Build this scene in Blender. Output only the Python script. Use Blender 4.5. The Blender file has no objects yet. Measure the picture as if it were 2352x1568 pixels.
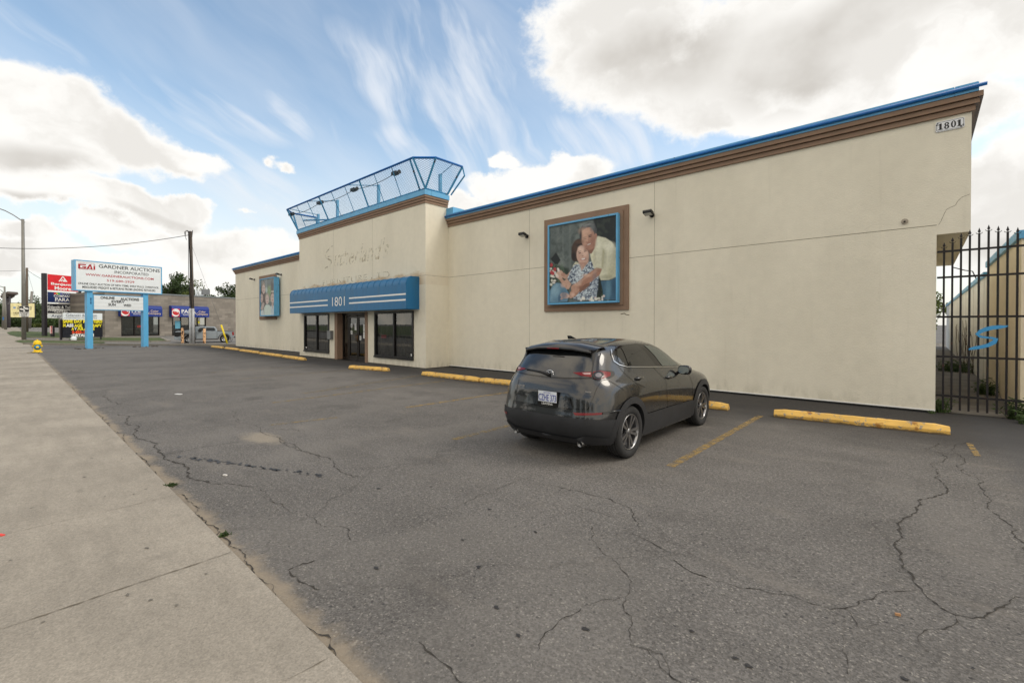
import bpy, bmesh, math, random
import numpy as np
from mathutils import Vector, Matrix
from mathutils.bvhtree import BVHTree
from mathutils.geometry import delaunay_2d_cdt
R = math.radians
SC = bpy.context.scene; COL = SC.collection
rnd = random.Random(7)
# ------------------------------------------------------------------ camera
F, CX, H, YAW, PIT = 1045.0, 1176.0, 1.78, R(42.1), R(0.5)
CY = 745 + F*math.tan(PIT)
cam = bpy.data.cameras.new('camera'); camo = bpy.data.objects.new('camera', cam); COL.objects.link(camo)
camo.location = (0, 0, H); camo.rotation_euler = (R(90)-PIT, 0, YAW)
cam.sensor_width = 36; cam.lens = 36*F/2352; cam.shift_y = -(784-CY)/2352; cam.clip_end = 5000; cam.clip_start = .05
SC.camera = camo
FWD = Vector((-math.sin(YAW)*math.cos(PIT), math.cos(YAW)*math.cos(PIT), -math.sin(PIT)))
RT = Vector((math.cos(YAW), math.sin(YAW), 0)); UP = RT.cross(FWD); CAM = Vector((0, 0, H))
def ray(x, y): return FWD + RT*((x-CX)/F) + UP*((CY-y)/F)
def pl(x, y, Y): d = ray(x, y); return CAM + d*(Y/d.y)
def plx(x, y, X): d = ray(x, y); return CAM + d*(X/d.x)
def at(x, y, D): return CAM + ray(x, y)*D
def g(x, y, z=0): d = ray(x, y); return CAM + d*((z-H)/d.z)
def tz(x): return min(1.2, max(0, .02*(-x-50)))
def gt(x, y):                      # point of the gently rising ground seen at (x, y)
    P = g(x, y)
    if P.x > -50 and (P-CAM).length < 400: return P
    d = ray(x, y); s = 5
    while s < 600:
        P = CAM + d*s
        if P.z <= tz(P.x): return P
        s += .03
    return P
# ------------------------------------------------------------------ world
SUN_AZ, SUN_EL = R(55), R(48)      # azimuth measured from +Y towards +X
def S(*c):
    return tuple(((v/255)/12.92 if v/255 <= .04045 else ((v/255+.055)/1.055)**2.4) for v in c)
W = bpy.data.worlds.new("World"); SC.world = W; W.use_nodes = True
nt = W.node_tree; nt.nodes.clear()
class NB:                          # tiny node builder
    def __init__(s, nt): s.nt = nt
    def n(s, t, **k):
        o = s.nt.nodes.new(t)
        for a, b in k.items(): setattr(o, a, b)
        return o
    def put(s, sock, v):
        if v is None: return
        if isinstance(v, bpy.types.NodeSocket): s.nt.links.new(v, sock)
        else: sock.default_value = v
    def m(s, op, a, b=None, c=None, clamp=False):
        o = s.n('ShaderNodeMath', operation=op); o.use_clamp = clamp
        s.put(o.inputs[0], a); s.put(o.inputs[1], b); s.put(o.inputs[2], c); return o.outputs[0]
    def v(s, op, a, b=None):
        o = s.n('ShaderNodeVectorMath', operation=op); s.put(o.inputs[0], a)
        if op == 'SCALE': s.put(o.inputs[3], b)
        else: s.put(o.inputs[1], b)
        return o.outputs[1] if op in ('DOT_PRODUCT', 'LENGTH') else o.outputs[0]
    def ss(s, x, a, b):            # smoothstep
        o = s.n('ShaderNodeMapRange', interpolation_type='SMOOTHSTEP'); s.put(o.inputs[0], x)
        s.put(o.inputs[1], a); s.put(o.inputs[2], b); return o.outputs[0]
    def lr(s, x, a, b, c, d):
        o = s.n('ShaderNodeMapRange'); s.put(o.inputs[0], x)
        for i, q in enumerate((a, b, c, d)): s.put(o.inputs[i+1], q)
        return o.outputs[0]
    def comb(s, x, y, z=0.0):
        o = s.n('ShaderNodeCombineXYZ'); s.put(o.inputs[0], x); s.put(o.inputs[1], y); s.put(o.inputs[2], z); return o.outputs[0]
    def noise(s, vec, sc, det=4, ro=.55, dist=0, col=False):
        o = s.n('ShaderNodeTexNoise'); s.put(o.inputs['Vector'], vec); s.put(o.inputs['Scale'], sc)
        o.inputs['Detail'].default_value = det; o.inputs['Roughness'].default_value = ro; o.inputs['Distortion'].default_value = dist
        return o.outputs[1 if col else 0]
    def vor(s, vec, sc, feat='F1', out=0):
        o = s.n('ShaderNodeTexVoronoi', feature=feat); s.put(o.inputs['Vector'], vec); s.put(o.inputs['Scale'], sc); return o.outputs[out]
    def mix(s, f, a, b, mode='MIX'):
        o = s.n('ShaderNodeMix', data_type='RGBA', blend_type=mode); s.put(o.inputs[0], f)
        def c(q): return q if isinstance(q, bpy.types.NodeSocket) else (tuple(q)+(1,))[:4]
        s.put(o.inputs[6], c(a)); s.put(o.inputs[7], c(b)); return o.outputs[2]
B = NB(nt)
D = B.n('ShaderNodeTexCoord').outputs['Generated']
f2 = (-math.sin(YAW), math.cos(YAW), 0); r2 = (math.cos(YAW), math.sin(YAW), 0)
df = B.v('DOT_PRODUCT', D, f2); dr = B.v('DOT_PRODUCT', D, r2); dz = B.v('DOT_PRODUCT', D, (0, 0, 1))
hl = B.m('SQRT', B.m('ADD', B.m('MULTIPLY', df, df), B.m('MULTIPLY', dr, dr)))
az = B.m('ARCTAN2', dr, df); te = B.m('DIVIDE', dz, B.m('MAXIMUM', hl, .05))
AT = B.comb(az, te)
def nn(vec, sc, det, seed, ro=.55, dist=0):
    return B.noise(B.v('ADD', vec, (seed, seed*1.7, seed*.3)), sc, det, ro, dist)
warp = B.comb(B.m('MULTIPLY', B.m('SUBTRACT', nn(AT, 5, 3, 3.1, .45), .5), .16), B.m('MULTIPLY', B.m('SUBTRACT', nn(AT, 5, 3, 8.4, .45), .5), .12))
warp2 = B.comb(B.m('MULTIPLY', B.m('SUBTRACT', nn(AT, 22, 5, 1.1, .6), .5), .055), B.m('MULTIPLY', B.m('SUBTRACT', nn(AT, 22, 5, 5.4, .6), .5), .045))
ATc = B.v('ADD', B.v('ADD', AT, warp), warp2)
def dpos(x, y):
    a = math.atan((x-CX)/F); return a, (745-y)/F*math.cos(a)
def blob(vec, cx, cy, rx, ry, rot=0):
    a, t = dpos(cx, cy); ca = math.cos(a)
    sx, sy = rx*ca*ca/F, ry*ca/F
    c, s = math.cos(R(rot)), math.sin(R(rot))
    mp = B.n('ShaderNodeMapping', vector_type='TEXTURE'); B.put(mp.inputs[0], vec)
    mp.inputs[1].default_value = (a, t, 0); mp.inputs[2].default_value = (0, 0, R(rot)); mp.inputs[3].default_value = (sx, sy, 1)
    return B.m('SUBTRACT', 1.0, B.v('LENGTH', mp.outputs[0]))
def maxf(l):
    o = l[0]
    for q in l[1:]: o = B.m('SMOOTH_MAX', o, q, .25)
    return o
cum = maxf([blob(ATc, *b) for b in [
    (40, 260, 150, 130), (170, 280, 150, 105), (290, 345, 150, 75), (70, 370, 260, 75), (415, 385, 110, 42),
    (90, 462, 240, 38), (320, 478, 180, 34), (440, 474, 70, 22), (300, 530, 150, 32), (90, 545, 130, 28), (520, 560, 220, 50), (740, 600, 200, 40), (250, 600, 320, 34), (40, 620, 200, 24), (430, 640, 320, 26), (1120, 560, 120, 40),
    
    (1440, 90, 240, 170), (1560, 200, 260, 110, -15), (1800, 110, 420, 200), (2150, 60, 430, 190), (2050, 250, 260, 120), (2200, 250, 130, 90), (1780, 290, 160, 34),
    (1650, 270, 120, 50), (2330, 420, 190, 120), (2300, 560, 200, 130), (1190, 362, 36, 20), (1285, 398, 105, 42), (1190, 425, 110, 34), (1120, 470, 120, 30)]])
cum = B.m('SMOOTH_MAX', cum, B.m('SUBTRACT', maxf([blob(ATc, *b) for b in [(608, 390, 46, 36, -20), (640, 412, 50, 28, -25), (566, 478, 44, 20), (1195, 352, 60, 36)]]), .58), .1)
edge = B.m('ADD', B.m('MULTIPLY', B.m('SUBTRACT', nn(AT, 11, 6, 2.2, .62), .5), .5), B.m('MULTIPLY', B.m('SUBTRACT', nn(AT, 34, 5, 12.2, .65), .5), .32))
cumf = B.m('ADD', cum, edge)
cuma = B.ss(cumf, -.08, .26)
# generic broken cloud for the half of the sky behind the camera
PV = B.v('SCALE', D, B.m('DIVIDE', 1.0, B.m('MAXIMUM', B.m('ABSOLUTE', dz), .12)))
gen = B.ss(nn(PV, .55, 6, 4.4), .43, .56)
away = B.m('MAXIMUM', B.ss(B.m('ABSOLUTE', az), 1.0, 1.35), B.ss(te, .95, 1.25))
cuma = B.m('MAXIMUM', cuma, B.m('MULTIPLY', gen, away))
# cirrus streaks
def streak(rot, sx, sy, sc, seed):
    mp = B.n('ShaderNodeMapping', vector_type='TEXTURE'); B.put(mp.inputs[0], B.v('ADD', AT, B.v('SCALE', warp, .55)))
    mp.inputs[2].default_value = (0, 0, R(rot)); mp.inputs[3].default_value = (1/sx, 1/sy, 1); mp.inputs[1].default_value = (seed, seed, 0)
    return B.noise(mp.outputs[0], sc, 5, .55, .15)
ATw = B.v('ADD', AT, B.v('SCALE', warp, .8))
def region(bl): return B.ss(maxf([blob(ATw, *b) for b in bl]), -.55, .55)
c1 = B.m('MULTIPLY', region([(420, 290, 190, 60, -38), (520, 400, 220, 55, -35), (610, 270, 130, 60, -12), (640, 480, 150, 22, -32), (230, 210, 260, 40, -38)]), B.ss(streak(-36, .7, 3.6, 4, 2), .34, .70))
c2 = B.m('MULTIPLY', region([(1040, 140, 170, 130, -30), (960, 300, 50, 140, -65), (1050, 330, 170, 160, 0), (850, 345, 90, 50, -55), (1350, 330, 220, 70), (900, 200, 170, 60, -40)]), B.ss(streak(-66, .7, 3.4, 4, 6), .34, .70))
cirr = B.m('MULTIPLY', B.m('MAXIMUM', c1, c2), .8, clamp=True)
veil = B.m('MULTIPLY', B.ss(streak(-40, .6, 2, 2.2, 11), .36, .72), .32)
cirr = B.m('MAXIMUM', cirr, veil)
# shading of the cumulus: bright rims, soft grey bases
grey = maxf([blob(ATw, *b) for b in [(60, 385, 330, 48), (380, 410, 160, 16), (120, 487, 330, 18), (400, 500, 160, 16), (1520, 130, 300, 150), (1800, 190, 260, 110), (1950, 60, 520, 110, 12), (2330, 590, 220, 50)]])
gr = B.m('MULTIPLY', B.ss(grey, -.15, .8), B.ss(cumf, .1, .6))
gr = B.m('MULTIPLY', gr, B.lr(nn(AT, 7, 4, 9.1), .3, .7, .55, 1.1))
soft = B.m('MULTIPLY', B.ss(nn(ATc, 6, 5, 6.6), .42, .62), .5)
gr = B.m('MAXIMUM', gr, B.m('MULTIPLY', soft, B.ss(cumf, .1, .5)), clamp=True)
gr = B.m('MAXIMUM', gr, B.m('MULTIPLY', away, .45))
warm = B.mix(away, (1, 1, 1), (1.06, .98, .86)); ccol = B.v('SCALE', B.mix(gr, S(233, 231, 227), S(190, 186, 180)), B.lr(away, 0, 1, 1.0, 1.75))  # clouds behind the camera are brightened and warmed to light the facade
sky = B.n('ShaderNodeTexSky', sky_type='NISHITA', sun_disc=False, sun_elevation=SUN_EL, sun_rotation=SUN_AZ)
sky.air_density = 1.0; sky.dust_density = 1.2; sky.ozone_density = 1.6
SKYS = .1
sk = B.mix(1.0, sky.outputs[0], (2.0, 1.95, 1.70), 'MULTIPLY')
hz = B.ss(te, .42, .06)
cc = B.v('MULTIPLY', B.v('SCALE', ccol, 1/SKYS), warm)
col = B.mix(cirr, sk, tuple(v/SKYS for v in S(216, 220, 226)))
col = B.mix(B.m('MULTIPLY', hz, .72), col, tuple(v/SKYS for v in S(220, 220, 218)))
col = B.mix(cuma, col, cc)
bg = B.n('ShaderNodeBackground'); B.put(bg.inputs[0], col); bg.inputs[1].default_value = SKYS
ow = B.n('ShaderNodeOutputWorld'); nt.links.new(bg.outputs[0], ow.inputs[0])
# ------------------------------------------------------------------ sun
sl = bpy.data.lights.new('sun', 'SUN'); sl.energy = .9; sl.angle = R(22); sl.color = (1, .93, .82)
so = bpy.data.objects.new('sun', sl); COL.objects.link(so)
sd = Vector((math.sin(SUN_AZ)*math.cos(SUN_EL), math.cos(SUN_AZ)*math.cos(SUN_EL), math.sin(SUN_EL)))
so.rotation_euler = sd.to_track_quat('Z', 'Y').to_euler(); so.location = (5, 5, 30)
SC.view_settings.view_transform = 'Standard'; SC.view_settings.look = 'None'; SC.view_settings.gamma = 1; SC.view_settings.exposure = .36
SC.cycles.max_bounces = 6; SC.cycles.transparent_max_bounces = 16
# ------------------------------------------------------------------ materials
MATS = {}
def newmat(name):
    m = bpy.data.materials.new(name); m.use_nodes = True; b = NB(m.node_tree)
    p = m.node_tree.nodes['Principled BSDF']; return m, b, p
def mat(name, col, rough=.6, metal=0, var=.12, scale=3, bump=0, bscale=60, spec=.4, coat=0, dirt=None, dscale=4, dlo=.55, dhi=.7, stretch=(1, 1, 1)):
    if name in MATS: return MATS[name]
    m, b, p = newmat(name); tc = b.n('ShaderNodeTexCoord').outputs['Object']
    v = b.v('MULTIPLY', tc, stretch)
    n = b.noise(v, scale, 5); f = b.lr(n, .3, .7, 1-var, 1+var)
    c = b.v('SCALE', b.mix(0, col, col), f)
    if dirt:
        c = b.mix(b.ss(b.noise(v, dscale, 6, .65), dlo, dhi), c, dirt)
    b.put(p.inputs['Base Color'], c); p.inputs['Roughness'].default_value = rough; p.inputs['Metallic'].default_value = metal
    p.inputs['Specular IOR Level'].default_value = spec; p.inputs['Coat Weight'].default_value = coat; p.inputs['Coat Roughness'].default_value = .03
    if bump:
        bn = b.n('ShaderNodeBump'); b.put(bn.inputs['Height'], b.noise(tc, bscale, 4)); bn.inputs['Strength'].default_value = bump; bn.inputs['Distance'].default_value = .01
        b.put(p.inputs['Normal'], bn.outputs[0])
    MATS[name] = m; return m
def glass(name, tint=.35, refl=1.45, rough=.01):
    m = bpy.data.materials.new(name); m.use_nodes = True; t = m.node_tree; t.nodes.clear(); b = NB(t)
    tr = b.n('ShaderNodeBsdfTransparent'); tr.inputs[0].default_value = (tint, tint*1.02, tint*1.0, 1)
    gl = b.n('ShaderNodeBsdfGlossy'); gl.inputs[0].default_value = (1, 1, 1, 1); gl.inputs['Roughness'].default_value = rough
    fr = b.n('ShaderNodeFresnel'); fr.inputs[0].default_value = refl
    ms = b.n('ShaderNodeMixShader'); t.links.new(fr.outputs[0], ms.inputs[0]); t.links.new(tr.outputs[0], ms.inputs[1]); t.links.new(gl.outputs[0], ms.inputs[2])
    o = b.n('ShaderNodeOutputMaterial'); t.links.new(ms.outputs[0], o.inputs[0]); return m
def patchy(name, col, lo=.45, hi=.6, scale=6, rough=.8, amax=1.0, sx=(1, 1, 1)):   # worn paint / stain: patchy coverage
    m, b, p = newmat(name); tc = b.n('ShaderNodeTexCoord').outputs['Object']
    p.inputs['Base Color'].default_value = tuple(col)+(1,); p.inputs['Roughness'].default_value = rough
    a = b.m('MULTIPLY', b.ss(b.noise(b.v('MULTIPLY', tc, sx), scale, 6, .7), lo, hi), amax); b.put(p.inputs['Alpha'], a); return m
# ------------------------------------------------------------------ mesh helpers
class MB:
    def __init__(s): s.v = []; s.f = []; s.mi = []; s.sm = []; s.ch = []
    def add(s, vs, fs, mi=0, sm=False):
        o = len(s.v); s.ch.append((o, len(s.f))); s.v += [Vector(p) for p in vs]
        for f in fs: s.f.append([i+o for i in f]); s.mi.append(mi); s.sm.append(sm)
        return s
    def obox(s, o, U, V, N, u0, u1, v0, v1, n0, n1, mi=0):
        P = [o+U*u+V*v+N*n for n in (n0, n1) for v in (v0, v1) for u in (u0, u1)]
        return s.add(P, [(0, 2, 3, 1), (4, 5, 7, 6), (0, 1, 5, 4), (2, 6, 7, 3), (0, 4, 6, 2), (1, 3, 7, 5)], mi)
    def box(s, x0, x1, y0, y1, z0, z1, mi=0):
        return s.obox(Vector((0, 0, 0)), Vector((1, 0, 0)), Vector((0, 1, 0)), Vector((0, 0, 1)), x0, x1, y0, y1, z0, z1, mi)
    def tube(s, pts, r, n=8, mi=0, cap=True, sm=True):
        pts = [Vector(p) for p in pts]; rs = r if isinstance(r, (list, tuple)) else [r]*len(pts)
        vs = []; prev = None
        for i, p in enumerate(pts):
            t = (pts[min(i+1, len(pts)-1)]-pts[max(i-1, 0)]).normalized()
            a = prev if prev is not None else (Vector((0, 0, 1)) if abs(t.z) < .9 else Vector((1, 0, 0)))
            u = (a - t*a.dot(t)).normalized(); w = t.cross(u); prev = u
            for k in range(n):
                q = 2*math.pi*k/n; vs.append(p+(u*math.cos(q)+w*math.sin(q))*rs[i])
        fs = [(i*n+k, i*n+(k+1) % n, (i+1)*n+(k+1) % n, (i+1)*n+k) for i in range(len(pts)-1) for k in range(n)]
        s.add(vs, fs, mi, sm)
        if cap:
            o = len(s.v)-len(vs)
            s.f.append([o+k for k in range(n)][::-1]); s.mi.append(mi); s.sm.append(False)
            s.f.append([o+(len(pts)-1)*n+k for k in range(n)]); s.mi.append(mi); s.sm.append(False)
        return s
    def lathe(s, o, prof, ax=Vector((0, 0, 1)), n=24, mi=0, sm=True):
        ax = ax.normalized(); a = Vector((1, 0, 0)) if abs(ax.x) < .9 else Vector((0, 1, 0)); u = (a-ax*a.dot(ax)).normalized(); w = ax.cross(u)
        vs = [o+ax*h+(u*math.cos(2*math.pi*k/n)+w*math.sin(2*math.pi*k/n))*r for r, h in prof for k in range(n)]
        fs = [(i*n+k, i*n+(k+1) % n, (i+1)*n+(k+1) % n, (i+1)*n+k) for i in range(len(prof)-1) for k in range(n)]
        return s.add(vs, fs, mi, sm)
    def prism(s, pts, o, U, V, N, n0, n1, mi=0, sm=False):   # extruded 2D polygon
        k = len(pts)
        vs = [o+U*a+V*b+N*n0 for a, b in pts]+[o+U*a+V*b+N*n1 for a, b in pts]
        s.add(vs, [tuple(range(k))[::-1], tuple(range(k, 2*k))], mi)
        o2 = len(s.v)-2*k
        for i in range(k): s.f.append([o2+i, o2+(i+1) % k, o2+k+(i+1) % k, o2+k+i]); s.mi.append(mi); s.sm.append(sm)
        return s
    def text(s, txt, o, U, V, N, x0, x1, y0, y1, off=.004, bold=0, shear=0, mi=0, res=3, depth=0):
        cu = bpy.data.curves.new('t', 'FONT'); cu.body = txt; cu.resolution_u = res; cu.offset = bold; cu.shear = shear
        ob = bpy.data.objects.new('t', cu); COL.objects.link(ob); me = bpy.data.meshes.new_from_object(ob)
        co = [(v.co.x, v.co.y) for v in me.vertices]
        if co:
            ax, bx = min(c[0] for c in co), max(c[0] for c in co); ay, by = min(c[1] for c in co), max(c[1] for c in co)
            vs = [o+U*(x0+(c[0]-ax)/(bx-ax)*(x1-x0))+V*(y0+(c[1]-ay)/(by-ay)*(y1-y0))+N*off for c in co]
            s.add(vs, [tuple(p.vertices) for p in me.polygons], mi)
        bpy.data.objects.remove(ob); bpy.data.curves.remove(cu); bpy.data.meshes.remove(me)
        return s
    def each(s, name, mats, parent):      # every piece that was added becomes a part of its own
        for i, (v0, f0) in enumerate(s.ch):
            v1, f1 = s.ch[i+1] if i+1 < len(s.ch) else (len(s.v), len(s.f)); k = MB(); k.v = s.v[v0:v1]; k.f = [[q-v0 for q in f] for f in s.f[f0:f1]]; k.mi = s.mi[f0:f1]; k.sm = s.sm[f0:f1]; k.build(name, mats, parent)
    def build(s, name, mats, parent=None, bevel=0, recalc=False):
        me = bpy.data.meshes.new(name); org = Vector((0, 0, 0))
        if parent is not None:
            p = parent
            while p.parent: p = p.parent
            org = p.location.copy()
        me.from_pydata([tuple(v-org) for v in s.v], [], s.f)
        mats = mats if isinstance(mats, (list, tuple)) else [mats]
        for m in mats: me.materials.append(m)
        me.polygons.foreach_set('material_index', s.mi); me.polygons.foreach_set('use_smooth', s.sm)
        if bevel or recalc:
            bm = bmesh.new(); bm.from_mesh(me)
            bmesh.ops.remove_doubles(bm, verts=bm.verts, dist=1e-5)
            bmesh.ops.recalc_face_normals(bm, faces=bm.faces)
            if bevel: bmesh.ops.bevel(bm, geom=[e for e in bm.edges if e.is_manifold and e.calc_face_angle(0) > .5], offset=bevel, segments=2, affect='EDGES', profile=.5)
            bm.to_mesh(me); bm.free()
        o = bpy.data.objects.new(name, me); COL.objects.link(o); o.parent = parent; return o
def thing(name, label, cat, loc=(0, 0, 0), group=None):
    o = bpy.data.objects.new(name, None); COL.objects.link(o); o.empty_display_size = .2
    o.location = loc; o['label'] = label; o['category'] = cat
    if group: o['group'] = group
    return o
def tag(o, label, cat, group=None):
    o['label'] = label; o['category'] = cat
    if group: o['group'] = group
    return o
def struct(o, kind='structure'): o['kind'] = kind; return o
def dup(o, loc, label, group=None, rz=None):
    def cp(a, par):
        c = a.copy(); COL.objects.link(c); c.parent = par
        for ch in a.children: cp(ch, c)
        return c
    r = cp(o, None); r.location = loc; r['label'] = label
    if rz is not None: r.rotation_euler.z = rz
    if group: r['group'] = group
    return r
X_, Y_, Z_ = Vector((1, 0, 0)), Vector((0, 1, 0)), Vector((0, 0, 1))
O_ = Vector((0, 0, 0))
# ------------------------------------------------------------------ palette
def stucco():
    m, b, p = newmat('stucco'); tc = b.n('ShaderNodeTexCoord').outputs['Object']
    s = b.n('ShaderNodeSeparateXYZ'); b.put(s.inputs[0], tc); z = s.outputs[2]
    n1 = b.noise(b.v('MULTIPLY', tc, (1, 1, .35)), .7, 5); n2 = b.noise(tc, 5, 5)
    c = b.mix(b.ss(n1, .35, .68), S(228, 222, 205), S(220, 214, 197))
    c = b.v('SCALE', c, b.lr(n2, .3, .7, .975, 1.025))
    run = b.noise(b.v('MULTIPLY', tc, (9, 9, .5)), 1, 4)                    # rain streaks
    c = b.mix(b.m('MULTIPLY', b.ss(run, .58, .78), .08), c, S(140, 135, 115))
    spl = b.m('MULTIPLY', b.ss(z, .5, .02), b.ss(b.noise(b.v('MULTIPLY', tc, (3, 3, 1)), 2, 5), .42, .62))   # splash dirt at the foot
    c = b.mix(b.m('MULTIPLY', spl, .2), c, S(122, 118, 95))
    b.put(p.inputs['Base Color'], c); p.inputs['Roughness'].default_value = .92; p.inputs['Specular IOR Level'].default_value = .15
    bn = b.n('ShaderNodeBump'); b.put(bn.inputs['Height'], b.m('ADD', b.noise(b.v('MULTIPLY', tc, (1, 1, 1.8)), 28, 5, .65), b.m('MULTIPLY', b.noise(tc, 2, 3), 1.5)))
    bn.inputs['Strength'].default_value = .35; bn.inputs['Distance'].default_value = .02; b.put(p.inputs['Normal'], bn.outputs[0]); return m
M_ST = stucco()
M_BR = mat('brown_stucco', S(140, 116, 98), .85, var=.08, scale=3, bump=.3, bscale=50)
M_BL = mat('blue_paint', S(16, 100, 176), .4, var=.15, scale=4, dirt=S(30, 45, 55), dscale=3, dlo=.68, dhi=.72)
M_LB = mat('light_blue_paint', S(98, 168, 212), .45, var=.08, scale=3, dirt=S(55, 62, 68), dscale=5, dlo=.66, dhi=.7)
M_MB = mat('mid_blue_paint', S(62, 140, 185), .5, var=.15, scale=5, dirt=S(70, 52, 38), dscale=4, dlo=.56, dhi=.63)
M_AW = mat('blue_canvas', S(6, 100, 150), .42, var=.10, scale=1.5, spec=.5, stretch=(3, 1, .5), dirt=S(40, 96, 128), dscale=.8, dlo=.5, dhi=.8)
M_WH = mat('white_paint', S(235, 235, 232), .5, var=.03)
M_BK = mat('black_metal', S(26, 25, 26), .4, var=.2)
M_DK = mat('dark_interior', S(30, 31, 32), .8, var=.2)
M_BZ = mat('bronze_frame', S(38, 33, 30), .35, var=.15, metal=.4)
M_SEAM = mat('seam_dark_tone', S(128, 121, 104), .9)  # darker tone for the thin strips drawn along joints and cracks
M_GR = mat('grey_metal', S(120, 122, 124), .45, var=.1, metal=.3)
M_CRACK = mat('crack_gap', (.045, .040, .034), 1, var=.4, scale=20)
M_GLASS = glass('window_glass', .6, 1.8)
def asphalt(name, base, seal=True):
    m, b, p = newmat(name); tc = b.n('ShaderNodeTexCoord').outputs['Object']
    s = b.n('ShaderNodeSeparateXYZ'); b.put(s.inputs[0], tc); x, y = s.outputs[0], s.outputs[1]
    big = b.noise(tc, .35, 5, .6); med = b.noise(b.v('MULTIPLY', tc, (.6, 1, 1)), 1.7, 5); fine = b.noise(tc, 38, 3, .7); grit = b.vor(tc, 95, out=1)
    gs = b.n('ShaderNodeSeparateColor'); b.put(gs.inputs[0], grit); gr_ = gs.outputs[0]
    pit = b.vor(tc, 26); st = b.n('ShaderNodeSeparateColor'); b.put(st.inputs[0], b.vor(tc, 26, out=1))
    c = b.v('SCALE', b.mix(b.ss(big, .35, .65), base, tuple(v*.86 for v in base)), b.lr(med, .3, .7, .9, 1.1))
    c = b.v('SCALE', c, b.lr(fine, .25, .75, .66, 1.34))
    c = b.v('SCALE', c, b.lr(gr_, 0, 1, .7, 1.3))
    light = b.m('MULTIPLY', b.ss(gr_, .95, .98), .3); c = b.mix(light, c, S(178, 172, 160))
    dk = b.m('MULTIPLY', b.m('MULTIPLY', b.ss(pit, .3, .2), b.m('GREATER_THAN', st.outputs[0], .9)), .7); c = b.mix(dk, c, (.03, .03, .032))
    wv = b.v('ADD', tc, b.v('SCALE', b.v('SUBTRACT', b.noise(tc, 1.3, 5, .6, col=True), (.5, .5, .5)), .9))      # hair cracks
    ed_ = b.vor(wv, .42, 'DISTANCE_TO_EDGE'); hc = b.m('MULTIPLY', b.ss(ed_, .009, .003), b.ss(b.noise(tc, .35, 2), .42, .56)); c = b.mix(b.m('MULTIPLY', hc, .28), c, (.04, .036, .032))
    rep_ = b.m('MULTIPLY', b.ss(b.noise(b.v('MULTIPLY', tc, (1, .5, 1)), .55, 2, .4), .54, .60), .22); c = b.mix(rep_, c, (.20, .185, .165))
    dust = b.m('MULTIPLY', b.ss(b.noise(b.v('MULTIPLY', tc, (.35, 1, 1)), 1.9, 5, .6), .56, .72), .3); c = b.mix(dust, c, (.23, .205, .175))
    # oil spots and tyre scuffs
    oil = b.m('MULTIPLY', b.ss(b.noise(tc, .9, 4, .5), .60, .72), .28); c = b.mix(oil, c, (.045, .042, .04))
    if seal:     # newer, darker asphalt laid along the foot of the building
        e = b.m('ADD', y, b.m('MULTIPLY', b.m('SUBTRACT', b.noise(tc, .8, 5), .5), 2.2))
        c = b.mix(b.m('MULTIPLY', b.ss(e, 7.6, 10.4), .82), c, (.036, .034, .033))
        e2 = b.m('ADD', x, b.m('MULTIPLY', b.m('SUBTRACT', b.noise(tc, 1.5, 5), .5), .6))
        c = b.mix(b.m('MULTIPLY', b.ss(b.m('SUBTRACT', e2, b.m('MULTIPLY', y, -.06)), 1.1, 1.5), .4), c, (.07, .072, .078))
        # pale dust settled in a shallow hollow, and sand along the sidewalk edge
        dd = b.v('LENGTH', b.v('MULTIPLY', b.v('SUBTRACT', tc, (-7.7, 2.65, 0)), (1.1, 2.6, 0)))
        dd = b.m('ADD', dd, b.m('MULTIPLY', b.m('SUBTRACT', b.noise(tc, 3, 5), .5), .9)); c = b.mix(b.m('MULTIPLY', b.ss(dd, .75, .25), .45), c, S(168, 156, 136))
        ed = b.m('ADD', y, b.m('MULTIPLY', b.m('SUBTRACT', b.noise(tc, 2.3, 6, .65), .5), .55)); c = b.mix(b.m('MULTIPLY', b.ss(ed, 1.32, 1.16), .75), c, S(150, 137, 118))
    b.put(p.inputs['Base Color'], c); p.inputs['Roughness'].default_value = .88; p.inputs['Specular IOR Level'].default_value = .25
    bn = b.n('ShaderNodeBump'); b.put(bn.inputs['Height'], b.m('ADD', b.noise(tc, 70, 4, .7), b.m('MULTIPLY', b.noise(tc, 3, 4), 2.5)))
    bn.inputs['Strength'].default_value = .6; bn.inputs['Distance'].default_value = .012; b.put(p.inputs['Normal'], bn.outputs[0]); return m
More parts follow.
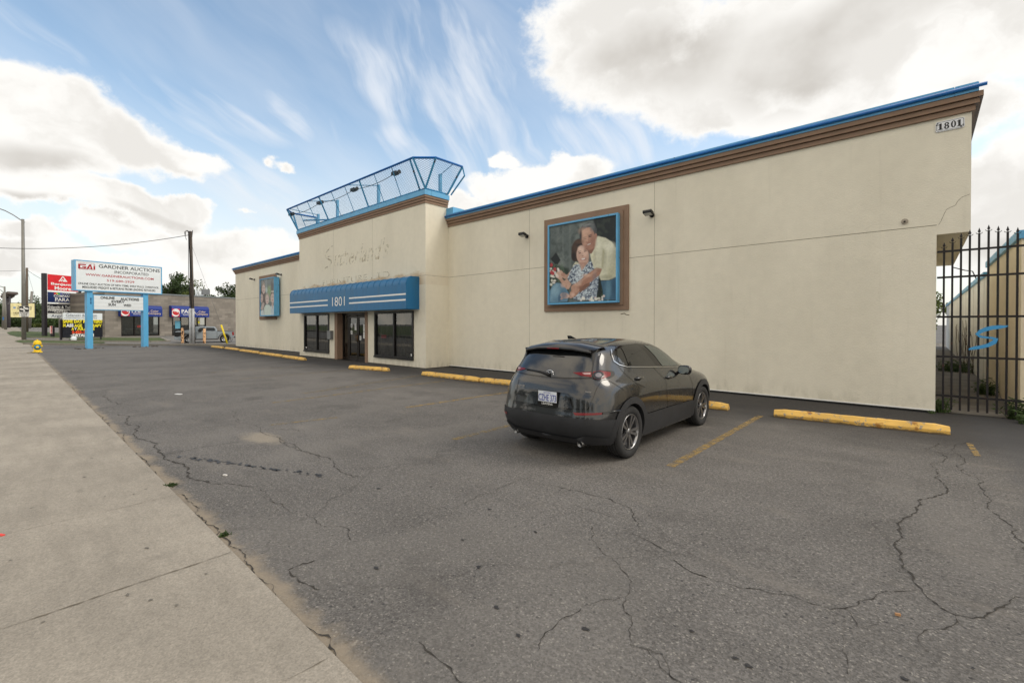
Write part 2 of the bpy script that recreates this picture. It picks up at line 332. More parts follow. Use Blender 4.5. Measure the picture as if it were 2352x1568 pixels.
def concrete(name, base):
    m, b, p = newmat(name); tc = b.n('ShaderNodeTexCoord').outputs['Object']
    c = b.v('SCALE', b.mix(b.ss(b.noise(tc, .6, 6, .6), .35, .65), base, tuple(v*.84 for v in base)), b.lr(b.noise(b.v('MULTIPLY', tc, (.5, 2, 1)), 2.2, 6, .65), .3, .7, .88, 1.12))
    gs = b.n('ShaderNodeSeparateColor'); b.put(gs.inputs[0], b.vor(tc, 120, out=1)); c = b.v('SCALE', c, b.lr(gs.outputs[0], 0, 1, .86, 1.14))
    c = b.v('SCALE', c, b.lr(b.noise(tc, 45, 3, .7), .25, .75, .85, 1.15))
    c = b.mix(b.m('MULTIPLY', b.ss(b.noise(tc, 3.2, 5, .55), .6, .75), .28), c, S(110, 106, 98))
    sx_ = b.n('ShaderNodeSeparateXYZ'); b.put(sx_.inputs[0], tc); wn = b.n('ShaderNodeTexWhiteNoise', noise_dimensions='1D'); b.put(wn.inputs['W'], b.m('FLOOR', b.m('DIVIDE', b.m('ADD', sx_.outputs[0], 2.33), 1.69)))
    c = b.v('SCALE', c, b.lr(wn.outputs[0], 0, 1, .92, 1.07))
    sp = b.m('MULTIPLY', b.ss(b.vor(tc, 3.1), .07, .04), b.m('GREATER_THAN', b.noise(tc, 2.3, 1), .52)); c = b.mix(b.m('MULTIPLY', sp, .7), c, S(82, 78, 70))
    b.put(p.inputs['Base Color'], c); p.inputs['Roughness'].default_value = .9; p.inputs['Specular IOR Level'].default_value = .2
    bn = b.n('ShaderNodeBump'); b.put(bn.inputs['Height'], b.noise(tc, 60, 4, .7)); bn.inputs['Strength'].default_value = .3; bn.inputs['Distance'].default_value = .006; b.put(p.inputs['Normal'], bn.outputs[0]); return m
M_AS = asphalt('parking_asphalt', (.146, .136, .125)); M_RD = asphalt('road_asphalt', (.15, .145, .14), False)
M_CO = concrete('sidewalk_concrete', (.345, .308, .254)); M_KB = concrete('kerb_concrete', (.27, .25, .215))
M_GRASS = mat('lawn_green', (.055, .085, .022), .95, var=.35, scale=6, bump=.8, bscale=40, dirt=(.13, .12, .05), dscale=2.2, dlo=.5, dhi=.7)
# ------------------------------------------------------------------ ground
def sheet(name, pts, dz, m):       # polygon in plan laid on the rising ground, cut at its two breaks of slope
    bm = bmesh.new(); bm.faces.new([bm.verts.new((p[0], p[1], 0)) for p in pts])
    for xb in (-50, -110): bmesh.ops.bisect_plane(bm, geom=bm.verts[:]+bm.edges[:]+bm.faces[:], plane_co=(xb, 0, 0), plane_no=(1, 0, 0))
    for v in bm.verts: v.co.z = tz(v.co.x)+dz
    bmesh.ops.recalc_face_normals(bm, faces=bm.faces)
    if bm.faces[:] and bm.faces[0].normal.z < 0: bmesh.ops.reverse_faces(bm, faces=bm.faces)
    me = bpy.data.meshes.new(name); bm.to_mesh(me); bm.free(); me.materials.append(m)
    o = bpy.data.objects.new(name, me); COL.objects.link(o); return o
struct(sheet('ground', [(-1500, -1500), (1500, -1500), (1500, 1500), (-1500, 1500)], -.16, M_RD))
kpts = [gt(x, y) for x, y in ((57, 790.5), (140, 792), (240, 793), (380, 793.4), (541, 794), (640, 795))]
struct(sheet('neighbour_lot_pavement', [(-300, 1.16), (kpts[0].x, 1.16)]+[(p.x, p.y) for p in kpts]+[(-38, 16), (-38, 60), (-300, 60)], -.004, asphalt('weathered_asphalt', (.2, .19, .175), False)))
lot = struct(sheet('parking_lot', [(40, 1.12), (40, 12.6), (1.2, 12.6), (1.2, 60), (.1, 60), (.1, 12.6), (-41.3, 12.6)]+[(p.x, p.y) for p in kpts[3::-1]]+[(kpts[0].x, 1.12)], 0, M_AS))
struct(sheet('sidewalk', [(40, -1.6), (40, 1.16), (-260, 1.16), (-260, -1.6)], .012, M_CO))
struct(sheet('road', [(60, -14.5), (60, -1.76), (-300, -1.76), (-300, -14.5)], -.13, M_RD))
struct(sheet('far_verge_lawn', [(80, -60), (80, -14.9), (-300, -14.9), (-300, -60)], .02, M_GRASS))
mb = MB()
for x0 in range(-300, 60, 10): mb.obox(Vector((0, 0, tz(x0))), X_, Y_, Z_, x0, x0+9.99, -1.76, -1.601, -.14, .012); mb.obox(Vector((0, 0, tz(x0))), X_, Y_, Z_, x0, x0+9.99, -14.9, -14.5, -.14, .05)
struct(mb.build('kerb', M_KB))
CR = MB()
def crack(pts, w=.012, z=.004, jit=.02, m=0, br=True):
    P = [Vector(p) for p in pts]; L = []
    def sub(a, b, am):
        d = b-a
        if d.length < .05: L.append(a); return
        m_ = (a+b)/2+Vector((-d.y, d.x, 0))*rnd.uniform(-am, am); sub(a, m_, am); sub(m_, b, am)
    for a, b in zip(P, P[1:]): sub(a, b, .13 if jit > .005 else .02)
    L.append(P[-1]); q = [Vector((p.x+rnd.uniform(-jit, jit)*.25, p.y+rnd.uniform(-jit, jit)*.25, tz(p.x)+z)) for p in L]
    vs = []; fs = []
    for i, p in enumerate(q):
        t = q[min(i+1, len(q)-1)]-q[max(i-1, 0)]; n = Vector((-t.y, t.x, 0)).normalized()
        ww = w*.62*rnd.choice((.2, .4, .6, .9, 1.5))*(.3 if i in (0, len(q)-1) else 1)
        vs += [p-n*ww/2, p+n*ww/2]
        if i: fs.append((2*i-2, 2*i-1, 2*i+1, 2*i))
    CR.add(vs, fs, m)
c7 = lambda x, y: g(.5235*x, 747.25+.5235*y)
ck = lambda x, y: g(1163.75+.5052*x, 1041.25+.5052*y)
dd = lambda x, y: g(x, y)
cv = lambda x, y: g(330.75+.3281*x, 753.4+.3281*y)
for f_, pts, w in [
    (c7, [(465, 305), (480, 325), (515, 345), (560, 348), (620, 350)], .02), (c7, [(510, 390), (560, 430), (600, 465), (640, 505), (690, 540)], .03),
    (c7, [(690, 540), (720, 570), (760, 595), (820, 640), (870, 680), (930, 695)], .034), (c7, [(930, 695), (1000, 690), (1060, 705), (1140, 720), (1170, 750), (1240, 785), (1310, 825), (1404, 880)], .013),
    (dd, [(735, 1208), (800, 1215), (806, 1240)], .01), (c7, [(1020, 375), (1030, 405), (1080, 430), (1140, 465), (1230, 500), (1320, 550), (1404, 585)], .016),
    (c7, [(1260, 1075), (1330, 1045), (1404, 1025)], .016), (cv, [(940, 770), (1060, 840), (1180, 880), (1300, 915), (1350, 980), (1430, 1025), (1530, 1045)], .016),
    (cv, [(750, 495), (900, 495), (1050, 480), (1200, 488), (1330, 465)], .02), (cv, [(840, 715), (960, 708), (1130, 722)], .014), (cv, [(1500, 675), (1620, 645), (1700, 655), (1780, 625), (2050, 610), (2350, 590)], .012),
    (cv, [(150, 885), (330, 850), (500, 820), (640, 800), (700, 790)], .014), (cv, [(0, 632), (200, 605), (480, 580)], .014), (cv, [(120, 735), (330, 700), (590, 680)], .012), (cv, [(290, 485), (340, 520), (550, 520)], .014),
    (ck, [(190, 140), (340, 175), (470, 208), (555, 245), (575, 290), (605, 340)], .013), (ck, [(300, 225), (400, 265), (480, 290)], .007), (ck, [(530, 350), (600, 375), (700, 430), (745, 450), (800, 515), (900, 560), (1060, 612), (1150, 618), (1300, 648), (1400, 685), (1470, 708), (1540, 705), (1620, 665), (1750, 628), (1880, 625)], .012),
    (ck, [(385, 330), (385, 390), (440, 455), (500, 495), (555, 560), (560, 600), (545, 650), (530, 690), (565, 740), (565, 870), (640, 890), (690, 945), (790, 1040), (830, 1100)], .009),
    (ck, [(530, 655), (440, 665), (330, 715), (250, 750), (205, 800), (140, 900)], .008), (ck, [(1960, -50), (1900, -20), (1975, 0), (1985, 40), (1930, 55), (1945, 110), (1945, 200), (1860, 245), (1780, 320), (1800, 380), (1780, 440), (1800, 510), (1870, 600), (1890, 630)], .022),
    (ck, [(1890, 630), (1950, 680), (2040, 735), (2170, 748), (2200, 720), (2260, 700), (2300, 660), (2352, 655)], .016), (ck, [(2040, 735), (1930, 800), (1865, 840), (1900, 890), (2000, 940)], .009), (ck, [(1540, 705), (1600, 790), (1720, 785), (1860, 810)], .006),
    (ck, [(2130, -60), (2170, 130), (2200, 220), (2270, 310), (2310, 380), (2352, 460)], .014), (ck, [(2170, 748), (2300, 800), (2400, 810)], .006), (ck, [(1540, 760), (1530, 900), (1550, 1010)], .005), (ck, [(120, 100), (0, 145), (-130, 190), (-480, 360)], .008),
    (dd, [(665, 1310), (700, 1340), (735, 1355)], .015), (dd, [(960, 1475), (1000, 1510), (1050, 1560), (1075, 1575)], .012), (dd, [(1455, 1485), (1520, 1505), (1550, 1568)], .012), (c7, [(165, 120), (200, 140), (220, 165)], .03), (c7, [(270, 180), (310, 205), (430, 208)], .025)]:
    crack([f_(*p) for p in pts], w)
# broken edge between sidewalk slab and asphalt
pe = [(x*.55, 1.165+.03*math.sin(x*1.7)+.02*math.sin(x*.6)) for x in range(3, -75, -1)]
crack([Vector((a, b, 0)) for a, b in pe], .016, .006, .03)
M_SP = mat('oil_spot', (.03, .027, .025), .5, var=.3)
def spot(P, r, sx=1, m=1):
    k = 15; ph = rnd.uniform(0, 6); vs = [Vector((P.x+math.cos(i/k*6.283)*r*sx*(1+.35*math.sin(2*i/k*6.283+ph))*rnd.uniform(.55, 1.15), P.y+math.sin(i/k*6.283)*r*(1+.3*math.sin(3*i/k*6.283+ph))*rnd.uniform(.55, 1.15), tz(P.x)+.006)) for i in range(k)]
    CR.add(vs, [tuple(range(k))], m)
a, b = cv(260, 898), cv(1260, 1035)
for i in range(46):
    q = a.lerp(b, i/46)+Vector((rnd.uniform(-.03, .03), rnd.uniform(-.03, .03), 0))
    if rnd.random() < .85: spot(q, rnd.uniform(.012, .04), 1.7)
for p in [(1140, 1395), (1590, 1450), (1690, 1512), (1100, 1302), (1063, 1240), (1230, 1222), (1125, 1170), (990, 1118), (1720, 1530), (865, 1305), (2235, 1535), (870, 1122), (2080, 1560), (1190, 1460), (1345, 1445)]: spot(g(*p), rnd.uniform(.008, .022), 1.4)
for p in [(1345, 275+0), ]: pass
CR.build('cracks', [M_CRACK, M_SP], lot); lot.children[0].name = 'crack_line'
lot.children[0]['kind'] = 'stuff'
JO = MB(); CR2, CR = CR, JO
for i, x in enumerate([1.1, -.65, -2.33, -3.98, -5.74, -7.4, -9.3, -11, -12.7, -14.4, -16.1, -17.8, -19.5, -21.2, -23, -24.7, -26.4, -28.1, -30, -33, -36, -39, -42]):
    crack([(x, -1.55, 0), (x+.02, 0, 0), (x, 1.15, 0)], .014 if i in (3,) else .008, .016, .004)
for p in [(470, 1322), (240, 1365), (585, 745+0)]: pass
for x, y in [(905, 1097), (660, 1213), (645, 983), (460, 755), (587, 745), (370, 670), (775, 1235), (190, 1310), (45, 1037), (400, 478), (535, 590), (560, 1190)]: P = c7(x, y); P.z = 0; spot(P, rnd.uniform(.008, .016), 1.5, 1)
for i in range(len(JO.v)): JO.v[i].z = max(JO.v[i].z, .0165+tz(JO.v[i].x))
jo = JO.build('joint', [mat('joint_dirt', (.16, .135, .1), .9, var=.3, scale=12), mat('gum_stain', (.16, .145, .12), .9, var=.3, scale=30)], bpy.data.objects['sidewalk']); CR = CR2
# painted stall lines
M_LINE = patchy('worn_yellow_paint', S(172, 142, 82), .34, .60, 9, .8, .62); M_LINE2 = patchy('faded_yellow_paint', S(158, 134, 84), .38, .62, 9, .8, .7)
LN = MB()
def line(x0, y0, x1, y1, w=.11, m=0, z=.0055):
    d = Vector((x1-x0, y1-y0, 0)).normalized(); n = Vector((-d.y, d.x, 0))*w/2
    a, b = Vector((x0, y0, z)), Vector((x1, y1, z)); LN.add([a-n, b-n, b+n, a+n], [(0, 3, 2, 1)], m)
line(-2.34, 5.55, -2.34, 9.8); line(-5.38, 4.6, -5.45, 9.4, m=1); line(-8.2, 5.7, -8.05, 9.2, m=0); line(-8.55, 3.1, -8.3, 4.2, .08, 1); line(-10.95, 4.0, -11.2, 9.2, m=1); line(-11.8, 5.0, -13.0, 9.6, m=1, w=.08); line(-16.5, 5, -16.6, 9, m=1, w=.08)
line(-19.5, 5, -19.6, 9, m=1, w=.08); a_, b_ = g(2226, 1018), g(2246, 1048); line(a_.x, a_.y, b_.x, b_.y, m=0, w=.07)
LN.each('stall_line', [M_LINE, M_LINE2], lot)
# ------------------------------------------------------------------ the store building
FY, TY = 12.435, 11.25
bd = thing('store_building', 'long low cream stucco store with brown cornice, blue roof trim and taller entrance block', 'building', (-20, 12.5, 0))
mb = MB()
mb.box(-14.84, .19, FY, FY+.3, .03, 5.87); mb.box(.19, .67, FY, 19.2, 3.57, 5.87); mb.box(-.11, .19, FY+.3, 45, .03, 3.57); mb.box(-14.84, .19, FY+.3, 45, 3.57, 5.87)
mb.build('wall', M_ST, bd)
mb = MB(); mb.box(-41.62, -26.66, FY, FY+.3, .03, 5.87); mb.box(-41.62, -41.32, FY+.3, 45, .03, 5.87); mb.build('wall', M_ST, bd)
mb = MB(); mb.box(-41.6, .1, FY+.3, 45, 5.7, 5.82); mb.build('flat_roof', M_DK, bd)
# entrance block, with real openings
tw = MB(); XL, XR = -26.66, -14.84; op = [(-26.0, -23.03, .30), (-22.42, -19.24, 0), (-18.62, -15.64, .32)]; TOP = 2.36
tw.box(XL, XR, TY, TY+.3, TOP, 6.66)
xs = XL
for a, b, z in op:
    tw.box(xs, a, TY, TY+.3, .02, TOP); xs = b
    if z: tw.box(a, b, TY, TY+.3, .02, z)
tw.box(xs, XR, TY, TY+.3, .02, TOP)
tw.box(XR-.3, XR, TY+.3, FY+.02, .02, 6.66); tw.box(XL, XL+.3, TY+.3, FY+.02, .02, 6.66); tw.box(XL+.3, XR-.3, TY+.9, TY+1.15, 2.6, 6.66)
def rust(m):
    t = m.node_tree; b = NB(t); p = t.nodes['Principled BSDF']; c = p.inputs['Base Color'].links[0].from_socket
    tc = b.n('ShaderNodeTexCoord').outputs['Object']; s = b.n('ShaderNodeSeparateXYZ'); b.put(s.inputs[0], tc)
    n = b.noise(b.v('MULTIPLY', tc, (.8, 1, 2)), 1.6, 5); e = b.m('ADD', s.outputs[2], b.m('MULTIPLY', b.m('SUBTRACT', n, .5), -.9))
    f = b.m('MULTIPLY', b.m('MULTIPLY', b.ss(e, 3.98, 3.72), b.m('GREATER_THAN', s.outputs[2], 3.4)), .55)
    fx = b.m('MULTIPLY', b.ss(b.m('ABSOLUTE', b.m('ADD', s.outputs[0], .55)), 5.9, 5.2), f)
    c2 = b.mix(fx, c, S(170, 132, 78)); g2 = b.ss(n, .62, .7); c2 = b.mix(b.m('MULTIPLY', fx, g2), c2, S(120, 70, 30)); b.put(p.inputs['Base Color'], c2)
M_ST2 = stucco(); rust(M_ST2)
tw.build('wall', M_ST2, bd)
def cornice(x0, x1, y0, z0, dark, endL, endR, side=None, steps=((0, .13, .05), (.13, .25, .10), (.25, .37, .15)), bh=(.37, .52)):
    c = MB(); t = MB(); p = MB()
    for i, (a, b, d) in enumerate(steps):
        xa, xb = x0-(d if endL else 0), x1+(d if endR else 0)
        if i == 2: b -= 0
        c.box(xa, xb, y0-d, y0+.3, z0+a+(.012 if i else 0), z0+b)
        c.box(xa+.02, xb-.02, y0-d+.025, y0+.29, z0+b, z0+b+.012)
        if side: c.box(x1-.3, x1+d, y0+.301, side, z0+a+(.012 if i else 0), z0+b)
        if side and endL: c.box(x0-d, x0+.3, y0+.301, side, z0+a+(.012 if i else 0), z0+b)
    return c
def trim_line(x0, x1, y0, z0, z1, parent, over=0):
    t = MB()
    x = x0
    while x < x1-.05:
        e = min(x1, x+3.05); t.box(x, e-.004, y0-.17, y0-.02, z0, z1); t.box(x, e-.012, y0-.175, y0-.17, z1-.02, z1+.012); x = e
    t.build('roof_flashing', M_LB, parent)
    p = MB(); p.tube([(x0, y0-.205, z0+.085), (x1+over, y0-.205, z0+.085)], .036, 8); p.build('trim_pipe', M_BL, parent)  # blue-painted pipe running in front of the flashing
steps = ((0, .10, .05), (.10, .20, .10), (.20, .31, .15))
cornice(-14.84, .67, FY, 5.87, 0, False, True, steps=steps, side=19.2).build('cornice', M_BR, bd); trim_line(-14.82, .76, FY, 6.18, 6.34, bd, .10)
cornice(-41.62, -26.66, FY, 5.87, 0, True, False, steps=steps).build('cornice', M_BR, bd); trim_line(-41.78, -26.67, FY, 6.18, 6.34, bd)
st2 = ((0, .10, .03), (.10, .20, .06), (.20, .30, .09))
cornice(XL, XR, TY, 6.66, 0, True, True, side=FY-.05, steps=st2).build('cornice', M_BR, bd)
t = MB(); x = XL-.12
while x < XR+.1:
    e = min(x+1.55, XR+.12); t.box(x, e-.008, TY-.115, TY+.2, 6.965, 7.16); x = e
for a in (XL-.12, XR-.08): t.box(a, a+.2, TY+.205, FY-.04, 6.965, 7.16)
t.build('roof_flashing', M_LB, bd)
t = MB(); t.box(-15.1, -14.4, FY-.12, FY+.5, 6.34, 6.62); t.build('roof_box', M_LB, bd)
# render joints of the stucco
t = MB()
vx = sorted({round(pl(1503, 600, FY).x, 2), round(pl(1216, 600, FY).x, 2)})
t.box(-14.84, .19, FY-.002, FY, 3.755, 3.767); t.box(-41.62, -26.66, FY-.002, FY, 3.755, 3.767)
for x in vx: t.box(x-.004, x+.004, FY-.002, FY, .1, 5.86)
t.each('expansion_joint', M_SEAM, bd)
t = MB(); t.box(XL, XR, TY-.002, TY, 3.76, 3.77); t.box(XR, XR+.002, TY, FY, 3.76, 3.77)
for x in (pl(766.4, 600, TY).x, pl(855.4, 560, TY).x): t.box(x-.004, x+.004, TY-.002, TY, 3.9, 6.65)
t.each('expansion_joint', M_SEAM, bd)
t = MB(); t.box(-14.8, .19, FY-.012, FY-.002, .05, .075); t.box(-41.6, -26.66, FY-.012, FY-.002, .04, .06); t.each('base_flashing', M_WH, bd)
t = MB(); t.box(-14.8, .17, FY-.001, FY+.2, .0, .045); t.box(-41.6, -26.7, FY-.001, FY+.2, 0, .035); t.each('foot_gap', M_DK, bd)
# hairline crack and damage near the corner
t = MB(); pts = [pl(2021.25+.2344*x, 153.1+.2344*y, FY) for x, y in ((575, 1548), (600, 1510), (625, 1450), (652, 1398), (690, 1380), (740, 1358), (760, 1320), (800, 1280), (880, 1250))]
for a, b in zip(pts, pts[1:]): t.tube([a, b], .0035, 4)
a = [pl(1900*.6125+.2032*x, 428.75+.2032*y, FY) for x, y in ((1290, 1440), (1330, 1430), (1350, 1445), (1385, 1448))]
for p, q in zip(a, a[1:]): t.tube([p, q], .012, 5)
t.build('hairline_crack', M_SEAM, bd)
# ghost of the removed lettering
M_GH = patchy('letter_ghost', S(182, 173, 150), .42, .68, 5, .9, .55); M_GH2 = patchy('letter_ghost_dark', S(150, 140, 118), .42, .66, 3, .9, .8)
t = MB()
def gp(x, y): return pl(1080*.6125+.125*x, 860*.6125+.125*y, TY)   # points read in the 2352 px crop at 4.9x
t.text("utherland's", O_+Vector((0, TY, 0)), X_, Z_, -Y_, gp(850, 560).x, gp(1860, 560).x, gp(880, 690).z, gp(1040, 340).z+.05, off=.003, bold=.012, shear=.35)
t.text("FURNITURE LTD", O_+Vector((0, TY, 0)), X_, Z_, -Y_, gp(640, 960).x, gp(1870, 880).x, gp(800, 1010).z-.02, gp(800, 912).z, off=.003, bold=0)
def stroke(pts, w0):
    q = [gp(*p)+Vector((0, -.004, 0)) for p in pts]; vs = []; fs = []
    for i, p in enumerate(q):
        d = (q[min(i+1, len(q)-1)]-q[max(i-1, 0)]).normalized(); n = Vector((-d.z, 0, d.x))*w0*(.3 if i in (0, len(q)-1) else 1); vs += [p-n, p+n]
        if i: fs.append((2*i-2, 2*i-1, 2*i+1, 2*i))
    t.add(vs, fs, 1)
stroke([(840, 295), (800, 320), (740, 380), (700, 430), (685, 480), (690, 520), (740, 545), (790, 570), (800, 610), (770, 660), (700, 705), (650, 730), (625, 770), (612, 810)], .035)
stroke([(700, 508), (750, 500), (800, 494)], .02); stroke([(650, 730), (640, 690), (660, 680)], .02)
t.build('letter_ghost', [M_GH, M_GH2], bd)
# windows and doors
def window(a, b, z0, z1, mull, stickers):
    f = MB(); e = .09
    f.box(a, b, TY-.05, TY+.12, z1-e, z1); f.box(a, b, TY-.05, TY+.12, z0, z0+e); f.box(a, a+e, TY-.05, TY+.12, z0+e, z1-e); f.box(b-e, b, TY-.05, TY+.12, z0+e, z1-e)
    f.box(mull-.045, mull+.045, TY-.04, TY+.1, z0+e, z1-e); f.box(a-.02, b+.02, TY-.075, TY-.051, z0-.03, z0+.04)
    w = f.build('window', M_BK, bd, 0)
    for p, q in ((a+e, mull-.045), (mull+.045, b-e)):
        k = MB(); k.add([(p, TY+.02, z0+e), (q, TY+.02, z0+e), (q, TY+.02, z1-e), (p, TY+.02, z1-e)], [(0, 1, 2, 3)]); k.build('pane', M_GLASS, w)
    k = MB(); x = a+.12
    while x < b-.1: k.box(x, x+.115, TY+.16+rnd.uniform(0, .01), TY+.168+.012, z0+.1, z1-.1); x += .128
    k.build('vertical_blind', mat('blind_fabric', S(120, 122, 118), .8, var=.1), w)
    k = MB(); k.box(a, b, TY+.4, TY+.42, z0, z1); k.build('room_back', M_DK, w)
    if stickers:
        k = MB()
        for (p, q, r, s_) in stickers: k.box(p, q, TY+.005, TY+.012, r, s_)
        k.build('sticker', M_WH, w)
    return w
w1 = window(-26.0, -23.03, .30, 2.35, -24.46, [(-25.86, -25.78, .44, .53)])
w2 = window(-18.62, -15.64, .32, 2.35, -17.07, [(-15.86, -15.77, .45, .56)])
c3 = lambda x, y, Y=TY: pl(661.5+.14845*x, 624.75+.14845*y, Y)
# recessed doorway
k = MB(); k.box(-22.42, -22.14, TY-.03, TY+.3, 0, TOP); k.box(-19.46, -19.24, TY-.03, TY+.3, 0, TOP); k.each('door_surround', M_BR, bd)
k = MB(); ly = TY+.3
for a, b in ((-22.14, -22.06), (-21.62, -21.5), (-19.78, -19.68), (-19.54, -19.46)): k.box(a, b, ly-.04, ly+.06, 0, 2.3)
k.box(-22.14, -19.46, ly-.06, ly+.08, 2.24, 2.36); k.box(-22.14, -21.62, ly-.02, ly+.04, 0, .12); k.box(-22.14, -19.46, TY-.02, ly+.4, 0.005, .02)
df_ = k.build('door_frame', M_BZ, bd)
k = MB()
for p, q in ((-22.06, -21.62), (-19.68, -19.54)): k.add([(p, ly, .1), (q, ly, .1), (q, ly, 2.24), (p, ly, 2.24)], [(0, 1, 2, 3)])
k.each('side_light', M_GLASS, df_)
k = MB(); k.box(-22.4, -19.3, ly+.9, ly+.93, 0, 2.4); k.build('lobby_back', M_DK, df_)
for (a, b, hs) in ((-21.48, -20.66, 1), (-20.62, -19.8, 0)):
    k = MB(); e = .07
    k.box(a, a+e, ly-.03, ly+.03, .02, 2.2); k.box(b-e, b, ly-.03, ly+.03, .02, 2.2); k.box(a+e, b-e, ly-.03, ly+.03, 2.1, 2.2); k.box(a+e, b-e, ly-.03, ly+.03, .02, .22)
    d = k.build('door', M_BZ, bd)
    k = MB(); k.add([(a+e, ly, .22), (b-e, ly, .22), (b-e, ly, 2.1), (a+e, ly, 2.1)], [(0, 1, 2, 3)]); k.build('pane', M_GLASS, d)
    hx = b-.05 if hs else a+.05; k = MB(); k.tube([(hx, ly-.03, .95), (hx, ly-.09, .95), (hx, ly-.09, 1.25), (hx, ly-.03, 1.25)], .016, 6); k.build('handle', mat('brass_handle', S(120, 90, 50), .35, .8), d)
    k = MB()
    for (x, z, w_, h_) in ([(.12, 1.62, .16, .2), (.12, 1.28, .16, .2), (.5, 1.5, .17, .34)] if hs else [(.46, 1.45, .24, .34), (.46, 1.1, .24, .32), (.12, 1.0, .15, .22)]):
        k.box(a+x, a+x+w_, ly-.008, ly-.004, z, z+h_)
        for j in range(5): k.box(a+x+.03, a+x+w_-.03, ly-.0095, ly-.0085, z+h_*(j+.6)/6, z+h_*(j+.6)/6+.012, 1)
    k.build('notice', [M_WH, M_DK], d)
k = MB(); k.box(-22.3, -19.36, TY+.02, ly-.05, .0, .004); k.build('door_mat', M_DK, bd)
# mail box on the wall
k = MB(); k.box(-23.02, -22.5, TY-.16, TY-.001, 1.04, 1.46)
mbx = thing('mail_box', 'flat grey metal mail box on the wall between left window and doors', 'mail box', (-22.76, TY-.08, 1.04))
k = MB(); k.box(-22.98, -22.6, TY-.16, TY-.001, 1.02, 1.44); k.build('box', M_GR, mbx, .008); k = MB(); k.box(-22.99, -22.59, TY-.17, TY-.001, 1.445, 1.462); k.build('lid', M_GR, mbx)
# open sign behind the right window glass
os_ = thing('open_sign', 'small pink and red open sign with printed hours behind the right window glass', 'sign', (-18.0, TY+.03, 1.0))
a, b = c3(1445, 1020, TY+.03), c3(1520, 980, TY+.03)
k = MB(); k.box(a.x, b.x, TY+.03, TY+.04, a.z+.0, b.z+.02); k.build('panel', mat('red_pink', S(232, 90, 96), .5), os_)
k = MB(); k.text('OPEN', Vector((0, TY+.03, 0)), X_, Z_, -Y_, a.x+.03, b.x-.03, a.z+.04, b.z-.02, off=.002, bold=.02); k.build('lettering', mat('maroon', S(120, 20, 30), .5), os_)
k = MB()
for j in range(7): k.box(a.x+.04, a.x+.10, TY+.03, TY+.034, a.z-.10-j*.085, a.z-.075-j*.085); k.box(a.x+.14, a.x+.38, TY+.03, TY+.034, a.z-.10-j*.085, a.z-.085-j*.085)
k.build('printed_hours', mat('pale_grey_print', S(150, 150, 150), .6), os_)
# awning
AY = TY-.64; ax0, ax1 = -26.42, -15.26
prof = [(0, 2.40), (-.64, 2.40), (-.64, 3.38)]+[(-.64+.30*(1-math.cos(q)), 3.38+.34*math.sin(q)) for q in [R(v) for v in range(12, 91, 13)]]+[(0, 3.73)]
aw = thing('awning', 'long barrel awning of blue canvas with white stripes over the entrance', 'awning', (-20.8, TY, 2.4))
k = MB(); n = len(prof)
vs = [(x, TY+p[0]-.001, p[1]) for x in (ax0, ax1) for p in prof]
k.add(vs, [(i, i+1, n+i+1, n+i) for i in range(0, n-1)], 0); k.add([(ax0, TY+p[0]-.001, p[1]) for p in prof], [tuple(range(n))]); k.add([(ax1, TY+p[0]-.001, p[1]) for p in prof], [tuple(range(n))[::-1]])
k.build('canopy', M_AW, aw)
k = MB()
for i in range(24):
    x = ax0+.02+(ax1-ax0-.04)*i/23; pp = [(x, TY+p[0]*(1.005), p[1]+.004) for p in prof[2:-1]]; k.tube(pp, .011, 5)
k.each('rib', M_AW, aw)
fp = Vector((0, AY, 0)); k = MB()
for a, b, z in ((-26.42, -21.89, 2.98), (-26.42, -21.89, 2.735), (-19.78, -15.29, 2.995), (-19.78, -15.29, 2.765)): k.box(a, b, AY-.004, AY-.001, z-.032, z+.032)
k.each('stripe', M_WH, aw)
k = MB(); k.text('1801', fp, X_, Z_, -Y_, -21.42, -20.18, 2.665, 3.105, off=.006, bold=-.004); k.build('lettering', M_WH, aw)
# wall lights
def wall_light(P, lab):
    t_ = thing('wall_light', lab, 'wall light', P, 'flood lights on the cream wall')
    k = MB(); k.tube([P, P+Vector((0, -.05, 0))], .07, 10); k.tube([P+Vector((0, -.05, 0)), P+Vector((0, -.2, 0))], .03, 8); k.build('bracket', M_BK, t_)
    k = MB(); k.obox(P+Vector((0, -.2, 0)), X_, (-Y_*.96+Z_*.28), Z_, -.13, .13, -.04, .16, -.035, .035); h_ = k.build('lamp_head', M_BK, t_, .012)
    k = MB()
    for j in range(9): k.obox(P+Vector((-.12+.03*j, -.2, 0)), X_, (-Y_*.96+Z_*.28), Z_, -.005, .005, -.03, .15, .035, .055)
    k.build('cooling_fin', M_BK, h_)
    k = MB(); k.obox(P+Vector((0, -.2, 0)), X_, (-Y_*.96+Z_*.28), Z_, -.10, .10, -.01, .14, -.042, -.036); k.build('lens', mat('lens_glass', S(190, 190, 185), .2), h_)
    return t_
wall_light(Vector((-10.52+.02, FY, 4.92)), 'black flood light on the wall left of the couple poster')
wall_light(Vector((-5.8, FY, 4.92)), 'black flood light on the wall right of the couple poster')
wall_light(Vector((-38.8+1.5, FY, 5.15)), 'black flood light on the wall left of the family poster')
wall_light(Vector((-33.5+1.2, FY, 5.15)), 'black flood light on the wall right of the family poster')
# bare fixing left on the wall
P = pl(2078, 509, FY); fx = thing('wall_fitting', 'small bare round mounting plate on the wall near the right corner', 'fitting', P)
k = MB(); k.tube([P, P+Vector((0, -.015, 0))], .06, 9); k.build('plate', mat('old_caulk', S(170, 160, 145), .8, dirt=S(90, 80, 70)), fx); k = MB(); k.tube([P+Vector((0, -.015, 0)), P+Vector((0, -.06, -.01))], .018, 6); k.build('stub', M_BK, fx)
